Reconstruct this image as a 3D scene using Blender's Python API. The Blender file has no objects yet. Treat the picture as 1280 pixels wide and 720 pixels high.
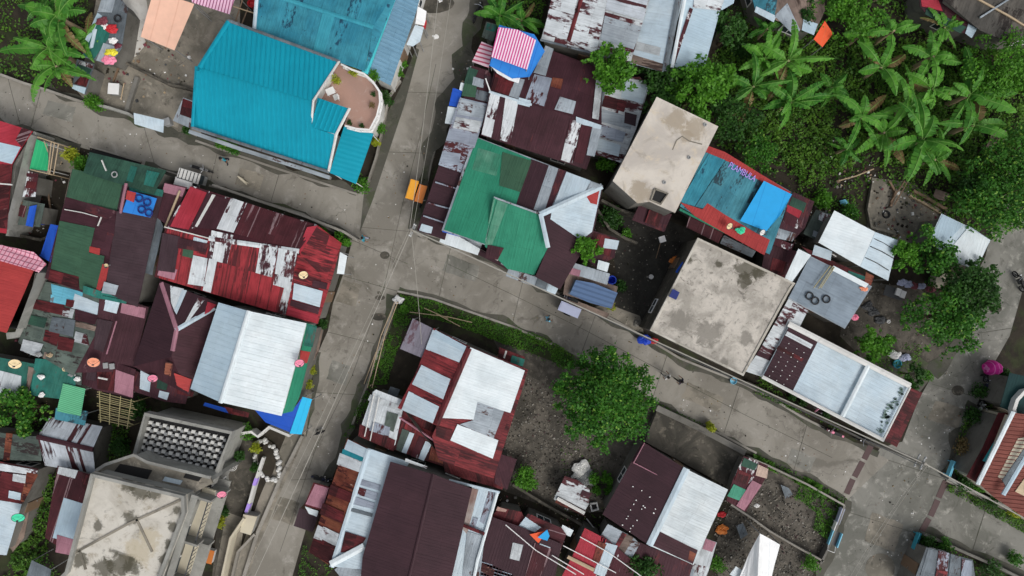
import bpy, bmesh, math, random
import numpy as np
from mathutils import Vector as V, Matrix, noise as mnoise
random.seed(7); RNG = np.random.default_rng(11)
sc = bpy.context.scene
C = bpy.data.collections.new('place'); sc.collection.children.link(C)
H = 55.0; FL = 880.0                      # drone height in metres, focal length in pixels of a 1280 px frame
def W(x, y, z=0.0):
    k = (H - z) / FL
    return V(((x - 640) * k, (360 - y) * k, z))
def pp(s): return [tuple(float(a) for a in p.split(',')) for p in s.split()]
def G2(s, z=0.0): return [W(x, y, z) for x, y in pp(s)]

# ------------------------------------------------------------------ materials
def lin(c):
    out = []
    for v in c:
        v /= 255.0
        out.append(v / 12.92 if v <= 0.04045 else ((v + 0.055) / 1.055) ** 2.4)
    return out
class G:
    def __init__(s, name):
        s.m = bpy.data.materials.new(name); s.m.use_nodes = True
        s.t = s.m.node_tree; s.t.nodes.clear()
        s.out = s.n('ShaderNodeOutputMaterial')
    def n(s, ty, **kw):
        nd = s.t.nodes.new(ty)
        for k, v in kw.items(): setattr(nd, k, v)
        return nd
    def L(s, a, b): s.t.links.new(a, b)
    def put(s, sock, v):
        if isinstance(v, (int, float)): sock.default_value = v
        elif isinstance(v, (tuple, list)):
            sock.default_value = (*v, 1) if len(v) == 3 and len(sock.default_value) == 4 else v
        else: s.L(v, sock)
    def op(s, o, a, b=0.0, c=0.0):
        nd = s.n('ShaderNodeMath', operation=o)
        for i, v in enumerate((a, b, c)): s.put(nd.inputs[i], v)
        return nd.outputs[0]
    def mix(s, f, a, b, mode='MIX'):
        nd = s.n('ShaderNodeMix', data_type='RGBA', blend_type=mode)
        s.put(nd.inputs[0], f); s.put(nd.inputs[6], a); s.put(nd.inputs[7], b)
        return nd.outputs[2]
    def noi(s, vec, scale, det=4.0, rough=0.6, dist=0.0):
        nd = s.n('ShaderNodeTexNoise'); s.L(vec, nd.inputs['Vector'])
        nd.inputs['Scale'].default_value = scale; nd.inputs['Detail'].default_value = det
        nd.inputs['Roughness'].default_value = rough; nd.inputs['Distortion'].default_value = dist
        return nd.outputs[0]
    def sm(s, v, lo, hi, a=0.0, b=1.0):
        nd = s.n('ShaderNodeMapRange', interpolation_type='SMOOTHSTEP')
        s.put(nd.inputs[0], v); s.put(nd.inputs[1], lo); s.put(nd.inputs[2], hi); s.put(nd.inputs[3], a); s.put(nd.inputs[4], b)
        return nd.outputs[0]
    def comb(s, x, y, z=0.0):
        nd = s.n('ShaderNodeCombineXYZ')
        for i, v in enumerate((x, y, z)): s.put(nd.inputs[i], v)
        return nd.outputs[0]
    def finish(s, col, rough=0.6, bump=None, bs=0.3, bd=0.02, metal=0.0, spec=0.4):
        b = s.n('ShaderNodeBsdfPrincipled')
        s.put(b.inputs['Base Color'], col); s.put(b.inputs['Roughness'], rough); s.put(b.inputs['Metallic'], metal)
        b.inputs['Specular IOR Level'].default_value = spec
        if bump is not None:
            bn = s.n('ShaderNodeBump'); bn.inputs['Strength'].default_value = bs; bn.inputs['Distance'].default_value = bd
            s.L(bump, bn.inputs['Height']); s.L(bn.outputs[0], b.inputs['Normal'])
        s.L(b.outputs[0], s.out.inputs[0]); return s.m
    def sc(s, col, f):
        nd = s.n('ShaderNodeVectorMath', operation='SCALE'); s.put(nd.inputs[0], col); s.put(nd.inputs[3], f)
        return nd.outputs[0]
MATS = {}
RUST = lin((112, 50, 42)); RUST2 = lin((140, 84, 58))
def metal(name, c1, c2=None, rust=0.0, rc=None, var=0.22, dirt=0.25, corr=0.2, rough=0.5, worn=0.0, wc=(190, 198, 204), seam=0.8, vs=0.42, ed=0.2, cs=None, streak=0.16, bs=0.22):
    g = G(name); c1 = lin(c1); c2 = lin(c2) if c2 else [v * 0.85 for v in c1]; rc = lin(rc) if rc else RUST
    tc = g.n('ShaderNodeTexCoord'); sp = g.n('ShaderNodeSeparateXYZ'); g.L(tc.outputs['UV'], sp.inputs[0])
    oi = g.n('ShaderNodeObjectInfo'); rnd = g.op('MULTIPLY', oi.outputs['Random'], 61.0)
    u, v = sp.outputs[0], sp.outputs[1]
    cu = g.op('FLOOR', g.op('DIVIDE', u, seam))
    wn0 = g.n('ShaderNodeTexWhiteNoise', noise_dimensions='2D'); g.L(g.comb(cu, rnd), wn0.inputs['Vector'])
    vv = g.op('ADD', g.op('DIVIDE', v, 2.3), g.op('MULTIPLY', wn0.outputs[0], 0.35)); cv = g.op('FLOOR', vv)
    wn = g.n('ShaderNodeTexWhiteNoise', noise_dimensions='3D'); g.L(g.comb(cu, cv, rnd), wn.inputs['Vector'])
    r1 = wn.outputs[0]; r1c = g.op('SUBTRACT', r1, 0.5)
    st = g.comb(u, g.op('MULTIPLY', v, vs), rnd)
    n1 = g.noi(st, 1.7, 6, 0.68); n2 = g.noi(st, 7.0, 4, 0.7); n3 = g.noi(g.comb(u, v, rnd), 0.45, 3)
    col = g.mix(g.sm(n3, 0.35, 0.65), c1, c2)
    col = g.sc(col, g.op('ADD', 1.0, g.op('MULTIPLY', r1c, var)))
    msum = g.op('ADD', g.op('ADD', g.op('MULTIPLY', n1, 0.65), g.op('MULTIPLY', n2, 0.35)), g.op('MULTIPLY', r1c, 0.30))
    if worn > 0:
        t = 0.5 + (0.5 - worn) * 0.42
        w2 = g.op('ADD', g.op('MULTIPLY', g.noi(g.comb(u, g.op('MULTIPLY', v, vs), g.op('ADD', rnd, 9.0)), 2.3, 6, 0.7), 0.8), g.op('MULTIPLY', r1, 0.2))
        col = g.mix(g.sm(w2, t - 0.015, t + 0.025), col, lin(wc))
    if rust > 0:
        t = 0.5 + (0.5 - rust) * 0.42
        rcol = g.mix(g.noi(st, 3.5, 4), rc, [rc[0] * .5, rc[1] * .5, rc[2] * .55])
        col = g.mix(g.sm(msum, t - 0.045, t + 0.03), col, rcol)
    if cs:
        wc_ = g.n('ShaderNodeTexWhiteNoise', noise_dimensions='2D'); g.L(g.comb(g.op('FLOOR', g.op('DIVIDE', g.op('ADD', u, g.op('MULTIPLY', g.op('SUBTRACT', n2, .5), .12)), cs[0])), rnd), wc_.inputs['Vector'])
        cm = g.op('MULTIPLY', g.op('GREATER_THAN', wc_.outputs[0], cs[1]), g.sm(g.op('ADD', g.op('MULTIPLY', n1, .7), g.op('MULTIPLY', n2, .3)), .42, .46))
        col = g.mix(cm, col, lin(cs[2]))
    fs = g.noi(g.comb(g.op('MULTIPLY', u, 9.0), g.op('MULTIPLY', v, 0.7), rnd), 1.0, 5, 0.7)
    col = g.sc(col, g.sm(fs, .32, .6, 1.0 - streak, 1.0))
    d = g.noi(g.comb(u, g.op('MULTIPLY', v, 0.6), g.op('ADD', rnd, 3.0)), 1.1, 6, 0.7)
    col = g.sc(col, g.sm(d, 0.3, 0.62, 1.0 - dirt, 1.0))
    fu = g.op('FRACT', g.op('DIVIDE', u, seam)); fv = g.op('FRACT', vv)
    edge = g.op('MAXIMUM', g.sm(fu, 0.0, 0.07, 1.0, 0.0), g.sm(fv, 0.0, 0.025, 1.0, 0.0))
    col = g.sc(col, g.op('SUBTRACT', 1.0, g.op('MULTIPLY', edge, ed)))
    wv = g.op('SINE', g.op('MULTIPLY', u, 2 * math.pi / corr))
    b = g.op('ADD', g.op('MULTIPLY', wv, 0.5), g.op('MULTIPLY', n2, 0.5))
    MATS[name] = g.finish(col, rough + .15, b, bs, 0.02, spec=0.2)
def conc(name, c1, c2, c3=None, s=1.0, stain=0.45, rough=0.85, crack=0.0, mot=0.5, moss=0.0, smc=(52, 50, 46), spots=()):
    g = G(name); c1, c2 = lin(c1), lin(c2); c3 = lin(c3) if c3 else c2
    tc = g.n('ShaderNodeTexCoord'); p = tc.outputs['Object']
    oi = g.n('ShaderNodeObjectInfo')
    mp = g.n('ShaderNodeVectorMath', operation='ADD'); g.L(p, mp.inputs[0]); g.L(g.comb(g.op('MULTIPLY', oi.outputs['Random'], 70.0), 3.0, 0.0), mp.inputs[1]); p = mp.outputs[0]
    a = g.noi(p, 0.22 * s, 5, 0.62, 0.6); b = g.noi(p, 1.0 * s, 6, 0.7, 0.4); c = g.noi(p, 9.0, 4, 0.75); f = g.noi(p, 30.0, 3, 0.8)
    col = g.mix(g.sm(a, 0.40, 0.60), c1, c2)
    col = g.mix(g.sm(b, 0.52, 0.72), col, c3)
    e = g.noi(p, 0.55 * s, 8, 0.74, 1.2)
    col = g.mix(g.op('MULTIPLY', g.sm(e, 0.55, 0.68), stain), col, lin(smc))
    if spots:
        ge = g.n('ShaderNodeNewGeometry'); wob = g.op('SUBTRACT', g.noi(ge.outputs['Position'], 1.6, 7, .72, .5), .5)
        for sx_, sy_, sz_, sr_, scol in spots:
            dn = g.n('ShaderNodeVectorMath', operation='DISTANCE'); g.L(ge.outputs['Position'], dn.inputs[0]); dn.inputs[1].default_value = W(sx_, sy_, sz_)
            mk = g.sm(g.op('ADD', dn.outputs['Value'], g.op('MULTIPLY', wob, 3.2 * sr_)), sr_ * .65, sr_ * 1.25, .8, 0.0); col = g.mix(mk, col, lin(scol))
    if moss > 0:
        col = g.mix(g.op('MULTIPLY', g.sm(g.noi(p, 0.35, 7, 0.7, 0.5), 0.52, 0.62), moss), col, lin((62, 78, 40)))
    col = g.sc(col, g.op('ADD', 1.0 - mot * 0.5, g.op('MULTIPLY', g.op('ADD', c, f), mot * 0.5)))
    if crack > 0:
        vo = g.n('ShaderNodeTexVoronoi', feature='DISTANCE_TO_EDGE'); vo.inputs['Scale'].default_value = 0.28
        ds = g.n('ShaderNodeTexNoise'); g.L(p, ds.inputs['Vector']); ds.inputs['Scale'].default_value = 1.2; ds.inputs['Detail'].default_value = 5
        va = g.n('ShaderNodeVectorMath', operation='MULTIPLY_ADD'); g.L(ds.outputs[1], va.inputs[0]); va.inputs[1].default_value = (1.6, 1.6, 0); g.L(p, va.inputs[2])
        g.L(va.outputs[0], vo.inputs['Vector'])
        k = g.op('MULTIPLY', g.sm(vo.outputs[0], 0.004, 0.014, 1.0, 0.0), g.sm(g.noi(p, 0.13, 2), 0.5, 0.6))
        col = g.sc(col, g.op('SUBTRACT', 1.0, g.op('MULTIPLY', k, crack)))
    MATS[name] = g.finish(col, rough, g.op('ADD', c, f), 0.25, 0.02, spec=0.2)
def plain(name, c, rough=0.6, metal=0.0, var=0.12, spec=0.4):
    g = G(name); tc = g.n('ShaderNodeTexCoord')
    n = g.noi(tc.outputs['Object'], 3.0, 5, 0.7)
    col = g.sc(lin(c), g.op('ADD', 1 - var, g.op('MULTIPLY', n, 2 * var)))
    MATS[name] = g.finish(col, rough, None, metal=metal, spec=spec)
def stripes(name, c1, c2, per, duty=0.5, axis=0, c3=None):
    g = G(name); tc = g.n('ShaderNodeTexCoord'); sp = g.n('ShaderNodeSeparateXYZ'); g.L(tc.outputs['UV'], sp.inputs[0])
    f = g.op('FRACT', g.op('DIVIDE', sp.outputs[axis], per))
    k = g.op('GREATER_THAN', f, duty); col = g.mix(k, lin(c1), lin(c2))
    if c3:
        f2 = g.op('FRACT', g.op('DIVIDE', sp.outputs[1 - axis], per)); col = g.mix(g.op('GREATER_THAN', f2, 0.82), col, lin(c3))
    col = g.sc(col, g.op('ADD', 0.85, g.op('MULTIPLY', g.noi(tc.outputs['UV'], 1.5, 4), 0.3)))
    MATS[name] = g.finish(col, 0.7)
def leafmat(name, a, b, scale=1.2, tr=0.3, c=None, isl=True):
    g = G(name); a, b = lin(a), lin(b); tc = g.n('ShaderNodeTexCoord'); ge = g.n('ShaderNodeNewGeometry')
    n = g.noi(tc.outputs['Object'], scale, 3); r = ge.outputs['Random Per Island'] if isl else g.n('ShaderNodeObjectInfo').outputs['Random']
    f = g.op('ADD', g.op('MULTIPLY', g.sm(n, 0.35, 0.65), 0.5), g.op('MULTIPLY', r, 0.5))
    col = g.mix(f, a, b)
    if c: col = g.mix(g.op('GREATER_THAN', r, 0.93), col, lin(c))
    d = g.n('ShaderNodeBsdfPrincipled'); g.L(col, d.inputs['Base Color']); d.inputs['Roughness'].default_value = 0.5; d.inputs['Specular IOR Level'].default_value = 0.25
    t = g.n('ShaderNodeBsdfTranslucent'); g.L(col, t.inputs[0]); mx = g.n('ShaderNodeMixShader'); mx.inputs[0].default_value = tr
    g.L(d.outputs[0], mx.inputs[1]); g.L(t.outputs[0], mx.inputs[2]); g.L(mx.outputs[0], g.out.inputs[0]); MATS[name] = g.m

# roofs (colours measured from the things themselves)
metal('teal', (16, 154, 178), (14, 148, 172), var=0.03, dirt=0.05, corr=0.34, seam=30.0, ed=0, streak=.04, bs=.7)
metal('cyan', (80, 205, 215), var=0.05, dirt=0.1, ed=.05); metal('cyan2', (66, 160, 178), (58, 150, 170), var=0.05, dirt=0.1, ed=.05)
metal('blueteal', (48, 130, 154), (62, 146, 166), rust=0.03, rc=(40, 90, 115), var=0.12, dirt=0.3, ed=.08)
metal('bluegrey', (118, 158, 182), (108, 148, 172), var=0.05, dirt=0.12, corr=0.3)
metal('white', (228, 237, 240), (216, 227, 231), var=0.04, dirt=0.14, rough=0.4, ed=.07, streak=.07)
metal('palewhite', (202, 217, 225), (190, 208, 219), var=0.07, dirt=0.16, ed=.09, streak=.1)
metal('paleblue', (184, 205, 217), (174, 196, 210), var=0.06, dirt=0.12, ed=.06, streak=.06)
metal('whiterust', (222, 229, 232), (205, 212, 216), rust=0.22, rc=(96, 50, 56), var=0.12, dirt=0.25, vs=.3)
metal('whiterust2', (212, 218, 221), (188, 195, 198), rust=0.27, rc=(96, 48, 52), var=0.2, dirt=0.4, vs=.28)
metal('whitechip', (226, 231, 233), (212, 218, 222), rust=0.29, rc=(84, 46, 54), var=0.2, dirt=0.25, vs=.3)
metal('galv', (172, 182, 190), (150, 160, 168), rust=0.06, rc=(96, 66, 60), var=0.2, dirt=0.25)
metal('galvdark', (118, 128, 135), (98, 106, 112), rust=0.1, rc=(80, 60, 55), var=0.25, dirt=0.35)
metal('galvrust', (165, 176, 190), (150, 158, 172), rust=0.26, rc=(92, 44, 46), var=0.25, dirt=0.25)
metal('maroon', (74, 44, 52), (64, 36, 43), rust=0.05, rc=(110, 58, 60), var=0.25, dirt=0.25, worn=.06, wc=(112, 84, 88))
metal('maroonclean', (66, 43, 50), (60, 39, 46), var=0.08, dirt=0.12)
metal('maroonchip', (82, 40, 48), (72, 34, 42), worn=0.24, wc=(214, 214, 216), var=0.2, dirt=0.25)
metal('maroonstreak', (84, 40, 46), (72, 36, 42), worn=0.06, wc=(150, 126, 130), var=0.15, dirt=0.3, vs=0.1, cs=(.08, .86, (140, 114, 118)))
metal('browngrey', (70, 54, 60), (62, 46, 52), var=0.12, dirt=0.2)
metal('red', (172, 56, 70), (160, 48, 60), var=0.08, dirt=0.12)
metal('redrust', (154, 62, 66), (128, 52, 56), rust=0.42, rc=(92, 42, 46), var=0.2, dirt=0.4, vs=0.12, cs=(.12, .72, (112, 46, 50)), streak=.28)
metal('brightred', (176, 66, 64), (168, 62, 62), var=0.06, dirt=0.1)
metal('redworn', (176, 60, 68), (158, 56, 62), rust=0.27, rc=(98, 44, 48), var=0.2, dirt=0.3, vs=0.12, cs=(.1, .86, (118, 46, 50)), streak=.25)
metal('redroof', (116, 48, 52), (94, 40, 44), rust=0.36, rc=(78, 38, 40), var=0.3, dirt=0.4, vs=.15, streak=.35, worn=.05, wc=(170, 130, 126))
metal('rustorange', (118, 58, 48), (146, 88, 66), worn=0.16, wc=(196, 170, 150), rust=.3, rc=(82, 40, 38), var=0.3, dirt=0.45, streak=.35)
metal('pink', (178, 128, 142), (164, 116, 130), var=0.12, dirt=0.2)
metal('green', (46, 132, 104), (52, 142, 112), var=0.05, dirt=0.1)
metal('greenworn', (62, 132, 106), (96, 152, 128), worn=0.1, wc=(140, 176, 160), var=0.14, dirt=0.25)
metal('darkgreen', (64, 98, 76), (60, 94, 74), var=0.12, dirt=0.2)
metal('darkgreen2', (48, 76, 66), (56, 92, 76), var=0.35, dirt=0.3)
metal('tealgreen', (46, 122, 112), (52, 112, 100), rust=0.08, rc=(100, 110, 100), var=0.15, dirt=0.35)
metal('tealpale', (62, 128, 146), (80, 150, 166), rust=0.3, rc=(58, 86, 96), var=0.2, dirt=0.3)
metal('stripedrust', (200, 208, 216), (190, 198, 206), rust=0.06, rc=(72, 36, 42), var=0.12, dirt=0.25, vs=0.1, cs=(.26, .66, (76, 42, 46)))
metal('greygreen', (104, 116, 108), (84, 96, 90), rust=0.2, rc=(70, 62, 60), var=0.35, dirt=0.4)
metal('skyblue', (112, 190, 214), (120, 198, 220), rust=0.15, rc=(140, 150, 155), var=0.15, dirt=0.2)
metal('browntile', (136, 78, 68), (120, 66, 58), var=0.08, dirt=0.25, corr=0.25)
metal('woodsheet', (150, 132, 120), (120, 104, 96), rust=0.2, rc=(86, 70, 62), var=0.3, dirt=0.4, vs=0.1)
metal('bluegrey2', (142, 156, 168), (132, 146, 158), var=0.12, dirt=0.22, corr=.6, seam=2.0)
metal('greyruin', (96, 92, 86), (78, 76, 72), rust=.2, rc=(60, 54, 50), var=.3, dirt=.45)
metal('lilacgrey', (138, 134, 144), (124, 120, 132), rust=.12, rc=(120, 96, 104), var=.12, dirt=.25)
metal('tealp2', (44, 142, 156), var=.1, dirt=.15)
metal('rustworn', (150, 118, 108), (176, 168, 164), rust=.25, rc=(120, 70, 58), var=.2, dirt=.3, vs=.2)
metal('peachtile', (196, 160, 148), var=.1, dirt=.3)
metal('white2', (214, 222, 224), (200, 210, 214), rust=.0, var=.08, dirt=.14)
metal('greentile', (70, 150, 122), (80, 160, 132), var=.1, dirt=.2)
metal('peachsheet', (200, 176, 160), (180, 158, 146), var=.2, dirt=.35)
metal('creamtile', (206, 188, 158), (196, 176, 148), var=.1, dirt=.25); metal('peachw', (206, 188, 158), var=.1, dirt=.25)
metal('darkteal', (22, 58, 58), (20, 50, 52), var=.06, dirt=.15)
metal('darkcrate', (62, 54, 46), (48, 44, 38), var=.4, dirt=.5)
stripes('bluetarp', (40, 128, 212), (34, 112, 200), 0.7, 0.93); stripes('deepblue', (28, 84, 190), (24, 78, 180), 0.8, 0.92)
stripes('brighttarp', (32, 160, 224), (24, 146, 212), 1.6, 0.96); stripes('cyantarp', (28, 178, 226), (28, 168, 216), 1.0, 0.95)
stripes('tentwhite', (238, 240, 240), (228, 232, 233), 1.2, 0.9); stripes('pinkstripe', (236, 214, 230), (202, 72, 140), 0.2, 0.5)
stripes('pinkstripe2', (232, 190, 212), (150, 60, 110), 0.24, 0.7); stripes('redstripe', (226, 196, 206), (186, 74, 104), 0.3, 0.62)
stripes('pinkcheck', (226, 170, 186), (190, 96, 120), 0.32, 0.75, c3=(150, 92, 112)); stripes('peach', (236, 190, 166), (228, 178, 154), 1.3, 0.93)
stripes('greentarp', (38, 164, 108), (60, 180, 120), 0.3, 0.88); stripes('orangetarp', (232, 92, 50), (226, 100, 60), 0.8, 0.9)
stripes('denim', (84, 110, 146), (70, 94, 128), 0.35, 0.6); stripes('reed', (104, 186, 140), (74, 150, 112), 0.14, 0.6, axis=1)
stripes('magenta', (214, 40, 150), (232, 130, 196), 0.3, 0.85)
# concrete, earth, plaster
conc('road', (150, 146, 137), (128, 124, 115), (162, 158, 150), stain=0.6, crack=0.22, mot=0.3, smc=(84, 80, 72), s=.8)
conc('roadwet', (132, 131, 124), (108, 108, 101), (166, 164, 156), stain=0.6, crack=0.22, mot=0.35, s=1.2, smc=(76, 75, 68))
conc('roadedge', (92, 90, 82), (78, 78, 70), (104, 102, 92), stain=0.6, mot=0.6, moss=0.5)
conc('roofbeige', (208, 201, 190), (184, 177, 168), (202, 190, 170), stain=0.4, mot=0.18, spots=((845, 152, 6.0, 0.8, (160, 148, 130)), (868, 162, 6.0, 0.7, (160, 148, 130)), (858, 172, 6.0, 0.5, (160, 148, 130)), (800, 240, 6.0, 0.8, (160, 148, 130))), s=1.2, smc=(132, 122, 106))
conc('roofgrey', (196, 190, 180), (160, 155, 146), (138, 134, 127), stain=0.75, mot=0.6, s=2.6, smc=(92, 88, 80), spots=((936, 336, 4.7, 0.95, (74, 71, 58)), (931, 352, 4.7, 0.6, (74, 71, 58)), (948, 341, 4.7, 0.5, (74, 71, 58)), (898, 330, 4.7, 0.25, (74, 71, 58)), (858, 324, 4.7, 0.35, (74, 71, 58)), (932, 422, 4.7, 0.5, (128, 124, 116)), (905, 455, 4.7, 0.4, (128, 124, 116)), (850, 400, 4.7, 0.8, (128, 124, 116)), (885, 415, 4.7, 0.9, (128, 124, 116))))
conc('roofpale', (202, 198, 188), (176, 171, 160), (160, 152, 136), stain=0.75, mot=0.35, s=1.5, smc=(96, 94, 86), spots=((172, 690, 7.4, 1.0, (186, 176, 154)), (188, 672, 7.4, 0.7, (186, 176, 154)), (160, 606, 7.4, 0.5, (74, 71, 58)), (176, 611, 7.4, 0.7, (74, 71, 58)), (194, 617, 7.4, 0.5, (74, 71, 58)), (150, 706, 7.4, 0.9, (74, 71, 58)), (130, 712, 7.4, 0.7, (74, 71, 58)), (166, 708, 7.4, 0.6, (74, 71, 58)), (122, 657, 7.4, 0.4, (74, 71, 58)), (222, 638, 7.4, 0.3, (74, 71, 58)), (216, 658, 7.4, 0.35, (74, 71, 58)), (211, 680, 7.4, 0.3, (74, 71, 58)), (205, 700, 7.4, 0.4, (74, 71, 58)), (100, 700, 7.4, 0.5, (74, 71, 58)), (163, 648, 7.4, 0.45, (74, 71, 58))))
conc('slab', (142, 136, 124), (112, 108, 98), (160, 153, 140), stain=0.65, mot=0.5, s=1.6)
conc('slabdark', (92, 88, 80), (66, 64, 58), (122, 116, 104), stain=0.7, mot=0.6, s=1.8)
conc('mossy', (78, 74, 60), (62, 60, 48), (96, 92, 76), stain=0.5, mot=0.8); conc('ochre', (176, 160, 130), (166, 150, 124), (190, 178, 152), stain=0.2, mot=0.4)
conc('limeslab', (206, 204, 198), (190, 186, 178), stain=0.2, mot=0.2)
conc('block', (124, 122, 116), (106, 104, 98), stain=0.5, mot=0.5)
conc('plaster', (158, 158, 152), (138, 138, 133), stain=0.45, mot=0.3, s=2, smc=(96, 96, 92))
conc('cream', (206, 198, 176), (196, 188, 168), stain=0.25, mot=0.2)
conc('kerb', (158, 154, 146), (134, 130, 122), stain=0.5, mot=0.5)
conc('terracotta', (176, 142, 128), (166, 136, 124), (190, 170, 160), stain=0.2, mot=0.3)
conc('dirt', (54, 49, 41), (42, 38, 32), (64, 58, 48), stain=0.6, mot=0.9, s=2.5, moss=0.35, smc=(34, 30, 26))
conc('yard', (98, 93, 85), (68, 65, 59), (118, 112, 102), stain=0.7, mot=1.3, s=2.5, smc=(52, 48, 42))
conc('yarddark', (58, 57, 53), (46, 45, 42), (70, 69, 64), stain=0.6, mot=0.8, s=2.5, smc=(36, 35, 33))
conc('grass', (52, 64, 34), (46, 50, 32), (58, 78, 38), stain=0.4, mot=0.9, s=3)
conc('whitewash', (218, 218, 214), (204, 204, 200), stain=0.2, mot=0.2)
for nm, c in dict(black=(24, 24, 26), darkpit=(20, 20, 20), whitep=(232, 232, 230), grey=(150, 152, 152), dkgrey=(70, 72, 74), blue=(30, 70, 190), ltblue=(120, 190, 216), redp=(190, 44, 52), orange=(238, 168, 52), orange2=(206, 122, 56),
        yellow=(222, 212, 60), pinkp=(238, 142, 170), mint=(70, 214, 168), creamp=(236, 214, 170), peachp=(240, 160, 126), wood=(126, 104, 84), woodpale=(176, 156, 128), bamboo=(168, 158, 116), skin=(150, 104, 78), hair=(22, 18, 16),
        navy=(30, 34, 60), tealp=(54, 150, 170), bark=(92, 78, 62), purple=(178, 150, 236), glass=(46, 56, 62), rubber=(30, 30, 33), cloth1=(170, 176, 200), cloth2=(120, 60, 70), mark=(74, 50, 50), bluering=(22, 40, 110), cable=(160, 157, 148), greenstain=(92, 116, 108), rebar=(98, 68, 52), maroonp=(96, 36, 50), cyanp=(110, 190, 216)).items():
    plain(nm, c)
plain('chrome', (190, 192, 196), 0.25, 0.8)
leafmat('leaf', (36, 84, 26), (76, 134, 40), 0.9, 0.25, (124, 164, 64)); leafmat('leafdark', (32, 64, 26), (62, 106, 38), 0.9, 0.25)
leafmat('leafbright', (56, 108, 28), (98, 156, 44), 1.5, 0.3); leafmat('leafyellow', (140, 156, 40), (186, 190, 60), 1.5, 0.35)
leafmat('banana', (44, 104, 36), (108, 170, 60), 1.1, 0.25, isl=False); leafmat('bananarib', (104, 150, 72), (126, 168, 84), 0.5, 0.1); leafmat('under', (46, 88, 30), (104, 148, 50), 0.5, 0.25, (104, 140, 52))
leafmat('grassm', (60, 104, 38), (96, 148, 46), 0.8, 0.3); leafmat('dryleaf', (116, 96, 60), (140, 124, 84), 0.8, 0.2)

# ------------------------------------------------------------------ mesh building
class MB:
    def __init__(s): s.v = []; s.f = []; s.m = []; s.uv = []
    def face(s, pts, mat=None, uv=None):
        b = len(s.v); s.v.extend([V(p) for p in pts]); s.f.append(list(range(b, b + len(pts)))); s.m.append(mat); s.uv.append(uv or [(p[0], p[1]) for p in pts])
    def prism(s, bot, top, mat=None, cap=True, side=None):
        n = len(bot)
        if cap: s.face(top, mat); s.face(bot[::-1], mat)
        for i in range(n):
            j = (i + 1) % n; L = (bot[j] - bot[i]).length
            s.face([bot[i], bot[j], top[j], top[i]], side or mat, [(0, bot[i].z), (L, bot[j].z), (L, top[j].z), (0, top[i].z)])
    def box(s, c, sx, sy, sz, rz=0.0, mat=None, tilt=None):
        R = Matrix.Rotation(rz, 3, 'Z')
        if tilt is not None: R = R @ tilt
        c = V(c); P = [c + R @ V((x * sx / 2, y * sy / 2, z * sz / 2)) for z in (-1, 1) for x, y in ((-1, -1), (1, -1), (1, 1), (-1, 1))]
        for q in ((3, 2, 1, 0), (4, 5, 6, 7), (0, 1, 5, 4), (1, 2, 6, 5), (2, 3, 7, 6), (3, 0, 4, 7)): s.face([P[i] for i in q], mat)
    def tube(s, pts, rad, n=6, mat=None, caps=True):
        pts = [V(p) for p in pts]
        if not isinstance(rad, (list, tuple)): rad = [rad] * len(pts)
        rings = []
        for i, p in enumerate(pts):
            d = (pts[min(i + 1, len(pts) - 1)] - pts[max(i - 1, 0)]).normalized()
            a = d.orthogonal().normalized() if i == 0 else (a - d * a.dot(d)).normalized()
            b = d.cross(a); rings.append([p + (a * math.cos(t) + b * math.sin(t)) * rad[i] for t in [2 * math.pi * k / n for k in range(n)]])
        for i in range(len(rings) - 1):
            for k in range(n):
                l = (k + 1) % n; s.face([rings[i][k], rings[i][l], rings[i + 1][l], rings[i + 1][k]], mat)
        if caps: s.face(rings[0][::-1], mat); s.face(rings[-1], mat)
    def lathe(s, c, prof, n=16, mat=None, R=None):
        c = V(c); R = R or Matrix.Identity(3); rings = [[c + R @ V((r * math.cos(2 * math.pi * k / n), r * math.sin(2 * math.pi * k / n), z)) for k in range(n)] for r, z in prof]
        for i in range(len(rings) - 1):
            for k in range(n):
                l = (k + 1) % n; s.face([rings[i][k], rings[i][l], rings[i + 1][l], rings[i + 1][k]], mat)
        if prof[0][0] > 1e-4: s.face(rings[0][::-1], mat)
        if prof[-1][0] > 1e-4: s.face(rings[-1], mat)
    def torus(s, c, R_, r, n=18, m=8, mat=None, T=None):
        c = V(c); T = T or Matrix.Identity(3)
        P = [[c + T @ V(((R_ + r * math.cos(b)) * math.cos(a), (R_ + r * math.cos(b)) * math.sin(a), r * math.sin(b))) for b in [2 * math.pi * j / m for j in range(m)]] for a in [2 * math.pi * i / n for i in range(n)]]
        for i in range(n):
            for j in range(m): s.face([P[i][j], P[(i + 1) % n][j], P[(i + 1) % n][(j + 1) % m], P[i][(j + 1) % m]], mat)
    def build(s, name, mat=None, parent=None, org=None, smooth=False, weld=False):
        if org is None: org = V(parent['_o']) if parent is not None and '_o' in parent else V((0, 0, 0))
        me = bpy.data.meshes.new(name); me.from_pydata([tuple(p - org) for p in s.v], [], s.f)
        names = []
        for m in s.m:
            m = m or mat
            if m not in names: names.append(m)
        for m in names: me.materials.append(MATS[m])
        me.polygons.foreach_set('material_index', [names.index(m or mat) for m in s.m])
        ul = me.uv_layers.new(name='UVMap'); flat = [c for f in s.uv for t in f for c in t[:2]]
        ul.data.foreach_set('uv', flat)
        if smooth or weld:
            bm = bmesh.new(); bm.from_mesh(me); bmesh.ops.remove_doubles(bm, verts=bm.verts, dist=0.0005)
            bmesh.ops.recalc_face_normals(bm, faces=bm.faces); bm.to_mesh(me); bm.free()
        if smooth:
            for p in me.polygons: p.use_smooth = True
        o = bpy.data.objects.new(name, me); C.objects.link(o)
        if parent is not None: o.parent = parent
        else: o.location = org
        o['_o'] = list(org); return o
def tag(o, label, cat, group=None, kind=None):
    o['label'] = label; o['category'] = cat
    if group: o['group'] = group
    if kind: o['kind'] = kind
    return o
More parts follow.
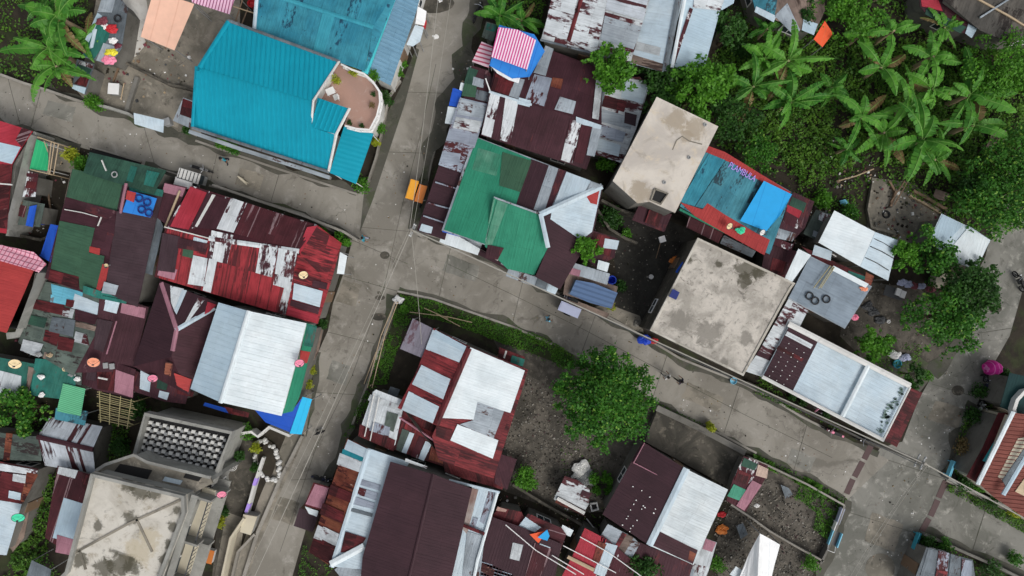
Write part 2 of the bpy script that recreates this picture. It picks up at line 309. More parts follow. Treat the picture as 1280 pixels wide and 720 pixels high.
def thing(name, label, cat, org, group=None):
    o = bpy.data.objects.new(name, None); C.objects.link(o); o.location = org; o['_o'] = list(org); o.empty_display_size = 0.3
    return tag(o, label, cat, group)
def copy_tree(o, parent=None):
    c = o.copy(); C.objects.link(c)
    if parent is not None: c.parent = parent
    for ch in o.children: copy_tree(ch, c)
    return c
def place(root, p, rz=0.0, s=1.0, label=None, group=None, first=[]):
    o = root if root.name not in first else copy_tree(root)
    first.append(root.name); o.location = p; o.rotation_euler = (0, 0, rz); o.scale = (s, s, s)
    if label: o['label'] = label
    if group: o['group'] = group
    return o
def pxang(dx, dy): return math.atan2(-dy, dx)

def plane_of(P):
    n = V((0, 0, 0)); c = V((0, 0, 0))
    for i in range(len(P)):
        a, b = P[i], P[(i + 1) % len(P)]; n += V(((a.y - b.y) * (a.z + b.z), (a.z - b.z) * (a.x + b.x), (a.x - b.x) * (a.y + b.y))); c += a
    n.normalize(); n = n if n.z > 0 else -n
    return n, c / len(P)
def onplane(pl, x, y):
    n, c = pl; d = W(x, y, 0) - V((0, 0, H)); t = (c - V((0, 0, H))).dot(n) / d.dot(n)
    return V((0, 0, H)) + d * t
def zat(pl, p): n, c = pl; return c.z - (n.x * (p.x - c.x) + n.y * (p.y - c.y)) / n.z
def sheet(mb, P, dirpx, mat, th=0.03, rib=None, lift=0.0):
    """a metal sheet: polygon P, corrugation running along dirpx; optional real ribs (period, width, height)"""
    pl = plane_of(P); n = pl[0]; d = V((dirpx[0], -dirpx[1], 0)); d = d - n * d.dot(n); d.normalize(); u = d.cross(n).normalized()
    o = pl[1]; up = V((0, 0, lift)); Q = [p + up for p in P]
    area = sum(Q[i].x * Q[(i + 1) % len(Q)].y - Q[(i + 1) % len(Q)].x * Q[i].y for i in range(len(Q)))
    if area < 0: Q = Q[::-1]
    uvf = lambda p: ((p - o).dot(u) + 50, (p - o).dot(d) + 50)
    mb.face(Q, mat, [uvf(p) for p in Q]); B = [p - V((0, 0, th)) for p in Q]; mb.face(B[::-1], mat, [uvf(p) for p in B[::-1]])
    for i in range(len(Q)):
        j = (i + 1) % len(Q); mb.face([B[i], B[j], Q[j], Q[i]], mat, [uvf(B[i]), uvf(B[j]), uvf(Q[j]), uvf(Q[i])])
    if rib:
        per, w, h = rib; uv = [((p - o).dot(u), (p - o).dot(d)) for p in Q]; k0 = math.ceil(min(a for a, b in uv) / per); k1 = math.floor(max(a for a, b in uv) / per)
        for k in range(k0, k1 + 1):
            c = k * per; hits = []
            for i in range(len(uv)):
                a, b = uv[i], uv[(i + 1) % len(uv)]
                if (a[0] - c) * (b[0] - c) < 0:
                    t = (c - a[0]) / (b[0] - a[0]); hits.append(a[1] + t * (b[1] - a[1]))
            hits.sort()
            for a, b in zip(hits[::2], hits[1::2]):
                if b - a < 0.12: continue
                q = lambda uu, vv, hh: o + up + u * uu + d * vv + n * hh
                a2, b2 = a + 0.02, b - 0.02
                X = [(c - w / 2, 0.001), (c - w / 4, h), (c + w / 4, h), (c + w / 2, 0.001)]
                for (x0, h0), (x1, h1) in zip(X, X[1:]):
                    mb.face([q(x0, a2, h0), q(x1, a2, h1), q(x1, b2, h1), q(x0, b2, h0)], mat, [(x0 + 50, a2 + 50), (x1 + 50, a2 + 50), (x1 + 50, b2 + 50), (x0 + 50, b2 + 50)])
    return pl
def hull(P):
    P = sorted(set((round(p.x, 4), round(p.y, 4)) for p in P))
    def half(Q):
        h = []
        for p in Q:
            while len(h) >= 2 and (h[-1][0] - h[-2][0]) * (p[1] - h[-2][1]) - (h[-1][1] - h[-2][1]) * (p[0] - h[-2][0]) <= 0: h.pop()
            h.append(p)
        return h[:-1]
    return [V((a, b, 0)) for a, b in half(P) + half(P[::-1])]
def inset(P, d):
    n = len(P); out = []
    ar = sum(P[i].x * P[(i + 1) % n].y - P[(i + 1) % n].x * P[i].y for i in range(n)); sg = 1 if ar > 0 else -1
    for i in range(n):
        a, b, c = P[i - 1], P[i], P[(i + 1) % n]; e1 = (b - a).to_2d().normalized(); e2 = (c - b).to_2d().normalized()
        n1 = V((-e1.y, e1.x)) * sg; n2 = V((-e2.y, e2.x)) * sg; m = (n1 + n2)
        if m.length < 0.3: m = n1 * 1.0
        m = m / max(0.35, m.length_squared / 2) if m.length > 0 else n1
        out.append(V((b.x + m.x * d, b.y + m.y * d, 0)))
    return out
def inpoly(p, P):
    c = False; n = len(P)
    for i in range(n):
        a, b = P[i], P[i - 1]
        if (a.y > p.y) != (b.y > p.y) and p.x < (b.x - a.x) * (p.y - a.y) / (b.y - a.y + 1e-12) + a.x: c = not c
    return c
RIB = (0.24, 0.06, 0.007); RIBL = (0.34, 0.1, 0.06)
HOUSES = {}
def openings(root, P, ztop, mats=('whitep', 'glass'), z0=0.0, storeys=1, wallinset=0.0):
    """windows (each a part with its pane) and one door on the walls that face the street side of the plot"""
    n = len(P); first = True
    ar = sum(P[i].x * P[(i + 1) % n].y - P[(i + 1) % n].x * P[i].y for i in range(n)); sg = 1 if ar > 0 else -1
    for i in range(n):
        a, b = P[i], P[(i + 1) % n]; L = (b - a).length
        if L < 2.4: continue
        e = (b - a).normalized(); nr = V((e.y, -e.x, 0)) * sg; mid = (a + b) / 2
        if nr.dot(-mid) < 0.25 * mid.length: continue
        k = max(1, int(L / 3.4))
        for st in range(storeys):
            for j in range(k):
                c = a + e * L * (j + 0.5) / k + nr * 0.02; zc = z0 + st * 2.9 + 1.5; ang = math.atan2(e.y, e.x)
                if zc + 0.6 > ztop: continue
                if first and st == 0 and L > 3.2:
                    m = MB(); m.box(c + V((0, 0, z0 + 1.0)), 0.85, 0.09, 2.0, ang); d = m.build('door', 'wood', root); first = False
                    m = MB(); m.box(c + e * 0.3 + nr * 0.07 + V((0, 0, z0 + 1.0)), 0.12, 0.05, 0.05, ang); m.build('handle', 'chrome', d)
                    continue
                m = MB()
                for dx, dz, sx, sz in ((0, 0.48, 1.2, 0.08), (0, -0.48, 1.2, 0.08), (-0.56, 0, 0.08, 0.88), (0.56, 0, 0.08, 0.88), (0, 0, 0.05, 0.88)):
                    m.box(c + e * dx + V((0, 0, zc + dz)), sx, 0.1, sz, ang)
                w = m.build('window', mats[0], root); m = MB(); m.box(c + V((0, 0, zc)), 1.04, 0.05, 0.88, ang); m.build('pane', mats[1], w)
def house(name, label, planes, patches=(), caps=(), ez=2.9, rz=3.6, wall='block', foot=None, group=None, cat='house', ov=0.28, rib=RIB, zb=0.0, win=True, wz=None):
    """planes: (points 'x,y' or 'x,y,r' or 'x,y,height', material, corrugation direction in the picture plane)"""
    pls = []
    for s, mat, d in planes:
        P = []
        for t in s.split():
            q = t.split(','); z = ez if len(q) == 2 else rz if q[2] == 'r' else float(q[2]); P.append(W(float(q[0]), float(q[1]), z))
        if len(P) > 3: fp = plane_of(P); P = [onplane(fp, *[float(a) for a in t.split(',')[:2]]) for t in s.split()]
        pls.append([P, mat, d])
    allp = [p for P, _, _ in pls for p in P]; cx = sum((p.x for p in allp)) / len(allp); cy = sum((p.y for p in allp)) / len(allp)
    root = thing(name, label, cat, V((cx, cy, zb)), group)
    mb = MB(); pp_ = []
    for P, mat, d in pls: pp_.append((sheet(mb, P, d, mat, rib=rib), P, d))
    roof = mb.build('roof', 'galv', root)
    for k, pt in enumerate(patches):
        i, s, mat = pt[:3]; pl, P, d = pp_[i]; Q = [onplane(pl, x, y) for x, y in pp(s)]
        m = MB(); sheet(m, Q, pt[4] if len(pt) > 4 else d, mat, th=0.02, rib=rib, lift=0.032 + 0.012 * (k % 7)); o = m.build('roof_sheet', mat, roof)
        if len(pt) > 3 and pt[3]: o['label'] = pt[3]
    for cp in caps:
        s, w, mat = cp[:3]; P = []
        for t in s.split():
            q = t.split(','); z = ez if len(q) == 2 else rz if q[2] == 'r' else float(q[2]); P.append(W(float(q[0]), float(q[1]), z) + V((0, 0, 0.11)))
        m = MB()
        for a, b in zip(P, P[1:]):
            e = (b - a).normalized(); sd = V((e.y, -e.x, 0)).normalized() * w / 2; dn = V((0, 0, w * 0.16)); a0, b0 = a - e * 0.04, b + e * 0.04
            m.face([a0 - sd - dn, b0 - sd - dn, b0, a0]); m.face([a0, b0, b0 + sd - dn, a0 + sd - dn])
            dn2 = V((0, 0, 0.1)); m.face([a0 - sd - dn, a0 - sd - dn - dn2, b0 - sd - dn - dn2, b0 - sd - dn]); m.face([a0 + sd - dn, b0 + sd - dn, b0 + sd - dn - dn2, a0 + sd - dn - dn2])
            m.face([a0 - sd - dn, a0, a0 + sd - dn, a0 + sd - dn - dn2, a0 - sd - dn - dn2]); m.face([b0 - sd - dn - dn2, b0 + sd - dn - dn2, b0 + sd - dn, b0, b0 - sd - dn])
        m.build('ridge_cap', mat, roof)
    if wall:
        F = [W(x, y, wz or ez) for x, y in pp(foot)] if foot else hull(allp)
        F = [V((p.x, p.y, 0)) for p in F]; F = inset(F, ov)
        m = MB(); n = len(F)
        def zr(p):
            best = None; bz = None
            for pl, P, d in pp_:
                z = zat(pl, p)
                if inpoly(p, P): bz = z if bz is None else min(bz, z)
                dd = (V((pl[1].x, pl[1].y, 0)) - p).length
                if best is None or dd < best[0]: best = (dd, z)
            z = bz if bz is not None else min(best[1], max(q.z for q in allp)); return max(z - 0.09, zb + 0.8)
        for i in range(n):
            a, b = F[i], F[(i + 1) % n]; L = (b - a).length; k = max(1, int(L / 0.5))
            Q = [a.lerp(b, j / k) for j in range(k + 1)]
            top = [V((q.x, q.y, zr(q))) for q in Q]; pts = [V((a.x, a.y, zb)), V((b.x, b.y, zb))] + top[::-1]
            m.face(pts, wall, [((p - a).to_2d().length, p.z) for p in pts])
        m.build('wall', wall, root)
        if win: openings(root, F, min(p.z for p in allp), z0=zb, storeys=1 if ez < 4.6 else 2)
    HOUSES[label] = (root, pp_); root['_pl'] = 1
    return root, pp_
def flat(name, label, s, z, mat, wall='plaster', par=None, ov=0.15, cat='building', zb=0.0, win=True, storeys=1, group=None, foot=None):
    P = [W(x, y, z) for x, y in pp(s)]; cx = sum((p.x for p in P)) / len(P); cy = sum((p.y for p in P)) / len(P)
    root = thing(name, label, cat, V((cx, cy, zb)), group)
    ar = sum(P[i].x * P[(i + 1) % len(P)].y - P[(i + 1) % len(P)].x * P[i].y for i in range(len(P)))
    if ar < 0: P = P[::-1]
    m = MB(); m.prism([p - V((0, 0, 0.16)) for p in P], P, mat); m.build('roof', mat, root)
    if par:
        w, h, pm = par; O = inset(P, 0.003); I = inset(P, w); m = MB(); n = len(P)
        for i in range(n):
            j = (i + 1) % n; z0 = V((0, 0, z + 0.003)); z1 = V((0, 0, z + h))
            m.face([O[i] + z1, O[j] + z1, I[j] + z1, I[i] + z1]); m.face([O[i] + z0, O[j] + z0, O[j] + z1, O[i] + z1]); m.face([I[j] + z0, I[i] + z0, I[i] + z1, I[j] + z1])
        m.build('parapet', pm, root)
    F = inset([V((p.x, p.y, 0)) for p in P], ov); m = MB(); n = len(F)
    for i in range(n):
        j = (i + 1) % n; a, b = F[i], F[j]; zt = z - 0.17; L = (b - a).length
        m.face([V((a.x, a.y, zb)), V((b.x, b.y, zb)), V((b.x, b.y, zt)), V((a.x, a.y, zt))], wall, [(0, 0), (L, 0), (L, zt), (0, zt)])
    m.build('wall', wall, root)
    if win: openings(root, F, z - 0.2, z0=zb, storeys=storeys)
    return root
def ground(name, s, z, mat):
    m = MB(); P = G2(s, z); P = [V((p.x, p.y, z)) for p in P]; n, c = plane_of(P)
    ar = sum(P[i].x * P[(i + 1) % len(P)].y - P[(i + 1) % len(P)].x * P[i].y for i in range(len(P)))
    m.face(P if ar > 0 else P[::-1]); o = m.build(name, mat, None, V((0, 0, 0))); o['kind'] = 'structure'; return o
def strip(mb, pts, w, z0, z1, mat=None):
    """a low wall, kerb or beam along a line of points; mitred so that it never overlaps itself"""
    n = len(pts); L = []; R = []
    for i in range(n):
        a = pts[max(i - 1, 0)]; b = pts[min(i + 1, n - 1)]; e = V((b.x - a.x, b.y - a.y, 0)).normalized(); s = V((e.y, -e.x, 0)) * w / 2
        L.append(V((pts[i].x, pts[i].y, 0)) - s); R.append(V((pts[i].x, pts[i].y, 0)) + s)
    A, B = V((0, 0, z0)), V((0, 0, z1)); lens = [0]
    for i in range(1, n): lens.append(lens[-1] + (pts[i] - pts[i - 1]).length)
    for i in range(n - 1):
        j = i + 1; u0, u1 = lens[i], lens[j]
        mb.face([L[i] + B, R[i] + B, R[j] + B, L[j] + B], mat, [(0, u0), (w, u0), (w, u1), (0, u1)])
        mb.face([R[i] + A, R[j] + A, R[j] + B, R[i] + B], mat, [(u0, z0), (u1, z0), (u1, z1), (u0, z1)]); mb.face([L[j] + A, L[i] + A, L[i] + B, L[j] + B], mat, [(u1, z0), (u0, z0), (u0, z1), (u1, z1)])
    mb.face([R[0] + A, R[0] + B, L[0] + B, L[0] + A], mat); mb.face([L[-1] + A, L[-1] + B, R[-1] + B, R[-1] + A], mat)
def lowwall(name, label, s, w, h, mat, z=0.0, cat='wall', zt=None, cap=None, group=None):
    """points are read at the height of the wall's top"""
    P = [W(x, y, z + h) for x, y in pp(s)]; m = MB(); strip(m, P, w, z, z + h - (0.05 if cap else 0)); o = thing(name, label, cat, V((P[0].x, P[0].y, z)), group)
    m.build('wall', mat, o)
    if cap: m = MB(); strip(m, P, w + 0.08, z + h - 0.05, z + h); m.build('coping', cap, o)
    return o
def canopy(name, label, s, mat, d, z=2.6, posts=True, cat='canopy', sag=0.12, group=None, th=0.015, postmat='grey', zg=0.0):
    """fabric or sheet canopy on posts; s = corner points (x,y or x,y,height)"""
    P = [];
    for t in s.split():
        q = [float(a) for a in t.split(',')]; P.append(W(q[0], q[1], q[2] if len(q) > 2 else z))
    c = sum(P, V((0, 0, 0))) / len(P); root = thing(name, label, cat, V((c.x, c.y, zg)), group); n = len(P)
    dd = V((d[0], -d[1], 0)).normalized(); uu = V((dd.y, -dd.x, 0)); uvf = lambda p: ((p - c).dot(uu) + 20, (p - c).dot(dd) + 20)
    if n == 4 and sag > 0:
        K = 8; grid = []
        for i in range(K + 1):
            row = []
            for j in range(K + 1):
                a, b = i / K, j / K; p = P[0].lerp(P[1], b).lerp(P[3].lerp(P[2], b), a)
                row.append(p - V((0, 0, sag * (4 * a * (1 - a) * b * (1 - b)) ** 0.7 + 0.03 * mnoise.noise(p * 1.5)))); 
            grid.append(row)
        m = MB()
        for i in range(K):
            for j in range(K):
                q = [grid[i][j], grid[i][j + 1], grid[i + 1][j + 1], grid[i + 1][j]]; m.face(q, None, [uvf(p) for p in q])
        o = m.build('cover', mat, root, smooth=False)
        md = o.modifiers.new('thickness', 'SOLIDIFY'); md.thickness = th; md.offset = -1
    else:
        m = MB(); ar = sum(P[i].x * P[(i + 1) % n].y - P[(i + 1) % n].x * P[i].y for i in range(n)); Q = P if ar > 0 else P[::-1]
        B = [p - V((0, 0, th + 0.01)) for p in Q]; m.face(Q, None, [uvf(p) for p in Q]); m.face(B[::-1], None, [uvf(p) for p in B[::-1]])
        for i in range(n): j = (i + 1) % n; m.face([B[i], B[j], Q[j], Q[i]])
        m.build('cover', mat, root)
    if posts:
        for p in P:
            q = p.lerp(c, 0.05); m = MB(); m.tube([V((q.x, q.y, zg)), V((q.x, q.y, p.z - 0.04))], 0.035, 6); m.build('post', postmat, root)
    return root
def dish(label, x, y, z, mat, tilt=(0.55, 0.35), r=0.33, mast=0.5):
    p = W(x, y, z); root = thing('satellite_dish', label, 'satellite dish', p - V((0, 0, mast)), 'satellite dishes on the roofs')
    R = Matrix.Rotation(tilt[0], 3, 'X') @ Matrix.Rotation(tilt[1], 3, 'Y')
    m = MB(); m.lathe(p, [(0.001, 0), (r * .5, .03), (r * .85, .075), (r, .11), (r * 1.02, .10), (r * .85, .055), (r * .5, .01), (0.001, -.02)], 18, R=R); m.build('dish_bowl', mat, root, smooth=True)
    m = MB(); m.tube([p - V((0, 0, mast)), p - V((0, 0, 0.02))], 0.025, 6); m.build('mast', 'grey', root)
    m = MB(); a = p + R @ V((r * .9, 0, .1)); b = p + R @ V((0, 0, .42)); m.tube([a, b], 0.012, 5); m.tube([p + R @ V((-r * .8, r * .3, .1)), b], 0.012, 5); m.box(b, .1, .1, .14); m.build('feed_arm', 'dkgrey', root)
    m = MB(); m.torus(p + R @ V((0, 0, .105)), r, .018, 20, 5, T=R); m.build('dish_rim', 'dkgrey', root, smooth=True)
    return root
def loose(name, label, cat, mb, mat, group=None, smooth=False):
    ps = mb.v; c = V((sum(p.x for p in ps) / len(ps), sum(p.y for p in ps) / len(ps), min(p.z for p in ps))); o = mb.build(name, mat, None, c, smooth=smooth); return tag(o, label, cat, group)
def tyre(label, x, y, z, mat='rubber', r=0.24, tube=0.065, group='old tyres weighing down the roofs'):
    m = MB(); p = W(x, y, z); m.torus(p, r, tube); return loose('tyre', label, 'tyre', m, mat, group, True)
def beam(name, label, s, rad, mat, cat='pole', z=None, group=None, n=6):
    P = []
    for t in s.split():
        q = [float(a) for a in t.split(',')]; P.append(W(*q[:3]) if len(q) > 2 else W(q[0], q[1], z))
    m = MB(); m.tube(P, rad, n); return loose(name, label, cat, m, mat, group)
def panel(name, label, s, z, mat, d=(1, 0), cat='metal sheet', th=0.03, rib=RIB, group=None):
    """a loose sheet: corner points (x,y or x,y,height)"""
    P = []
    for t in s.split():
        q = [float(a) for a in t.split(',')]; P.append(W(q[0], q[1], q[2] if len(q) > 2 else z))
    m = MB(); sheet(m, P, d, mat, th=th, rib=rib); return loose(name, label, cat, m, mat, group)
def bin_(name, label, x, y, z, r, h, mat, cat='bucket', lid=None):
    p = W(x, y, z + h); p.z = z; m = MB(); m.lathe(p, [(r * .82, 0), (r * .9, h * .5), (r, h), (r * .9, h), (r * .8, h * .5), (0.001, h * .3)], 16)
    root = thing(name, label, cat, p); m.build('body', mat, root, smooth=False)
    m = MB(); m.torus(p + V((0, 0, h)), r, 0.02, 18, 6); m.build('rim', lid or mat, root, smooth=True); return root
def crate(name, label, x, y, z, sx, sy, sz, rz, mat, cat='box', top=None):
    p = W(x, y, z + sz); p.z = z; m = MB(); m.box(p + V((0, 0, sz / 2)), sx, sy, sz, rz); root = thing(name, label, cat, p); m.build('body', mat, root)
    m = MB(); m.box(p + V((0, 0, sz + 0.015)), sx + 0.05, sy + 0.05, 0.03, rz); m.build('lid', top or mat, root); return root

# ------------------------------------------------------------------ plants
def leafmesh(name, c, size, mat, parent=None, org=None, up=0.8, asp=0.6):
    """one object of many small folded leaf faces at the points c (n x 3)"""
    n = len(c); c = np.asarray(c, dtype=float); nr = RNG.normal(size=(n, 3)); nr[:, 2] = np.abs(nr[:, 2]) + up; nr /= np.linalg.norm(nr, axis=1)[:, None]
    a = RNG.normal(size=(n, 3)); a -= nr * (a * nr).sum(1)[:, None]; a /= np.linalg.norm(a, axis=1)[:, None]; b = np.cross(nr, a)
    s = size * RNG.uniform(0.6, 1.35, n)[:, None]; dn = nr * s * 0.12
    v = np.stack([c - a * s * .5, c + b * s * asp * .5 + dn, c + a * s * .5, c - b * s * asp * .5 + dn], 1).reshape(-1, 3)
    if org is None: org = V(parent['_o'])
    v -= np.array(org); me = bpy.data.meshes.new(name); idx = np.arange(4 * n)
    me.vertices.add(4 * n); me.vertices.foreach_set('co', v.ravel()); me.loops.add(4 * n); me.loops.foreach_set('vertex_index', idx)
    me.polygons.add(n); me.polygons.foreach_set('loop_start', np.arange(0, 4 * n, 4)); me.polygons.foreach_set('loop_total', np.full(n, 4)); me.update(calc_edges=True); me.validate()
    me.materials.append(MATS[mat]); o = bpy.data.objects.new(name, me); C.objects.link(o)
    if parent is not None: o.parent = parent
    else: o.location = org
    o['_o'] = list(org); return o
def tree(label, x, y, r, h, mat='leaf', n=4200, size=0.26, cat='tree', name='tree', lobes=16, flatn=0.62, group=None, asp=0.62, outline=True, zb=0.0):
    """crown centre seen at (x, y), crown radius r and tree height h in metres"""
    zc = zb + h - r * flatn; c = W(x, y, zc); base = V((c.x, c.y, zb)); root = thing(name, label, cat, base, group)
    m = MB(); tw = max(0.05, r * 0.06); b1 = base + V((0.06 * h, 0.03 * h, (h - zb) * .4)) * 0.6; m.tube([base - V((0, 0, .05)), b1, c - V((0, 0, r * .35))], [tw * 1.3, tw, tw * .7], 8); cs = []
    for i in range(lobes):
        t = 2 * math.pi * (i * 0.618034) + random.uniform(-.2, .2); q = math.sqrt((i + .5) / lobes) * random.uniform(.62, .98); hh = math.sqrt(max(0, 1 - q * q)) * random.uniform(0.35, 1.0)
        if random.random() < 0.2: hh = random.uniform(-.4, .2)
        if outline: q *= random.uniform(.8, 1.2)
        p = c + V((math.cos(t) * q * r, math.sin(t) * q * r, hh * r * flatn)); cs.append((p, r * random.uniform(.16, .36)))
        m.tube([b1, c.lerp(p, .4) - V((0, 0, r * .2)), p], [tw * .6, tw * .4, tw * .15], 5)
    m.build('trunk', 'bark', root)
    pts = []; tot = sum(k[1] ** 2 for k in cs)
    for p, rr in cs:
        k = int(n * rr * rr / tot); d = RNG.normal(size=(k, 3)); d /= np.linalg.norm(d, axis=1)[:, None]; q = RNG.uniform(.35, 1.0, k) ** .4 * rr * (1 + .22 * RNG.normal(size=k).clip(-1.5, 2.2))
        pts.append(np.array(p) + d * q[:, None] * np.array([1, 1, .75]))
    for i in range(lobes):
        t = random.uniform(0, 6.28); q = r * random.uniform(.85, 1.12); p = np.array(c) + np.array([math.cos(t) * q, math.sin(t) * q, random.uniform(-.3, .3) * r]); k = max(8, int(n / 160)); pts.append(p + RNG.normal(size=(k, 3)) * r * .055)
    P = np.concatenate(pts); P[:, 2] = np.maximum(P[:, 2], zb + 0.08)
    leafmesh('crown', P, size, mat, root, asp=asp); return root
def bush(label, x, y, r, h, mat='leafbright', n=700, size=0.16, z=0.0, cat='bush', name='bush', group=None):
    c = W(x, y, z + h * .6); base = V((c.x, c.y, z)); root = thing(name, label, cat, base, group); m = MB(); pts = []
    for i in range(7):
        t = i * 2.4; q = r * .62 * math.sqrt(i / 7); p = base + V((math.cos(t) * q, math.sin(t) * q, h * random.uniform(.4, .8))); m.tube([base, p], [.03, .012], 5)
        k = n // 7; d = RNG.normal(size=(k, 3)); d /= np.linalg.norm(d, axis=1)[:, None]; q2 = RNG.uniform(.3, 1.1, k)[:, None] * np.array([r * .5, r * .5, h * .4]); pts.append(np.array(p) + d * q2)
    m.build('stem', 'bark', root); P = np.concatenate(pts); P[:, 2] = np.maximum(P[:, 2], z + .04); leafmesh('foliage', P, size, mat, root); return root
def area_pts(s, n, z0=0.0, z1=0.0, hole=()):
    P = G2(s); Hs = [G2(h) for h in hole]; x0, x1 = min(p.x for p in P), max(p.x for p in P); y0, y1 = min(p.y for p in P), max(p.y for p in P); out = []
    while len(out) < n:
        p = V((random.uniform(x0, x1), random.uniform(y0, y1), 0))
        if inpoly(p, P) and not any(inpoly(p, h) for h in Hs): out.append((p.x, p.y, random.uniform(z0, z1)))
    return out
def cover(name, areas, mat, size, label, seedn, kindl='undergrowth', up=0.7, th=.40):
    pts = []
    for s, n, hmax in areas:
        raw = area_pts(s, n)
        for x, y, _ in raw:
            k = mnoise.noise(V((x * .45, y * .45, seedn))) * .5 + .5; k2 = mnoise.noise(V((x * 1.7, y * 1.7, seedn + 5))) * .5 + .5
            if k * .6 + k2 * .4 < th and random.random() < .9: continue
            pts.append((x, y, .03 + hmax * k * k2 * 2.2 * random.random() ** .6))
    o = leafmesh(name, pts, size, mat, None, V((0, 0, 0)), up=up); return tag(o, label, kindl, None, 'stuff')
def banana_proto(k, nl, L):
    rnd = random.Random(k); root = thing('banana_plant', 'x', 'banana plant', V((0, 0, 0)), 'banana plants'); hh = 2.3
    m = MB(); m.tube([V((0, 0, 0)), V((.02, .03, hh * .5)), V((0, 0, hh))], [.15, .12, .07], 8); m.build('trunk', 'woodpale', root); cr = MB()
    for i in range(nl):
        az = i * 2.4 + rnd.uniform(-.6, .6); ln = L * rnd.uniform(.5, 1.15) * (0.6 if i >= nl - 2 else 1); w = .25 * rnd.uniform(.8, 1.2); el = rnd.uniform(.25, 1.0) if i < nl - 2 else 1.2
        dry = i in (0, 1) and k % 2 == 1; el = .05 if dry else el; lm = 'dryleaf' if dry else 'banana'
        m = cr; bl = []; S = 11; pos = V((0, 0, hh - .1 + rnd.uniform(-.3, .2))); e = el; side = V((-math.sin(az), math.cos(az), 0)); bend = rnd.uniform(-.5, .5); rib = []; roll = rnd.uniform(-1.0, 1.0)
        for j in range(S + 1):
            t = j / S; a2 = az + bend * t; d = V((math.cos(a2) * math.cos(e), math.sin(a2) * math.cos(e), math.sin(e))); side = V((-math.sin(a2), math.cos(a2), 0)); rib.append(pos.copy())
            ww = w * min(1, max(0, (t - .08) * 7)) * (1 - max(0, t - .55) ** 1.6 * 3.1); ww = max(ww, .0); dr = V((0, 0, -ww * rnd.uniform(.15, .75)))
            bl.append((pos.copy(), side * ww + dr + V((0, 0, ww * roll)), -side * ww + dr - V((0, 0, ww * roll)))); pos += d * ln / S; e -= (el + rnd.uniform(.35, .95)) / S * (0.6 + t)
        for j in range(1, S):
            p, a, b = bl[j]; p2, a_, b_ = bl[j + 1]; t1 = rnd.uniform(.6, .85) if rnd.random() < .4 else 1.0; sh = (p2 - p) * rnd.uniform(.0, .35)
            m.face([p, p2, p2 + a_ * t1, p + a + sh], lm); m.face([p2, p, p + b + sh, p2 + b_ * t1], lm)
        m.tube([q + V((0, 0, .012)) for q in rib], [.022] * 6 + [.013] * 6, 4, 'bananarib', caps=False)
    cr.build('crown', 'banana', root); return root

# ------------------------------------------------------------------ people, animals, vehicles
def skin(name, J, E, rad, matf, parent, org, mats):
    me = bpy.data.meshes.new(name); me.from_pydata([tuple(V(j)) for j in J], E, []); o = bpy.data.objects.new(name, me); C.objects.link(o)
    md = o.modifiers.new('skin', 'SKIN'); md.use_smooth_shade = True
    for i, r in enumerate(rad): me.skin_vertices[0].data[i].radius = (r, r)
    me.skin_vertices[0].data[0].use_root = True
    s = o.modifiers.new('sub', 'SUBSURF'); s.levels = 1; s.render_levels = 1
    dg = bpy.context.evaluated_depsgraph_get(); ev = o.evaluated_get(dg); nm = bpy.data.meshes.new_from_object(ev); o.modifiers.clear(); o.data = nm; nm.name = name
    nm.materials.clear()
    for m in mats: nm.materials.append(MATS[m])
    for p in nm.polygons: p.material_index = matf(p.center); p.use_smooth = True
    o.parent = parent; o['_o'] = list(org); return o
def person(label, x, y, shirt, trousers, rz=0.0, stride=0.18, arms=0.1):
    p = W(x, y, 1.1); base = V((p.x, p.y, 0)); root = thing('person', label, 'person', base)
    J = [(0, 0, .95), (0, 0, 1.15), (0, 0, 1.38), (.01, 0, 1.47), (.03, 0, 1.60), (.03, 0, 1.68)]; E = [(0, 1), (1, 2), (2, 3), (3, 4), (4, 5)]; R = [.14, .135, .15, .055, .095, .07]
    for s in (-1, 1):
        i = len(J); J += [(0, s * .09, .88), (s * stride * .6, s * .1, .48), (s * stride, s * .1, .08), (s * stride + .14, s * .11, .04)]; R += [.095, .065, .045, .04]; E += [(0, i), (i, i + 1), (i + 1, i + 2), (i + 2, i + 3)]
        i = len(J); J += [(0, s * .19, 1.38), (-s * arms, s * .25, 1.1), (-s * arms + .12, s * .24, .86), (-s * arms + .17, s * .24, .78)]; R += [.06, .042, .032, .028]; E += [(2, i), (i, i + 1), (i + 1, i + 2), (i + 2, i + 3)]
        for f in range(5):
            k = len(J); J.append((-s * arms + .22 + (.015 if f in (1, 2) else 0) - (.05 if f == 4 else 0), s * (.215 + .016 * f if f < 4 else .2), .72 + .012 * abs(f - 1.5))); R.append(.009); E.append((i + 3, k))
    def mf(c):
        if c.z > 1.46: return 0
        if c.z > .93 and (abs(c.y) < .2 or c.z > 1.14): return 1
        if c.z < .95 and abs(c.y) < .19 and c.z > .12: return 2
        return 0 if c.z > .12 else 3
    b = skin('body', J, E, R, mf, root, base, ['skin', shirt, trousers, 'rubber'])
    m = MB(); h = V((.02, 0, 1.66)); m.lathe(h, [(.108, -.06), (.115, 0), (.1, .06), (.06, .1), (.001, .115)], 12); o = m.build('hair', 'hair', None, V((0, 0, 0)), smooth=True); o.parent = root
    m = MB()
    for s in (-1, 1): m.lathe(V((.118, s * .035, 1.61)), [(.011, -.006), (.014, 0), (.001, .008)], 6)
    m.box((.135, 0, 1.58), .03, .025, .04); o = m.build('face', 'hair', None, V((0, 0, 0))); o.parent = root
    root.rotation_euler = (0, 0, rz); return root
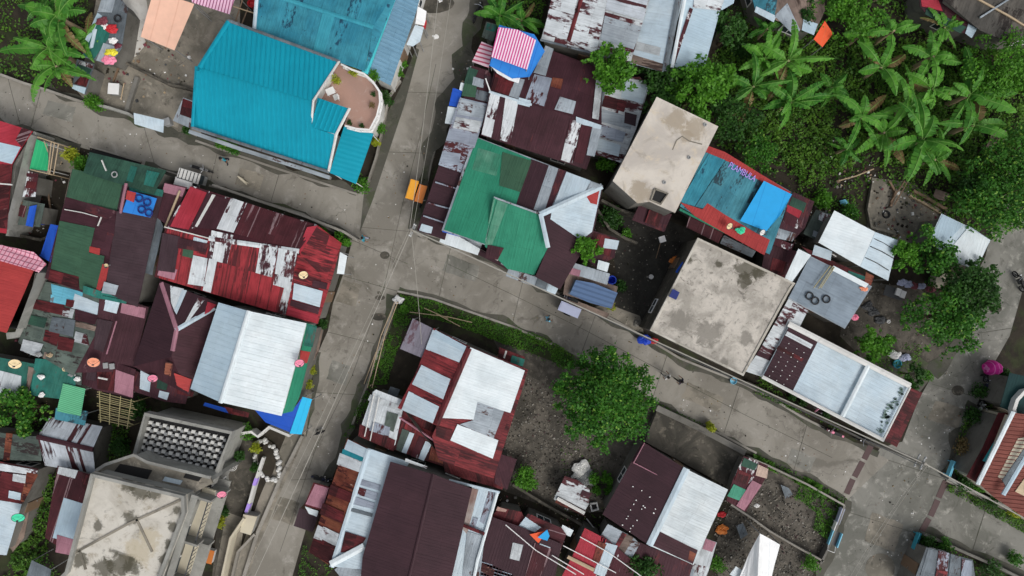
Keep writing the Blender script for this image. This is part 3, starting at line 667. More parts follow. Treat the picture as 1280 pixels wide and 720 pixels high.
def dog(label, x, y, mat, rz, s=.7):
    p = W(x, y, .45); base = V((p.x, p.y, 0)); root = thing('dog', label, 'dog', base)
    J = [(-.22, 0, .42), (0, 0, .42), (.2, 0, .44), (.33, 0, .56), (.44, 0, .6), (.55, 0, .57), (-.34, 0, .46), (-.48, 0, .58)]; R = [.1, .1, .12, .075, .075, .035, .03, .015]; E = [(0, 1), (1, 2), (2, 3), (3, 4), (4, 5), (0, 6), (6, 7)]
    for s in (-1, 1):
        i = len(J); J += [(.2, s * .08, .3), (.19, s * .08, .14), (.21, s * .08, .03)]; R += [.045, .028, .028]; E += [(2, i), (i, i + 1), (i + 1, i + 2)]
        i = len(J); J += [(-.2, s * .08, .3), (-.3, s * .08, .16), (-.26, s * .08, .03)]; R += [.055, .028, .028]; E += [(0, i), (i, i + 1), (i + 1, i + 2)]
        i = len(J); J += [(.42, s * .05, .68)]; R += [.02]; E += [(4, i)]
    skin('body', J, E, R, lambda c: 0, root, base, [mat]); root.rotation_euler = (0, 0, rz); root.scale = (s, s, s); return root
def wheel(root, c, r, rz, w=.09, name='wheel'):
    T = Matrix.Rotation(rz, 3, 'Z') @ Matrix.Rotation(math.pi / 2, 3, 'X'); m = MB(); m.torus(c, r - w / 2, w / 2, 20, 8, T=T); o = m.build(name, 'rubber', root, smooth=True); o.name = name
    m = MB(); m.lathe(c, [(.001, -.03), (r * .28, -.03), (r * .62, -.01), (r * .62, .01), (r * .28, .03), (.001, .03)], 12, R=T); m.build('rim', 'chrome', o); return o
def moto_parts(root, o, rz, mat):
    R = Matrix.Rotation(rz, 3, 'Z'); q = lambda x, y, z: o + R @ V((x, y, z))
    for x in (-.62, .62): wheel(root, q(x, 0, .3), .3, rz)
    m = MB(); m.tube([q(-.62, 0, .3), q(-.3, 0, .5), q(.2, 0, .42), q(.35, 0, .85)], .05, 6); m.tube([q(.35, 0, .85), q(.62, .07, .3)], .03, 6); m.tube([q(.35, 0, .85), q(.62, -.07, .3)], .03, 6); m.box(q(0, 0, .4), .4, .22, .3, rz); m.build('frame', 'dkgrey', root)
    m = MB(); m.lathe(q(.12, 0, .66), [(.03, -.12), (.14, -.06), (.15, .04), (.08, .12), (.001, .13)], 10, R=R @ Matrix.Diagonal((1.5, .8, 1))); m.box(q(.5, 0, .66), .14, .16, .16, rz); m.build('fuel_tank', mat, root, smooth=False)
    m = MB(); m.box(q(-.3, 0, .74), .62, .24, .09, rz); m.build('seat', 'black', root)
    m = MB(); m.tube([q(.25, -.36, .98), q(.36, -.1, .96), q(.36, .1, .96), q(.25, .36, .98)], .018, 6); m.build('handlebar', 'chrome', root)
    m = MB(); m.box(q(-.72, 0, .56), .3, .15, .04, rz); m.build('mudguard', mat, root)
    m = MB(); m.lathe(q(.5, 0, .84), [(.001, 0), (.08, .02), (.085, .08), (.001, .09)], 10, R=R @ Matrix.Rotation(math.pi / 2, 3, 'Y')); m.build('headlight', 'chrome', root)
def motorbike(label, x, y, dx, dy, mat):
    p = W(x, y, .7); base = V((p.x, p.y, 0)); root = thing('motorbike', label, 'motorbike', base); moto_parts(root, base, pxang(dx, dy), mat); return root
def tricycle(label, x, y, dx, dy, roofc, roofb, side=-1, stripe=False, L=1.75, Wd=.85, hood=True):
    """x, y = centre of the sidecar roof; roofc its colour, roofb the colour of the rider's hood"""
    p = W(x, y, 1.75); base = V((p.x, p.y, 0)); rz = pxang(dx, dy); root = thing('tricycle', label, 'tricycle', base); R = Matrix.Rotation(rz, 3, 'Z'); q = lambda a, b, c: base + R @ V((a, b, c))
    m = MB(); m.box(q(0, 0, .38), L * .92, Wd * .9, .1, rz); m.box(q(-L * .44, 0, .8), .06, Wd * .9, .8, rz); m.box(q(0, -side * Wd * .43, .68), L * .9, .04, .55, rz); m.box(q(L * .42, 0, .62), .05, Wd * .9, .45, rz); m.build('sidecar_body', roofb, root)
    m = MB(); m.box(q(-.25, 0, .6), .5, Wd * .8, .3, rz); m.build('seat', 'black', root)
    m = MB(); m.box(q(0, 0, 1.75), L, Wd, .05, rz); m.box(q(0, 0, 1.79), L * .9, Wd * .8, .035, rz); rf = m.build('roof', roofc, root)
    if stripe:
        for i in range(6): m = MB(); m.box(q(-L * .42 + i * L * .165, 0, 1.825), .05, Wd * .9, .03, rz); m.build('roof_bar', 'dkgrey', rf)
    for a in (-.46, .46):
        for b in (-.45, .45): m = MB(); m.tube([q(a * L, b * Wd, .4), q(a * L, b * Wd, 1.73)], .02, 5); m.build('post', 'chrome', root)
    m = MB(); m.box(q(L * .47, 0, 1.25), .02, Wd * .82, .6, rz); m.build('windscreen', 'glass', root)
    wheel(root, q(-.1, -side * (Wd * .5 + .07), .28), .28, rz)
    o = base + R @ V((.15, side * (Wd * .5 + .42), 0)); moto_parts(root, o, rz, roofb)
    if hood:
        m = MB(); m.box(o + R @ V((-.05, 0, 1.72)), 1.35, .62, .04, rz); m.build('hood', roofb, root)
        for a in (-.6, .5): m = MB(); m.tube([o + R @ V((a, 0, .7)), o + R @ V((a, 0, 1.7))], .018, 5); m.build('post', 'chrome', root)
    return root
A_ = (142, 43); B_ = (-38, 120)          # the two directions of the street grid in the picture plane
# ------------------------------------------------------------------ ground, roads
m = MB(); m.face([V((-400, -400, 0)), V((400, -400, 0)), V((400, 400, 0)), V((-400, 400, 0))]); o = m.build('ground', 'dirt'); o['kind'] = 'structure'
ground('road', '1182,598 1230,622 1300,658 1500,745 1500,830 1290,727 1200,685 1150,667 1100,640 1110,570', .008, 'roadwet')
ground('road', '1300,100 1250,240 1232,320 1216,352 1204,420 1165,470 1148,500 1128,552 1100,560 1060,622 1040,680 1020,735 990,850 1080,850 1125,735 1150,667 1182,598 1200,545 1222,505 1242,455 1262,420 1282,350 1300,300 1340,200', .012, 'roadwet')
ground('road', '497,300 522,290 560,300 600,317 650,342 700,368 760,396 800,418 850,448 930,480 960,495 1000,520 1050,545 1112,575 1060,624 1000,592 945,566 900,542 860,527 820,505 790,484 730,450 690,430 640,408 600,394 540,373 505,362 480,362', .016, 'road')
ground('road', '-160,50 -10,92 60,112 110,132 165,150 200,166 245,176 300,195 350,212 400,228 447,243 480,262 450,300 440,302 380,268 300,243 240,225 180,208 100,184 45,164 -10,149 -160,110', .020, 'road')
ground('road', '620,-100 612,-20 592,30 570,110 552,160 540,205 523,290 514,330 497,364 462,472 440,532 415,592 385,652 365,722 340,830 270,830 305,722 330,652 355,604 380,545 394,475 398,440 410,413 416,380 430,340 440,302 447,243 464,225 480,150 500,110 520,60 530,-10 540,-100', .024, 'road')
ground('pavement', '455,240 464,225 480,150 500,110 520,60 524,62 506,130 486,190 466,250 450,290', .034, 'roadedge')
ground('pavement', '392,480 382,545 352,612 320,690 305,740 285,740 300,690 325,620 356,548 372,500', .034, 'slab')
ground('yard', '120,0 300,0 300,120 245,172 200,164 110,130 95,112 110,60', .006, 'slab')
ground('yard', '147,-5 182,-5 186,18 177,38 183,55 169,71 154,72 149,50 151,25', .016, 'limeslab')
ground('yard', '172,98 235,118 222,160 160,138', .016, 'slab')
ground('yard', '20,160 75,178 100,186 78,262 10,292 0,240', .006, 'slab')
ground('yard', '60,210 88,216 72,290 45,300 20,290', .012, 'dirt')
ground('yard', '600,392 655,412 730,450 780,490 822,510 760,640 700,640 620,610 640,470', .004, 'yard')
ground('grass', '500,367 540,375 600,396 655,416 720,452 706,458 640,432 560,404 512,392 494,437 480,480 458,480 475,440', .010, 'grass')
ground('yard', '760,270 800,260 870,290 850,340 800,412 740,390 770,340', .004, 'yarddark')  # shade between the tall houses is put into this yard's dark colour
ground('yard', '715,390 760,380 800,395 805,418 760,398', .012, 'slab')
ground('yard', '935,575 1000,600 1050,640 1035,690 1005,735 900,730 890,690 910,640', .006, 'yard')
ground('yard', '1060,350 1150,360 1200,420 1160,470 1100,470 1050,420', .006, 'yard')
ground('yard', '1098,468 1140,440 1172,462 1150,490 1138,482', .014, 'roadedge')
ground('yard', '290,545 312,548 330,560 318,600 300,650 285,722 265,722 272,650 285,590', .014, 'slabdark')
ground('yard', '283,640 306,648 296,722 268,722', .022, 'slab')
ground('yard', '1090,222 1140,228 1182,262 1165,312 1140,318 1084,285', .02, 'slab')
ground('path', '640,120 660,240 600,300 560,290 580,180', .004, 'yarddark')
# joints cast between the slabs of the streets
m = MB()
for s in ('10,97 25,155', '52,110 38,162', '180,158 195,211', '272,190 262,232', '350,214 338,255', '498,115 568,117', '486,190 543,192', '450,284 520,290', '440,300 510,330', '430,345 497,364', '410,415 478,432', '390,490 455,494', '363,600 412,597', '565,302 548,374', '655,346 640,407', '745,392 725,446', '835,440 815,500', '925,480 905,541', '1010,526 992,588', '1200,420 1266,410', '1165,480 1225,498', '1110,575 1185,600', '1235,626 1215,690', '1060,640 1150,668', '545,80 525,170 502,260 480,360 440,470 395,560 350,690', '560,330 640,368 730,412 820,460 930,518 1040,572'):
    P = [W(x, y, 0) for x, y in pp(s)]; strip(m, P, .035, .02, .0275)
o = m.build('road_joint', 'mark'); o['kind'] = 'structure'; o.data.materials.clear(); o.data.materials.append(MATS['roadedge'])
for s in ('1089,556 1080,574', '1078,577 1068,596', '1066,599 1058,617', '1182,601 1173,622', '1172,625 1163,645', '1161,648 1152,664'):
    P = [W(x, y, 0) for x, y in pp(s)]; m = MB(); strip(m, P, .46, .01, .032); o = m.build('road_marking', 'mark'); o['kind'] = 'structure'
# kerbs and drain edges
m = MB()
for s in ('497,364 540,373 600,394 640,408 690,430', '820,505 860,527 900,542 945,566', '447,243 400,228 350,212 300,195 245,176', '523,290 560,300 600,317 650,342 700,368 760,396 800,418 850,448 930,480 960,495 1000,520 1050,545', '440,302 380,268 300,243 262,232', '497,368 480,420 462,472 440,532', '1182,600 1230,624 1300,658', '1152,668 1200,687 1290,728'):
    strip(m, [W(x, y, 0) for x, y in pp(s)], .16, .0, .12)
o = m.build('kerb', 'kerb'); o['kind'] = 'structure'
for s in ('46,167 70,173 97,183', '112,188 140,196 176,207', '197,215 222,223'):
    P = [W(x, y, 0) for x, y in pp(s)]; m = MB(); strip(m, P, .42, .02, .026); o = m.build('drain', 'darkpit'); o['kind'] = 'structure'
    m = MB(); strip(m, [p + V((0.08, .28, 0)) for p in P], .1, 0, .14); strip(m, [p - V((0.08, .28, 0)) for p in P], .1, 0, .14); o = m.build('kerb', 'kerb'); o['kind'] = 'structure'

# ================================================================== NORTH WEST
house('teal_house', 'large two storey house with bright teal ribbed roof beside the terrace', [
    ('286,27 424,78 392,127,r 250,84,r', 'teal', (0, -1)), ('250,84,r 392,127,r 389,159 418,168 411,214 241,158 246,84', 'teal', (-3, 100)),
    ('397,122,5.25 437,136,5.25 421,168,5.55 389,159,5.55', 'teal', (-38, 120))],
    caps=[('286,27 250,84,r 246,88', .32, 'teal'), ('246,84 241,158', .22, 'teal'), ('286,26 424,77', .2, 'galvdark'), ('424,77 392,126,r 389,160', .14, 'whitewash'), ('437,136,5.3 421,167,5.5 411,214', .17, 'whitewash'), ('241,160 411,215', .2, 'galvdark')],
    ez=5.2, rz=6.1, wall='whitewash', rib=RIBL, foot='290,32 420,82 392,128 418,160 408,208 246,155 252,88', wz=5.2, ov=.35)
canopy('porch_roof', 'teal ribbed porch roof below the terrace on the street corner', '430,158,3.4 467,167,3.1 445,230,3.1 412,216,3.4', 'teal', (30, 8), posts=True, cat='porch', sag=0, postmat='whitep')
lowwall('balcony_edge', 'pale blue balcony edge along the street front of the teal house', '236,164 300,186 360,205 412,222', .2, .5, 'plaster', z=2.9, cap='galv', cat='balcony')
flat('terrace', 'pinkish roof terrace enclosed by white balustrade beside teal roof', '424,79 456,92 474,114 473,138 462,163 430,157 438,136 397,123', 3.3, 'terracotta', 'whitewash', ov=.1, cat='terrace', win=False)
t = thing('balustrade', 'white curved balustrade round the pinkish terrace', 'balustrade', W(460, 120, 3.3)); P = [W(x, y, 4.1) for x, y in pp('426,80 440,87 455,92 466,102 474,114 475,128 471,145 462,162 446,161 431,157')]
m = MB(); strip(m, P, .13, 4.0, 4.1); m.build('rail', 'whitep', t); m = MB(); strip(m, P, .16, 3.3, 3.42); m.build('plinth', 'whitep', t)
for i in range(len(P) - 1):
    L = (P[i + 1] - P[i]).length; k = max(1, int(L / .35))
    for j in range(k): q = P[i].lerp(P[i + 1], (j + .5) / k); q.z = 3.42; m = MB(); m.lathe(q, [(.04, 0), (.07, .15), (.03, .4), (.05, .58)], 7); m.build('baluster', 'whitep', t)
bush('yellow potted plant by the north rail of the terrace', 441, 90, .42, .7, 'leafyellow', 260, .12, 3.3, 'potted plant')
bush('olive potted plant against the teal roof on the terrace', 420, 100, .42, .8, 'leafyellow', 260, .12, 3.3, 'potted plant')
bush('bright green potted plant at the terrace corner near blue-grey roof', 467, 95, .5, .9, 'leafbright', 300, .14, 3.3, 'potted plant')
bush('reddish potted plant on the east side of the terrace', 465, 132, .28, .5, 'dryleaf', 140, .1, 3.3, 'potted plant')
for i, (x, y, l) in enumerate(((437, 153, 'small potted plant at the south rail of the terrace, west one'), (452, 157, 'small potted plant at the south rail of the terrace, east one'), (467, 118, 'leafy pot plant by the curved east rail of the terrace'))): bush(l, x, y, .24, .45, 'leafdark', 120, .1, 3.3, 'potted plant', group='pot plants on the terrace')
t = thing('garden_table', 'small white table on the pink terrace', 'table', V((*W(413, 114, 4).to_2d(), 3.3))); o = V(t['_o']); m = MB(); m.box(o + V((0, 0, .72)), .62, .5, .04, .4); m.build('table_top', 'whitep', t)
for a, b in ((-.24, -.18), (.24, -.18), (.24, .18), (-.24, .18)): m = MB(); m.tube([o + V((a, b, 0)), o + V((a, b, .7))], .02, 5); m.build('leg', 'whitep', t)
t = thing('garden_chair', 'white plastic chair beside the terrace table', 'chair', V((*W(419, 120, 4).to_2d(), 3.3))); o = V(t['_o']); m = MB(); m.box(o + V((0, 0, .42)), .4, .4, .04, .4); m.build('seat', 'whitep', t); m = MB(); m.box(o + V((.17, -.08, .66)), .04, .4, .45, .4); m.build('backrest', 'whitep', t)
for a, b in ((-.16, -.16), (.16, -.16), (.16, .16), (-.16, .16)): m = MB(); m.tube([o + V((a, b, 0)), o + V((a, b, .41))], .015, 5); m.build('leg', 'whitep', t)
house('blue_roof_house', 'big house with faded blue-teal roof behind the bright teal one', [
    ('322,-12,r 466,34,r 456,89 424,78 318,38', 'blueteal', (-38, 120)), ('336,-60 505,-28 466,34,r 322,-12,r', 'blueteal', (38, -120)), ('466,34,r 506,-30 457,90', 'blueteal', (120, 38))],
    patches=[(0, '404,14 419,19 404,70 391,66', 'cyan2', 'brighter turquoise strip of roofing'), (1, '325,-45 350,-40 340,-8 326,-12', 'cyan2')],
    caps=[('322,-12,r 466,34,r', .28, 'cyan2'), ('318,38 322,-12,r', .25, 'palewhite')], ez=4.3, rz=4.5, wall='whitewash')
house('lean_to_house', 'street side lean-to with blue-grey ribbed roof and cyan edge', [('500,-40,3.9 533,-30,3.1 518,22,3.1 488,107,3.1 458,91,3.9', 'bluegrey', (30, 10))], caps=[('505,-40,4.0 487,6,4.0 456,91,4.0', .5, 'cyan')], ez=3.1, rz=3.9, wall='whitewash', rib=RIBL)
canopy('awning', 'rounded white shop awning over the street by the blue-grey roof', '522,8,2.8 533,14,2.4 531,32,2.3 519,30,2.8', 'tentwhite', (1, .3), sag=.05, posts=True, cat='awning')
canopy('awning', 'pale blue lower half of the rounded awning over the street', '519,31,2.8 530,34,2.3 525,52,2.3 516,58,2.5 508,56,2.8', 'palewhite', (1, .3), sag=0, cat='awning')
crate('sign_box', 'small red sign box at the edge of the white awning', 531, 30, 1.9, .12, .5, .4, -.2, 'redp', 'sign')
canopy('tarp_canopy', 'peach fabric canopy above the concrete yard', '192,-12,3.4 243,5,3.2 218,63,3.0 176,46,3.0', 'peach', B_, sag=.1)
canopy('tarp_canopy', 'pink and purple striped tarpaulin at the top edge beside the peach canopy', '238,-12,3 296,-8,3.2 287,18,2.9 240,3,2.9', 'pinkstripe2', B_, sag=.1)
bin_('bucket', 'red bucket between the blue roof and pink tarpaulin', 314, 4, 0, .3, .6, 'redp')
for i, s in enumerate(('292,8,2.2 322,18,2.2', '303,0,2.1 292,34,1.6', '310,10,1.5 300,36,1.2')): beam('timber_pole', ['pale timber lying north of the teal roof, longest', 'brown timber leaning north of the teal roof, upper one', 'brown timber leaning north of the teal roof, lower one'][i], s, .05, ['woodpale', 'wood', 'wood'][i])
crate('tank_lid', 'square white tank cover on the concrete yard', 142, 111, 0, .8, .8, .7, -.08, 'plaster', 'water tank', 'whitep')
t = beam('timber_pole', 'thin pale timber standing beside the square white tank', '155,104,.4 151,125,.4', .05, 'woodpale')
lowwall('yard_wall', 'brown timber sill across the concrete yard', '164,20 151,75 141,102', .12, .15, 'wood', cat='sill')
lowwall('yard_wall', 'dark low concrete wall across the west yard', '150,75 176,88 210,105 242,112', .18, .5, 'slabdark')
lowwall('yard_wall', 'low broken block wall between the two concrete yards', '171,96 163,120 157,140', .3, .35, 'block')
lowwall('yard_wall', 'street wall of the concrete yards north of the lane', '108,128 135,134 160,142 166,146', .2, .8, 'plaster')
lowwall('yard_wall', 'mossy garden wall along the banana grove and lane', '-20,88 0,93 30,104 60,113 92,124 108,129', .2, .5, 'kerb')
panel('street_panel', 'white sheet panel jutting over the lane', '167,141,2.2 205,150,2.2 204,166,2.0 168,155,2.0', 2.1, 'palewhite', (0, 1), 'panel')
house('lean_to', 'tiny maroon and grey lean-to beside the teal roof', [('229,122,2.6 243,127,2.6 240,161,2.3 216,151,2.3', 'galv', (-1, 4))], patches=[(0, '229,123 242,128 239,148 225,143', 'redroof')], ez=2.3, wall='block', cat='shed')
crate('water_drum', 'grey box at the lane edge beside white panel', 208, 152, 0, .5, .5, .6, .3, 'grey')
# junk shelter
house('junk_shelter', 'makeshift shelter of green and grey sheets piled with clothes', [('122,14 147,-8 160,10 152,60 138,82 118,75 103,71 106,55', 'galvdark', B_)], patches=[
    (0, '122,16 128,20 110,55 105,53', 'paleblue'), (0, '128,-2 144,0 140,16 122,15', 'galv'), (0, '122,30 138,37 136,48 118,74 104,70', 'tealgreen'), (0, '118,36 122,37 117,60 112,61', 'palewhite'), (0, '130,54 149,60 138,81 121,76', 'galv')], ez=2.3, rz=2.6, cat='shelter', win=False)
house('junk_shelter', 'low shack of dark green, red and pale sheets beside the bananas', [('96,74 118,80 107,118 90,110', 'galvdark', B_)], patches=[(0, '97,80 115,87 110,96 95,90', 'darkgreen2'), (0, '99,76 117,81 116,86 98,80', 'whiterust2'), (0, '102,95 112,98 108,109 93,105', 'redroof'), (0, '92,106 108,110 106,118 91,111', 'paleblue')], ez=2.0, cat='shelter', win=False)
def cloth(label, x, y, z, r, mat, cat='cloth heap', name='cloth_heap', fl=.45):
    p = W(x, y, z); m = MB(); n = 20; rings = []; K = 7
    for i in range(K):
        a = 1 - i / (K - 1) * .93; ring = []
        for k in range(n):
            t = 2 * math.pi * k / n; q = V((math.cos(t) * a * 1.6 + x, math.sin(t) * a * 1.6 + y, 0)); ed = 1 + .55 * mnoise.noise(V((math.cos(t) * 1.3 + x, math.sin(t) * 1.3, y))) + .22 * mnoise.noise(V((math.cos(t) * 4 + y, math.sin(t) * 4, x)))
            f = 1 - abs(mnoise.noise(q * 2.1)) * 2.2; hh = r * fl * (1 - a * a) ** .6 * (.55 + .5 * f) + .05 * mnoise.noise(q * 5); ring.append(p + V((math.cos(t) * a * r * ed * 1.15, math.sin(t) * a * r * ed * .85, max(0, hh) if i else 0)))
        rings.append(ring)
    for i in range(K - 1):
        for k in range(n): l = (k + 1) % n; m.face([rings[i][k], rings[i][l], rings[i + 1][l], rings[i + 1][k]])
    m.face(rings[-1]); m.face(rings[0][::-1]); return loose(name, label, cat, m, mat, None, False)
cloth('yellow cloth bundled on the junk shelter', 139, 65, 2.4, .38, 'yellow'); cloth('pink cloth spread below the yellow bundle on the junk shelter', 136, 75, 2.4, .45, 'pinkp')
cloth('red bundle on top of the junk shelter', 140, 36, 2.5, .42, 'redp'); cloth('dark red bundle by the yellow cloth', 147, 57, 2.4, .26, 'maroonp'); cloth('white cloth heap among the junk bundles', 141, 51, 2.4, .32, 'whitep')
cloth('mixed dark laundry on the green sheet of the junk shelter', 128, 27, 2.5, .4, 'cloth2'); cloth('pale bundle beside the dark laundry', 132, 33, 2.5, .25, 'whitep'); tyre('tyre leaning on the junk shelter above a brown frame', 147, 23, 2.5, group='tyres on the junk shelters'); tyre('dark tyre beside the banana grove shack', 101, 62, 2.1, group='tyres on the junk shelters')
bush('round bright green shrub on the lane wall', 118, 129, .75, 1.4, 'leafbright', 900, .16)
bush('yellow-green bush against the drain by the green netted frame', 91, 195, .7, 1.5, 'leafyellow', 700, .18); bush('second yellow-green bush beside the dark green roof', 104, 206, .75, 1.7, 'leafbright', 700, .18)
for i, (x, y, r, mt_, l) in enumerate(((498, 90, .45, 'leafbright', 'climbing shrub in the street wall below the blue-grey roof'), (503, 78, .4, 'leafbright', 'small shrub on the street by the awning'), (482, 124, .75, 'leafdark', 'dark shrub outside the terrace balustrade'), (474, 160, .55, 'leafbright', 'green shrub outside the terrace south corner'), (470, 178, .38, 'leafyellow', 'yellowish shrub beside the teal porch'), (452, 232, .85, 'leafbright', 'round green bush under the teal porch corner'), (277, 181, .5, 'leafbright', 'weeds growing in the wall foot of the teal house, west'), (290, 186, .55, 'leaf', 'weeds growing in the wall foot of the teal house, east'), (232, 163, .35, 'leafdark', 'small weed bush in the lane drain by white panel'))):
    bush(l, x, y, r, 1.2, mt_, 500, .15)
lowwall('street_wall', 'low street wall below the porch and terrace', '447,238 458,232 470,196 478,160 486,120 500,100', .15, .4, 'kerb')

# ================================================================== WEST BLOCK
house('corner_house', 'red and pale blue roofed house at the left edge by the lane', [('-40,140 0,151 41,164,3.2 27,185 15,206 8,292 -40,285', 'red', (-3, 1))], patches=[(0, '-40,168 0,178 26,184 15,205 -40,192', 'paleblue', 'pale blue band of roofing'), (0, '-30,205 15,206 9,286 -30,282', 'redroof'), (0, '28,160 40,164 28,184 20,175', 'maroonstreak')], caps=[('-20,228 15,231', .1, 'whitewash')], ez=3.1, rz=3.3, wall='plaster')
lowwall('side_wall', 'grey plaster wall along the red and blue roofed house', '44,165 18,207 9,295', .22, 2.2, 'plaster')
canopy('net_canopy', 'bright green net canopy in the grey yard', '46,174,2.5 59,180,2.5 62,214,2.3 37,211,2.3', 'greentarp', B_, sag=.15, postmat='whitep')
t = thing('frame_rack', 'white bar frame beside the green net canopy', 'frame', W(62, 195, 2.4)); 
for i, s in enumerate(('47,171 73,180', '38,212 64,218', '55,176 60,190', '64,178 60,216', '68,179 62,217', '73,180 67,218')):
    m = MB(); m.tube([W(x, y, 2.5) for x, y in pp(s)], .04, 6); m.build('bar', 'woodpale', t)
for x, y in ((47, 172), (73, 180), (38, 212), (64, 218)): p = W(x, y, 2.5); m = MB(); m.tube([V((p.x, p.y, 0)), p], .04, 6); m.build('leg', 'woodpale', t)
house('patched_shed', 'narrow shed of red and white sheets below the green canopy', [('35,214 48,217 44,246 28,246', 'whiterust', B_)], patches=[(0, '34,226 46,228 44,236 32,235', 'redroof'), (0, '33,216 46,218 46,222 34,221', 'maroonchip')], ez=2.2, cat='shed', win=False)
house('patched_shed', 'narrow dark red and grey shed under the blue tarp', [('29,250 56,255 50,284 22,281', 'greygreen', B_)], patches=[(0, '26,256 34,258 30,272 23,270', 'maroonstreak')], ez=2.1, cat='shed', win=False)
canopy('tarp', 'crumpled blue tarp on the grey shed by the red roofs', '37,258,2.3 46,256,2.3 41,284,2.3 32,282,2.3', 'deepblue', B_, sag=.1, posts=False, zg=2.1)
bin_('water_drum', 'blue drum beside the crumpled blue tarp', 46, 276, 0, .28, .9, 'blue', 'drum', 'ltblue'); cloth('dark laundry heap by the blue drum', 52, 268, .4, .5, 'cloth2')
beam('timber_pole', 'brown timber post lying in the dirt passage', '60,240,.3 63,262,.3', .07, 'wood')
lowwall('yard_wall', 'dark mossy yard wall south of the blue tarp', '14,292 50,300 74,290', .2, 1.0, 'slabdark')
house('green_roof_house', 'long low house with dark green roof behind the drain', [('112,190 208,213 192,243,r 150,230,r 104,216,r', 'darkgreen2', (3, -9))], patches=[(0, '164,207 172,209 166,228 158,226', 'tealgreen'), (0, '184,213 200,216 192,234 180,231', 'tealgreen')], caps=[('128,201,3.2 133,213,3.3', .08, 'whitewash')], ez=2.7, rz=3.1, wall='green_w' if 'green_w' in MATS else 'block')
tyre('pale worn tyre ring on the dark green roof', 143, 218, 3.15, 'grey', .2, .05)
house('brown_roof_house', 'sprawling house with brown and green patched roof', [
    ('90,212 205,240 196,272 146,264,r 82,246', 'browngrey', B_), ('82,246 146,264,r 131,365,r 120,372 56,348 73,281', 'maroon', (-142, -43)), ('146,264,r 196,272 172,384 131,365,r', 'browngrey', (142, 30))],
    patches=[(0, '91,211 154,227 146,264 83,246', 'darkgreen', 'dark green square of roofing'), (0, '163,227 205,238 203,246 162,238', 'tealgreen'), (1, '75,276 119,285 112,316 131,320 127,350 119,368 100,361 99,346 64,336', 'darkgreen', 'L-shaped green patch of roofing'), (1, '63,337 99,346 98,361 61,351', 'redroof'), (1, '113,308 126,311 125,319 112,315', 'brightred'),
             (1, '129,330 137,331 133,352 124,366 120,366', 'brightred'), (2, '131,352 149,357 145,369 128,366', 'galv'), (1, '108,350 114,348 121,352 119,364 111,362', 'whiterust'), (1, '119,286 145,268 143,292 136,320 113,314', 'maroon')],
    caps=[('82,262,3.1 104,266,3.2 122,271,3.2', .06, 'whitewash'), ('127,272,3.3 123,282,3.3', .06, 'whitewash'), ('158,230,3.2 151,266,3.3', .2, 'pink')], ez=2.9, rz=3.4)
canopy('tarp', 'bright blue and red tarpaulin weighed down by tyres', '162,238,3.45 196,248,3.3 188,272,3.35 153,265,3.55', 'bluetarp', B_, sag=.0, posts=False, zg=3.2)
panel('tarp_patch', 'red corner patch of the blue tarpaulin', '159,238,3.6 170,241,3.58 167,253,3.6 157,249,3.62', 3.6, 'brightred', B_, 'tarp patch', rib=None)
for x, y, l in ((174, 248, 'blue-black tyre at the upper left of the blue tarp'), (184, 253, 'blue-black tyre at the upper right of the blue tarp'), (177, 262, 'blue-black tyre at the lower left of the blue tarp'), (186, 266, 'small blue-black tyre at the lower right corner of the blue tarp')): tyre(l, x, y, 3.6, 'bluering', .25, .06, 'tyres on the blue tarpaulin')
panel('lean_sheet', 'blue sheet hanging beside the green patched roof', '63,280,2.6 73,282,2.8 63,328,2.8 50,320,2.2', 2.6, 'deepblue', B_)
dish('small orange-white dish on the brown patched roof', 133, 331, 3.9, 'creamp', r=.16, mast=.5)
house('red_house', 'house with plain bright red roof at the left edge', [('-50,300 0,326 42,338 30,366 8,416 -50,400', 'brightred', (-4, -1))], patches=[], caps=[], ez=3.6, rz=3.7, wall='plaster', foot='-50,300 0,322 46,336 50,340 22,415 -40,405', wz=3.6, ov=.2)
canopy('checked_awning', 'pink checked awning along the top of the red roof', '-20,300,3.3 0,306,3.3 42,315,3.2 58,330,3.1 48,341,3.4 42,338,3.6 0,326,3.7', 'pinkcheck', B_, sag=0, cat='awning', posts=False)
lowwall('side_wall', 'grey mossy wall along the bright red roof', '48,342 44,362 34,392 22,418 8,420', .5, 2.4, 'plaster')
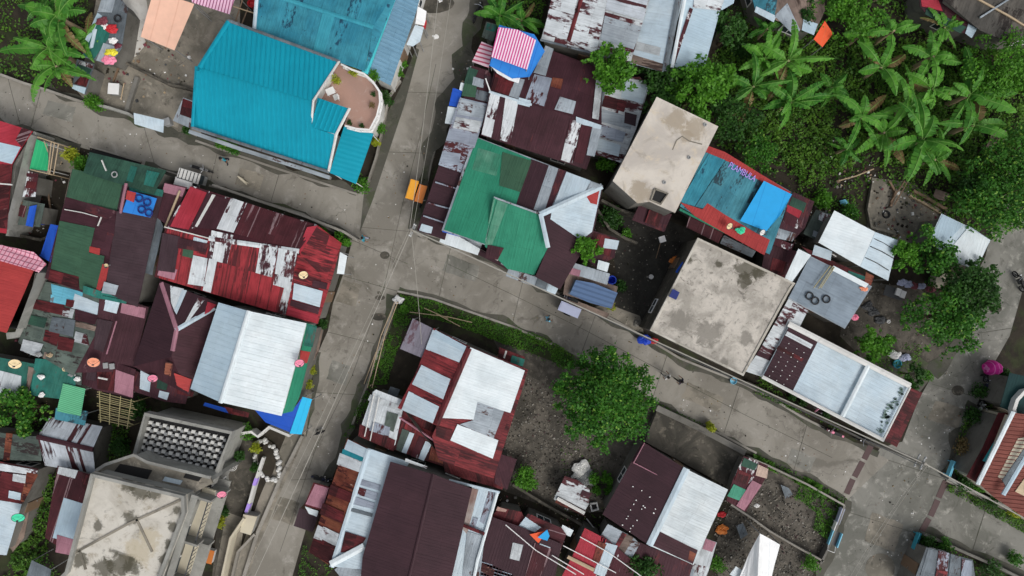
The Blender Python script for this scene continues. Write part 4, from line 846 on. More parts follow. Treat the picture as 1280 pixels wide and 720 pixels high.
house('patchwork_house', 'shanty with grey-green patchwork roof of many small sheets', [
    ('57,352 125,366,r 118,420,r 92,470,r 22,428', 'greygreen', (-142, -30)), ('125,366,r 186,384 166,464 94,466,r 118,420,r', 'maroon', (-30, 110))],
    patches=[(0, '64,355 104,365 102,378 66,372', 'skyblue', 'light blue sheets'), (0, '64,368 84,374 82,381 63,378', 'skyblue'), (0, '94,367 124,379 122,394 90,385', 'palewhite', 'large white sheet'), (0, '44,374 81,381 79,394 42,386', 'redroof'), (0, '80,384 94,387 91,398 78,395', 'whiterust2'),
             (0, '66,396 95,400 92,421 62,414', 'galvdark'), (0, '95,386 123,394 120,406 94,400', 'maroon'), (0, '57,412 75,416 71,433 54,426', 'redroof'), (0, '95,414 109,418 112,432 92,427', 'whiterust2'), (0, '74,420 94,424 90,440 72,436', 'redroof'), (0, '95,401 121,408 119,414 95,408', 'woodsheet'), (0, '30,424 55,430 48,446 26,438', 'whiterust2'), (0, '84,374 94,376 92,384 83,382', 'redroof'),
             (0, '40,394 60,398 56,410 36,405', 'darkgreen2'), (0, '34,408 54,413 50,424 32,420', 'greygreen'), (0, '60,378 74,380 72,384 60,382', 'pink'),
             (1, '133,374 150,378 146,392 130,388', 'palewhite', 'pale square sheet'), (1, '153,379 183,385 181,398 151,391', 'pink', 'pink sheet'), (1, '105,357 140,368 160,376 158,380 120,372 104,366', 'tealgreen'), (1, '122,398 142,402 130,440 118,436', 'browngrey')],
    caps=[('146,402,3.4 134,442,3.3', .06, 'pink')], ez=2.5, rz=3.2)
house('maroon_hip_house', 'house with maroon hipped roof and pink Y-shaped ridge', [
    ('200,351 272,378 221,412,r', 'maroonclean', (-30, 90)), ('200,351 221,412,r 214,446,r 166,458', 'maroonclean', (-142, -40)), ('272,378 262,410 236,494 214,446,r 221,412,r', 'maroon', (142, 43)), ('166,458 214,446,r 236,494', 'maroon', B_)],
    patches=[(0, '213,357 230,361 218,388 214,378', 'whiterust'), (0, '228,362 234,363 221,393 218,388', 'palewhite'), (0, '248,372 256,375 238,399 231,404', 'whiterust'), (0, '260,377 271,381 262,390 256,393', 'red'), (2, '218,466 240,474 236,490 222,482', 'brightred'), (2, '208,452 217,454 214,470 206,468', 'rustorange')],
    caps=[('202,354 221,412,r', .3, 'pink'), ('268,385 221,412,r', .32, 'palewhite'), ('221,412,r 216,438,r', .3, 'pink')], ez=3.1, rz=4.1)
house('annexe', 'low annexe of maroon, white and green sheets south of the hipped roof', [('166,462 236,490 232,505 206,502 163,488', 'maroon', B_)], patches=[(0, '176,461 190,465 187,490 175,486', 'palewhite', None), (0, '198,468 212,472 208,488 196,485', 'darkgreen2'), (0, '200,488 212,491 209,500 198,496', 'palewhite'), (0, '222,482 243,490 241,496 222,492', 'redroof')], ez=2.5, cat='shed', win=False)
house('white_gable_house', 'big two storey house with clean white gabled roof', [('311,389,r 276,503,r 238,486 273,378', 'paleblue', (-142, -40)), ('311,389,r 383,404 352,520 276,503,r', 'white', (142, 40))], caps=[('311,389,r 276,503,r', .28, 'white')], ez=4.6, rz=5.3, wall='whitewash', rib=(.4, .05, .015))  # darker left slope: its shade is put into the sheet colour
house('side_roof', 'narrow green and red strip roof beside the white gable', [('383,404 396,408 389,436 375,494 366,514 350,518 376,440', 'green', B_)], patches=[(0, '376,438 388,440 384,454 374,453', 'brightred'), (0, '384,406 396,409 391,434 380,432', 'tealgreen')], ez=3.4, cat='lean-to', wall='block', win=False)
canopy('awning', 'bright cyan awning jutting over the street', '378,496,3 390,499,2.7 377,543,2.7 362,542,3', 'cyantarp', B_, sag=.0, cat='awning')
canopy('awning', 'deep blue tarpaulin awning south of the white gable', '318,512,2.8 352,517,3.0 366,512,3.0 378,497,3.0 364,541,2.9 332,528,2.7', 'deepblue', A_, sag=0, cat='awning')
canopy('awning', 'narrow deep blue strip awning at the passage under the white gable', '256,503,2.4 292,513,2.4 290,518,2.3 254,507,2.3', 'deepblue', A_, sag=0, cat='awning', posts=False)
panel('lean_sheet', 'dark red sheet between the two blue awnings', '280,508,2.6 312,516,2.6 310,522,2.4 286,517,2.4', 2.5, 'redroof', B_)
house('red_white_house', 'long house with worn red and white patched roof by the lane', [
    ('240,232 316,256 396,281 373,314,r 262,298,r 207,284,r', 'maroonchip', (-38, 110)), ('207,284,r 262,298,r 373,314,r 357,394 193,346', 'redworn', (-30, 120)), ('396,281 427,304 416,345 397,405 357,394 373,314,r', 'redworn', (120, 40))],
    patches=[(0, '238,233 259,241 236,287 213,283', 'red', 'clean pink-red strip'), (0, '289,247 309,254 292,291 271,286', 'whitechip', 'white peeling strip'), (0, '310,254 392,281 372,312 293,292', 'maroonstreak'), (0, '259,241 288,250 270,287 240,284', 'maroon'), (0, '266,243 270,244 247,284 244,283', 'whitewash'),
             (1, '204,291 226,296 219,341 197,338', 'browngrey'), (1, '224,297 262,305 258,316 222,310', 'maroon'), (1, '230,302 243,305 241,323 228,320', 'darkgreen', 'small green sheet'), (1, '243,296 260,301 258,306 241,302', 'palewhite'), (1, '265,288 292,294 284,330 260,324', 'whitechip', 'white peeling sheets'), (1, '242,319 260,323 255,358 235,355', 'whiterust'), (1, '262,323 272,325 264,366 254,363', 'whiterust'), (1, '326,305 348,310 341,347 320,341', 'whitechip', 'white peeling square'), (1, '349,310 372,315 362,372 356,360 342,356', 'whiterust'), (1, '356,357 364,360 360,394 347,391', 'whiterust2'), (1, '200,333 222,337 218,350 197,344', 'pink'),
             (2, '384,284 397,282 377,318 372,314', 'red'), (2, '396,284 426,305 420,322 408,350 375,318', 'redworn'), (2, '392,350 410,354 408,362 390,358', 'maroon'), (2, '368,354 404,364 400,384 366,374', 'palewhite', 'pale sheet'), (2, '364,375 400,385 398,393 363,382', 'maroon'), (2, '360,383 398,394 396,404 358,393', 'red')],
    caps=[('262,298,r 373,314,r', .35, 'whiterust'), ('207,284,r 262,298,r', .08, 'whitewash')], ez=3.1, rz=3.7)
panel('lean_sheet', 'grey-blue sheet roof over the passage west of the red roofs', '197,268,2.7 204,283,2.7 190,344,2.6 178,340,2.5', 2.6, 'galvdark', B_)
house('lean_to', 'small maroon and pink lean-to at the lane by the tricycles', [('206,228 234,234 222,262 212,284 196,272', 'maroon', B_)], patches=[(0, '206,229 232,235 228,246 203,240', 'pink')], caps=[('225,239,3 207,284,3', .14, 'woodpale')], ez=2.8, cat='lean-to', win=False)
lowwall('street_wall', 'grey wall along the lane behind the red and white roof', '266,231 320,250 380,270 430,290 446,300', .18, 1.3, 'kerb')
for x, y, r, l in ((424, 299, .7, 'bright green shrub by the grey lane wall'), (433, 303, .4, 'small shrub at the street corner wall'), (404, 291, .45, 'low shrub behind the grey lane wall')): bush(l, x, y, r, 1.5, 'leafbright', 600, .16)
t = canopy('curved_awning', 'curved white metal awning over the street below the red roof', '425,315,2.6 434,320,2.3 430,343,2.3 421,342,2.6', 'white', (1, .3), sag=0, cat='awning')
house('wall_garden', 'narrow planter wall by the street below the red roof', [('396,408 404,410 398,440 386,462 380,460', 'woodsheet', B_)], ez=.8, cat='planter', win=False, rib=None)
for x, y, l in ((403, 406, 'dark plant at the street between red roof and green strip'), (389, 463, 'yellow flowering plant above the cyan awning'), (386, 480, 'yellow-green plant beside the cyan awning')): bush(l, x, y, .45, 1.2, 'leafyellow' if 'yellow' in l else 'leafdark', 350, .14)
dish('cream satellite dish on the white and red roof', 379, 343, 4.0, 'creamp'); dish('pink satellite dish on the green strip roof', 374, 453, 5.2, 'pinkp', r=.34); dish('cream satellite dish at the left edge on white-green roof', 19, 454, 3.6, 'creamp', r=.42)
dish('orange satellite dish above the bamboo rack', 117, 452, 3.6, 'peachp', r=.42); dish('pink satellite dish south of the maroon hipped roof', 191, 472, 3.2, 'pinkp', r=.34); dish('mint green satellite dish on the white roof at the left edge', 23, 646, 3.7, 'mint', r=.42)
dish('pink satellite dish on the balcony of the concrete building', 277, 617, 4.0, 'pinkp', r=.34)
# south west
house('white_green_house', 'low house with white and green sheet roof at the left edge', [('-40,440 0,447 44,455 38,496 -40,500', 'tealgreen', B_)], patches=[(0, '-38,456 0,463 27,470 25,497 -38,500', 'whiterust', 'white rust-streaked sheets'), (0, '36,458 43,460 36,492 32,494', 'woodsheet')], ez=2.7)
house('green_shanty', 'shanty with teal green roof littered with junk', [('44,448 97,452 96,478 84,500 38,494', 'tealgreen', B_)], patches=[(0, '56,440 94,450 92,456 54,448', 'woodsheet'), (0, '92,450 103,453 102,482 95,480', 'greygreen')], ez=2.8, rz=3.1)
for i, (x, y, mt_) in enumerate(((51, 471, 'whitep'), (52, 494, 'whitep'), (81, 461, 'creamp'), (62, 444, 'woodpale'), (48, 443, 'grey'), (90, 468, 'grey'), (97, 474, 'whitep'))):
    cloth(['crumpled white bag on the green shanty roof', 'white plastic ring heap at the lower edge of green shanty roof', 'cream rag beside the stain on the green shanty roof', 'tan bundle at the top of the green shanty roof', 'grey bundle at the top left of the green shanty roof', 'grey basin at the right of the green shanty roof', 'white basin beside the grey basin'][i], x, y, 2.95, .22, mt_, 'junk', 'junk_heap', .6)
canopy('reed_canopy', 'green reed mat canopy on the shanty edge', '79,479,2.9 107,486,2.9 101,520,2.8 71,514,2.8', 'reed', B_, sag=.05); panel('lean_sheet', 'teal sheet below the green reed mat', '70,510,2.5 110,514,2.5 106,532,2.4 68,524,2.4', 2.4, 'tealpale', B_)
house('maroon_shed', 'maroon and pink sheet roof shed above the bamboo rack', [('106,440 170,462 168,470 166,498 122,488 102,480', 'maroon', B_)], patches=[(0, '145,462 168,470 166,497 143,490', 'pink'), (0, '122,458 144,462 142,489 122,486', 'redroof'), (0, '110,452 122,454 120,476 108,474', 'browngrey')], caps=[('124,472,3 134,474,3', .12, 'whitewash')], ez=2.7)
for x, y, l in ((132, 457, 'small white box on the maroon shed roof, left one'), (140, 458, 'small white box on the maroon shed roof, right one')): crate('roof_box', l, x, y, 2.85, .32, .36, .1, .1, 'grey', 'box')
t = thing('bamboo_rack', 'bamboo lattice rack over the dark passage', 'rack', V((*W(142, 512, 2.4).to_2d(), 0))); a, b, c_, d_ = [W(x, y, 2.4) for x, y in pp('122,490 168,502 162,533 124,524')]
for i in range(13): k = i / 12; m = MB(); m.tube([a.lerp(d_, k) + V((random.uniform(-.15, .1), 0, 0)), b.lerp(c_, k) + V((random.uniform(-.1, .35), 0, random.uniform(-.03, .03)))], .03, 5); m.build('bamboo_slat', 'bamboo', t)
for i in range(4): k = .06 + i * .29; m = MB(); m.tube([a.lerp(b, k) + V((0, .15, .06)), d_.lerp(c_, k) + V((0, -.2, .06))], .035, 5); m.build('bamboo_beam', 'bamboo', t)
for p in (a, b, c_, d_): m = MB(); m.tube([V((p.x, p.y, 0)), p], .04, 6); m.build('leg', 'bamboo', t)
house('striped_hut', 'small hut with white and brown striped gable roof', [('62,521 128,533 116,561,r 47,546,r', 'stripedrust', (-30, 90)), ('47,547,r 116,562,r 119,592 56,582', 'stripedrust', (3, 60))], caps=[('47,546,r 116,562,r', .35, 'maroon')], ez=2.1, rz=2.8, win=False)
tree('leafy tree at the left edge above the striped hut', 25, 514, 1.9, 3.8, 'leaf', 1800, .24, lobes=12)
bush('dark shrub between bamboo rack and concrete building', 172, 512, .9, 2.0, 'leafdark', 700, .2); bush('shrub in the passage by the lattice courtyard', 150, 560, .9, 1.6, 'leafdark', 600, .2)
house('grey_shed', 'grey flat roofed shed with rusty strip at the left edge', [('-40,535 17,543 49,546 52,576 -40,574', 'greygreen', (1, .2))], patches=[(0, '8,541 16,542 12,576 4,576', 'rustorange')], ez=2.5, cat='shed')
house('red_patched_house', 'house with red and white patched roof at the lower left edge', [('-40,570 0,577 48,586 40,604 27,630 -40,618', 'redroof', (-3, -1)), ('-40,619 27,630 8,694 -40,690', 'palewhite', (-3, -1))], patches=[(0, '-38,572 0,579 48,588 44,594 -38,583', 'whiterust', 'white front edge'), (0, '34,590 48,593 30,628 26,626', 'rustorange'), (0, '17,592 33,594 32,604 16,601', 'whiterust2'), (0, '12,613 27,616 26,625 11,622', 'palewhite')], ez=2.8, rz=2.9)
house('roof_ledge', 'crumbling tiled ledge beside the mint dish', [('22,648 36,640 30,672 16,690 12,684', 'woodsheet', B_)], ez=1.6, cat='ledge', win=False)
house('narrow_house', 'narrow house with maroon roof and pale blue sheet by the concrete building', [('72,582 117,594 102,640 90,695 56,672', 'maroonstreak', B_)], patches=[(0, '80,622 106,630 94,680 66,672', 'paleblue', 'pale blue sheet'), (0, '74,583 98,588 94,598 72,592', 'whiterust2'), (0, '72,668 92,674 90,694 70,690', 'pink'), (0, '104,592 117,596 110,618 103,608', 'redroof')], ez=3.0)
canopy('tarp_canopy', 'dark grey tarpaulin at the bottom left corner', '40,700,2.4 64,712,2.4 60,740,2.3 30,730,2.3', 'galvdark', B_, sag=.1)
# concrete building
flat('concrete_building', 'tall pale concrete building with cracked flat roof', '117,590 233,618 234,640 203,722 190,775 62,735 85,712', 7.4, 'roofpale', 'plaster', par=(.22, .35, 'plaster'), storeys=3, win=False, cat='building')
r = [o for o in C.objects if o.get('label') == 'tall pale concrete building with cracked flat roof'][0]
m = MB()
for s in ('92,692 160,655 228,624', '170,648 190,690', '99,688 107,712'): strip(m, [W(x, y, 7.45) for x, y in pp(s)], .16, 7.403, 7.46)
m.build('roof_rib', 'slab', r)
a, b = W(236, 622, 7.4), W(205, 722, 7.4); a.z = b.z = 0; e = (b - a).normalized(); nr = V((-e.y, e.x, 0)); nr = nr if nr.dot(-a) > 0 else -nr; ang = math.atan2(e.y, e.x); L = (b - a).length + 3
for z, w, mt_ in ((6.7, .45, 'plaster'), (4.9, .9, 'cream'), (2.4, 1.0, 'plaster')):
    m = MB(); m.box(a + e * L / 2 + nr * (w / 2 - .1) + V((0, 0, z)), L, w, .16, ang); m.build('ledge', mt_, r)
for st, z in ((0, 5.75), (1, 3.6), (2, 1.3)):
    for j in range(4):
        c = a + e * (1.0 + j * 2.3) + nr * (-.10); m = MB(); m.box(c + V((0, 0, z)), 1.3, .12, 1.1, ang); w = m.build('window', 'whitep', r); m = MB(); m.box(c + nr * .05 + V((0, 0, z)), 1.1, .08, .9, ang); m.build('pane', 'glass', w)
for j, z in ((.4, 4.99), (3.6, 4.99), (6.4, 4.99), (.6, 2.49), (4.6, 2.49)):
    m = MB(); m.box(a + e * j + nr * .5 + V((0, 0, z + .55)), .16, 1.15, 1.1, ang); m.build('fin', 'plaster', r)
m = MB(); m.box(a + e * L / 2 + nr * .8 + V((0, 0, 5.8)), L - 1, .07, .07, ang)
m.build('rail', 'dkgrey', r)
for k in range(26): m = MB(); m.box(a + e * (.6 + k * .33) + nr * .8 + V((0, 0, 5.38)), .03, .03, .8, ang); m.build('rail_post', 'dkgrey', r)
flat('courtyard_building', 'concrete annexe with rooftop court of stacked hollow blocks', '182,517 290,540 286,552 262,612 258,618 165,590 160,580 167,568', 3.8, 'black', 'plaster', win=False)
r = [o for o in C.objects if o.get('label', '').startswith('concrete annexe')][0]
def ringwall(s, w, z0, h, mat, name, par=None):
    P = [W(x, y, z0 + h) for x, y in pp(s)]; m = MB(); strip(m, P, w, z0 + .002, z0 + h); return m.build(name, mat, par or r)
ringwall('168,568 181,518 289,541 264,606', .26, 3.8, .75, 'plaster', 'parapet')
r2 = flat('stair_block', 'concrete stair block with dark openings between court and main roof', '118,589 130,580 167,568 184,577 262,596 266,604 240,617 233,617', 6.0, 'slab', 'plaster', win=False)
ringwall('120,588 131,581 167,569 184,578 262,597', .2, 6.0, .25, 'plaster', 'parapet', r2)
for s, mt_, nm in (('150,580 190,588 184,599 141,591', 'darkpit', 'opening_shade'), ('232,592 252,597 248,602 229,597', 'darkpit', 'opening_shade'), ('206,596 228,601 225,606 203,601', 'palewhite', 'skylight')):  # solid dark plates: shade inside the openings is put into their colour
    m = MB(); P = [W(x, y, 6.06) for x, y in pp(s)]; m.prism([V((p.x, p.y, 6.004)) for p in P][::-1], P[::-1]); m.build(nm, mt_, r2)
t = thing('block_stack', 'rows of grey hollow blocks laid out on the rooftop court', 'block stack', W(225, 560, 3.81)); a, b, d_ = W(185, 524, 4.0), W(283, 545, 4.0), W(169, 570, 4.0)
ex = (b - a) / 11.0; ey = (d_ - a) / 6.0; ang = math.atan2(ex.y, ex.x)
for i in range(11):
    for j in range(7):
        if j == 6 and (i < 4 or i == 8): continue
        q = a + ex * (i + .45) + ey * (j + .45); q.z = 3.81; s1 = ex.length; s2 = ey.length; m = MB()
        m.box(q + V((0, 0, .09)), s1 * .5, s2 * .5, .18, ang, 'whitewash'); m.box(q + ex * .46 + ey * .3 + V((0, 0, .06)), s1 * .38, s2 * .46, .12, ang, 'grey'); m.box(q - ex * .28 + ey * .42 + V((0, 0, .04)), s1 * .3, s2 * .3, .08, ang, 'block'); m.build('hollow_block', 'plaster', t)
lowwall('yard_wall', 'curved white wall end by the shrub and passage', '302,542 314,540 322,546 336,534 362,545', .2, 1.1, 'whitewash')
for x, y, mt_, r_, l in ((309, 541, 'leafbright', .8, 'bright green shrub at the passage end by the lattice courtyard'), (320, 560, 'leafyellow', .5, 'yellow-green shrub beside the stone ring planter'), (300, 570, 'leafdark', .45, 'small dark shrub against the concrete annexe'), (318, 585, 'leafdark', .4, 'low plant along the white balustrade'), (280, 640, 'leafdark', .4, 'dark plant at the foot of the concrete building'), (273, 653, 'leafyellow', .6, 'bright lime shrub at the foot of the concrete building')): bush(l, x, y, r_, 1.2, mt_, 450, .15)
t = thing('stone_planter', 'oval planter edged with white stones beside the street', 'planter', V((*W(334, 575, 0).to_2d(), 0)))
m = MB(); m.face([W(334 + 11 * math.cos(k * .3), 576 - 24 * math.sin(k * .3 + .2), .3) for k in range(21)]); m.build('soil', 'dirt', t); m = MB(); strip(m, [V((*W(334 + 14 * math.cos(k * .314) - 6 * math.sin(k * .314), 576 - 25 * math.sin(k * .314), .2).to_2d(), 0)) for k in range(21)], .26, 0, .16); m.build('edging', 'kerb', t)
for k in range(34):
    th = k / 34 * 2 * math.pi; px_, py_ = 334 + 14 * math.cos(th) - 6 * math.sin(th), 576 - 25 * math.sin(th); p = W(px_, py_, .3); p.z = .22; m = MB(); rr = random.uniform(.13, .22); p += V((random.uniform(-.12, .12), random.uniform(-.12, .12), 0))
    m.lathe(p, [(.6 * rr, -.2), (rr, -.02), (rr * .8, .14), (rr * .3, .24)], 6, R=Matrix.Rotation(k, 3, 'Z')); m.build('stone', 'whitewash', t)
t = lowwall('balustrade', 'white balustrade with purple panels beside the courtyard', '329,572 318,604 306,648', .2, .7, 'whitewash')
for s in ('320,598 317,607', '311,630 307,641'): m = MB(); P = [W(x, y, .74) for x, y in pp(s)]; strip(m, P, .24, .3, .72); m.build('panel', 'purple', t)
lowwall('yard_wall', 'cream wall with dark gap along the lower courtyard', '305,648 288,673 272,745', .18, 1.2, 'cream'); lowwall('yard_wall', 'pale kerb wall parallel to the cream courtyard wall', '318,668 297,690 284,745', .18, .5, 'kerb')
flat('gate_slab', 'cream concrete gate slab between the courtyard walls', '304,643 321,646 313,669 300,665', 1.0, 'cream', 'plaster', cat='slab', win=False, ov=.02)
lowwall('street_wall', 'grey diagonal retaining kerb along the main street', '378,545 350,600 322,665 300,735', .25, .3, 'kerb')
t = thing('potted_wire_seat', 'white scrollwork garden seat in the courtyard', 'garden seat', V((*W(290, 583, .5).to_2d(), 0))); o = V(t['_o'])
for k in range(3): m = MB(); m.torus(o + V((0, 0, .45)), .14 + .11 * k, .022, 18, 5); m.build('ring', 'whitep', t, smooth=True)
for k in range(4): m = MB(); m.tube([o + V((.3 * math.cos(k * 1.57), .3 * math.sin(k * 1.57), 0)), o + V((.3 * math.cos(k * 1.57), .3 * math.sin(k * 1.57), .45))], .02, 5); m.build('leg', 'whitep', t)
t = crate('orange_white_bench', 'orange and white bench at the foot of the concrete building', 262, 696, 0, .5, 1.0, .5, -.25, 'whitep', 'bench', 'orange2')
# ================================================================== NORTH CENTRE
house('white_rust_house', 'long white house roof with maroon gutter strip at the top', [('688,-50 822,-50 812,0 788,79 676,50 690,0', 'whiterust2', (142, 40))],
    patches=[(0, '690,-6 722,-4 710,50 679,44', 'whiterust'), (0, '727,-10 760,-4 745,68 713,52', 'whiterust'), (0, '756,20 802,34 792,62 750,50', 'galv', 'plain grey sheet'), (0, '762,-20 812,-10 804,26 757,12', 'stripedrust')], caps=[('734,-40 726,0 711,50', .3, 'redroof'), ('676,50 788,79', .15, 'galvdark')], ez=3.6, wall='block')
house('pale_gable_house', 'pale blue-white gabled roof between the maroon-streaked roof and the trees', [('826,-50 862,-50,r 854,0,r 829,90,r 788,79 812,0', 'palewhite', (-142, -40)), ('864,-50,r 925,-30 917,4 900,14 878,94 836,83,r 857,0,r', 'paleblue', (142, 40))],
    patches=[(0, '790,68 829,80 828,90 787,78', 'woodsheet'), (0, '796,52 826,60 824,70 793,62', 'whiterust2'), (1, '862,10 866,12 843,82 838,82', 'maroonchip'), (1, '868,-5 905,0 900,14 866,10', 'whiterust')], caps=[('856,-40,r 831,88,r', .4, 'galvdark'), ('863,-40,r 840,84,r', .25, 'white')], ez=3.4, rz=4.0)
house('maroon_white_house', 'large maroon roof with white peeling strips in the middle of its block', [
    ('640,45 668,55 752,86 752,157,r 612,115,r 618,88', 'maroon', (-38, 110)), ('612,115,r 752,157,r 733,212 601,169', 'maroon', (-38, 110))],
    patches=[(0, '682,57 692,61 682,95 667,91', 'galv'), (0, '668,93 690,98 680,133 656,126', 'galvrust'), (0, '700,121 720,127 716,143 693,137', 'galv', 'small square grey sheet'), (0, '690,97 704,99 701,112 688,108', 'rustorange'), (0, '640,96 656,100 648,124 636,120', 'galv'), (0, '745,100 753,103 748,150 740,148', 'whiterust2'), (0, '622,85 645,96 636,120 614,112', 'redroof'),
             (1, '613,117 625,120 614,172 602,168', 'whitechip', 'white peeling strip'), (1, '632,121 648,127 638,179 625,175', 'whitechip', 'white peeling strip'), (1, '649,122 664,126 662,134 646,130', 'palewhite'), (1, '713,149 727,153 715,205 701,200', 'whitechip', 'white peeling strip'), (1, '720,146 752,157 750,164 720,153', 'palewhite'), (1, '740,160 752,162 743,196 733,194', 'galv'), (1, '727,156 740,159 728,205 717,202', 'maroonchip')],
    caps=[('612,115,r 664,131,r', .16, 'palewhite')], ez=3.0, rz=3.6)
canopy('striped_canopy', 'pink and white striped tarpaulin canopy over blue tarp', '623,34,5.1 647,37,5.2 670,50,5.1 659,87,4.9 614,71,4.9', 'pinkstripe', (-12, 40), sag=0, zg=3.2)
canopy('tarp', 'blue tarp draped under the striped canopy', '624,31,4.5 668,43,4.5 681,64,4.3 662,96,4.2 640,98,4.1 612,82,4.3', 'bluetarp', B_, sag=0, zg=3.0)
canopy('tarp', 'ragged white cloth below the blue tarp', '611,80,4.0 632,88,4.0 652,92,3.9 648,104,3.8 636,100,3.8 622,92,3.8', 'tentwhite', B_, sag=0, posts=False, zg=3.0)
canopy('striped_awning', 'small red and white striped awning by the street', '602,52,3.1 616,58,3.2 611,85,3.1 590,77,2.8', 'redstripe', (-40, -14), sag=.03, cat='awning')
house('shack', 'small green and grey sheet shack at the street beside striped canopy', [('608,27 622,31 616,52 602,46', 'greygreen', B_)], patches=[(0, '609,29 621,32 618,40 607,37', 'tealgreen')], ez=2.4, cat='shack', win=False)
house('street_shanty', 'narrow shanty of green, maroon and grey sheets beside the blue awning', [('590,82 610,88 618,100 612,117 606,140 574,140 583,110', 'maroon', B_)], patches=[(0, '586,84 598,88 588,110 580,104', 'darkgreen2'), (0, '592,96 606,100 604,110 590,107', 'galv'), (0, '581,104 596,108 594,122 577,120', 'darkgreen', 'dark green sheet'), (0, '596,112 612,116 610,128 594,124', 'galvdark'), (0, '606,94 618,98 616,110 604,106', 'browngrey')], ez=2.9)
beam('pipe', 'white plastic pipe lying on the maroon roof below the striped canopy', '607,98,3.7 614,118,3.6', .05, 'whitep', 'pipe')
house('rusty_grey_house', 'grey rust-streaked roof along the street above the green house', [('575,122 610,130 598,170 588,200 580,217 548,206 562,160', 'galvrust', (140, 20))], patches=[(0, '576,124 608,132 604,148 571,143', 'galv'), (0, '570,146 602,152 598,166 566,160', 'whiterust2')], ez=3.0)
house('maroon_street_house', 'maroon sheet roof with pale seams beside the orange tricycle', [('549,205 580,216 556,300 521,288', 'maroonclean', (40, 12))], patches=[(0, '527,280 541,284 539,292 524,288', 'palewhite', 'small white panel')], caps=[('545,228,2.95 574,237,2.95', .1, 'galvrust'), ('536,254,2.95 566,262,2.95', .1, 'galvrust'), ('530,270,2.95 560,280,2.95', .1, 'galvrust')], ez=2.85)
panel('street_awning', 'deep blue awning sheet over the street', '566,110,2.7 578,113,2.8 573,134,2.8 561,132,2.6', 2.7, 'deepblue', A_, 'awning', rib=None); panel('street_awning', 'white awning sheet below the blue awning', '560,133,2.6 572,135,2.8 566,156,2.8 556,154,2.6', 2.7, 'white', A_, 'awning', rib=None)
panel('street_awning', 'small white sheet above the deep blue awning', '576,103,2.8 581,104,2.8 578,114,2.8 574,112,2.8', 2.8, 'white', A_, 'awning', rib=None)
house('green_gable_house', 'house with green cross-gabled roof at the street corner', [
    ('593,170 754,232 676,268,r 618,248,r 606,306 552,288', 'galv', (-38, 110)), ('754,232 742,290 700,362 669,346 685,309 676,268,r', 'maroonclean', (80, 40)), ('618,248,r 676,268,r 685,309 668,344 634,336 606,308', 'green', (-20, 90))],
    patches=[(0, '596,172 664,199 655,226 646,257 618,247 606,305 555,287', 'green', None, (-38, 110)), (0, '598,185 628,194 620,220 590,212', 'greenworn'), (0, '664,199 686,207 668,264 645,256', 'maroonclean'), (0, '628,190 664,201 650,240 624,232', 'darkgreen'), (0, '686,207 698,211 681,264 667,262', 'galv', 'grey strip'), (0, '698,211 708,214 688,262 681,263', 'maroon'), (0, '708,215 738,226 732,238 690,261', 'palewhite'), (0, '738,227 752,232 744,236 734,240', 'galv'),
             (1, '752,235 740,290 726,300 688,274 690,262', 'palewhite', 'pale grey sheets', (100, 25)), (1, '732,244 749,238 746,256 738,254', 'brightred'), (2, '622,250 635,255 615,306 606,306', 'greenworn'), (2, '610,306 630,310 622,325 606,322', 'maroon')],
    caps=[('676,268,4.45 752,233,3.6', .42, 'palewhite'), ('676,268,4.45 685,309,4.4', .32, 'palewhite'), ('618,247,r 676,268,r', .12, 'galv'), ('618,248,r 606,306', .12, 'greenworn')], ez=3.3, rz=4.3)
house('front_porch', 'white porch roof with blue upper edge below the green roof', [('554,288 604,302 597,319 549,303', 'white', (-8, 30))], caps=[('554,288,2.85 603,302,2.85', .25, 'deepblue')], ez=2.7, cat='porch', win=False)
house('front_porch', 'small maroon porch roof with white cross panels below the green roof', [('605,303 644,318 634,337 597,318', 'maroonclean', (-8, 30))], patches=[(0, '616,303 626,306 624,313 613,310', 'white'), (0, '630,304 641,308 634,334 626,330', 'galv')], caps=[('613,308,2.75 610,320,2.75 622,325,2.75', .08, 'whitewash')], ez=2.6, cat='porch', win=False)
house('front_porch', 'grey sheet porch roofs along the street below the green gable', [('636,335 700,356 694,368 632,345', 'galv', (-8, 30))], patches=[(0, '672,346 686,350 682,362 668,358', 'galvdark'), (0, '687,352 700,356 694,368 683,364', 'palewhite')], ez=2.6, cat='porch', win=False)
house('silver_house', 'silver-white corrugated roof between the maroon roof and beige concrete roof', [('754,98 800,96 811,110 795,162 777,204 736,190 750,150', 'whiterust2', (140, 20))], patches=[(0, '756,119 784,127 780,140 752,133', 'redroof', 'dark red sheet'), (0, '780,100 810,108 803,130 776,122', 'palewhite'), (0, '752,136 792,148 788,162 750,152', 'galv'), (0, '781,140 796,144 794,158 780,154', 'browngrey'), (0, '748,154 782,166 778,178 744,170', 'galvrust'), (0, '744,172 776,182 773,196 740,186', 'palewhite')], caps=[('757,102,2.95 745,150,2.95', .3, 'galvdark')], ez=2.8)
tree('round bright green tree at the corner of the large maroon roof', 763, 88, 1.85, 5.2, 'leafbright', 2000, .26, lobes=13)
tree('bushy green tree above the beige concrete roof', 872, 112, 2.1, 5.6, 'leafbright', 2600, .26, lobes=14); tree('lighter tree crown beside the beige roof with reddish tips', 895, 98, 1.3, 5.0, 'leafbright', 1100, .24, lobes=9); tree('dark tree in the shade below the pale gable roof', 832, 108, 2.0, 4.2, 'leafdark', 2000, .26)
tree('small tree at the right end of the pale gable roof', 913, 38, 1.4, 4.0, 'leafdark', 1100, .24, lobes=9); bush('small bright shrub beneath the silver roof corner', 757, 205, .8, 2.2, 'leafbright', 600, .2)
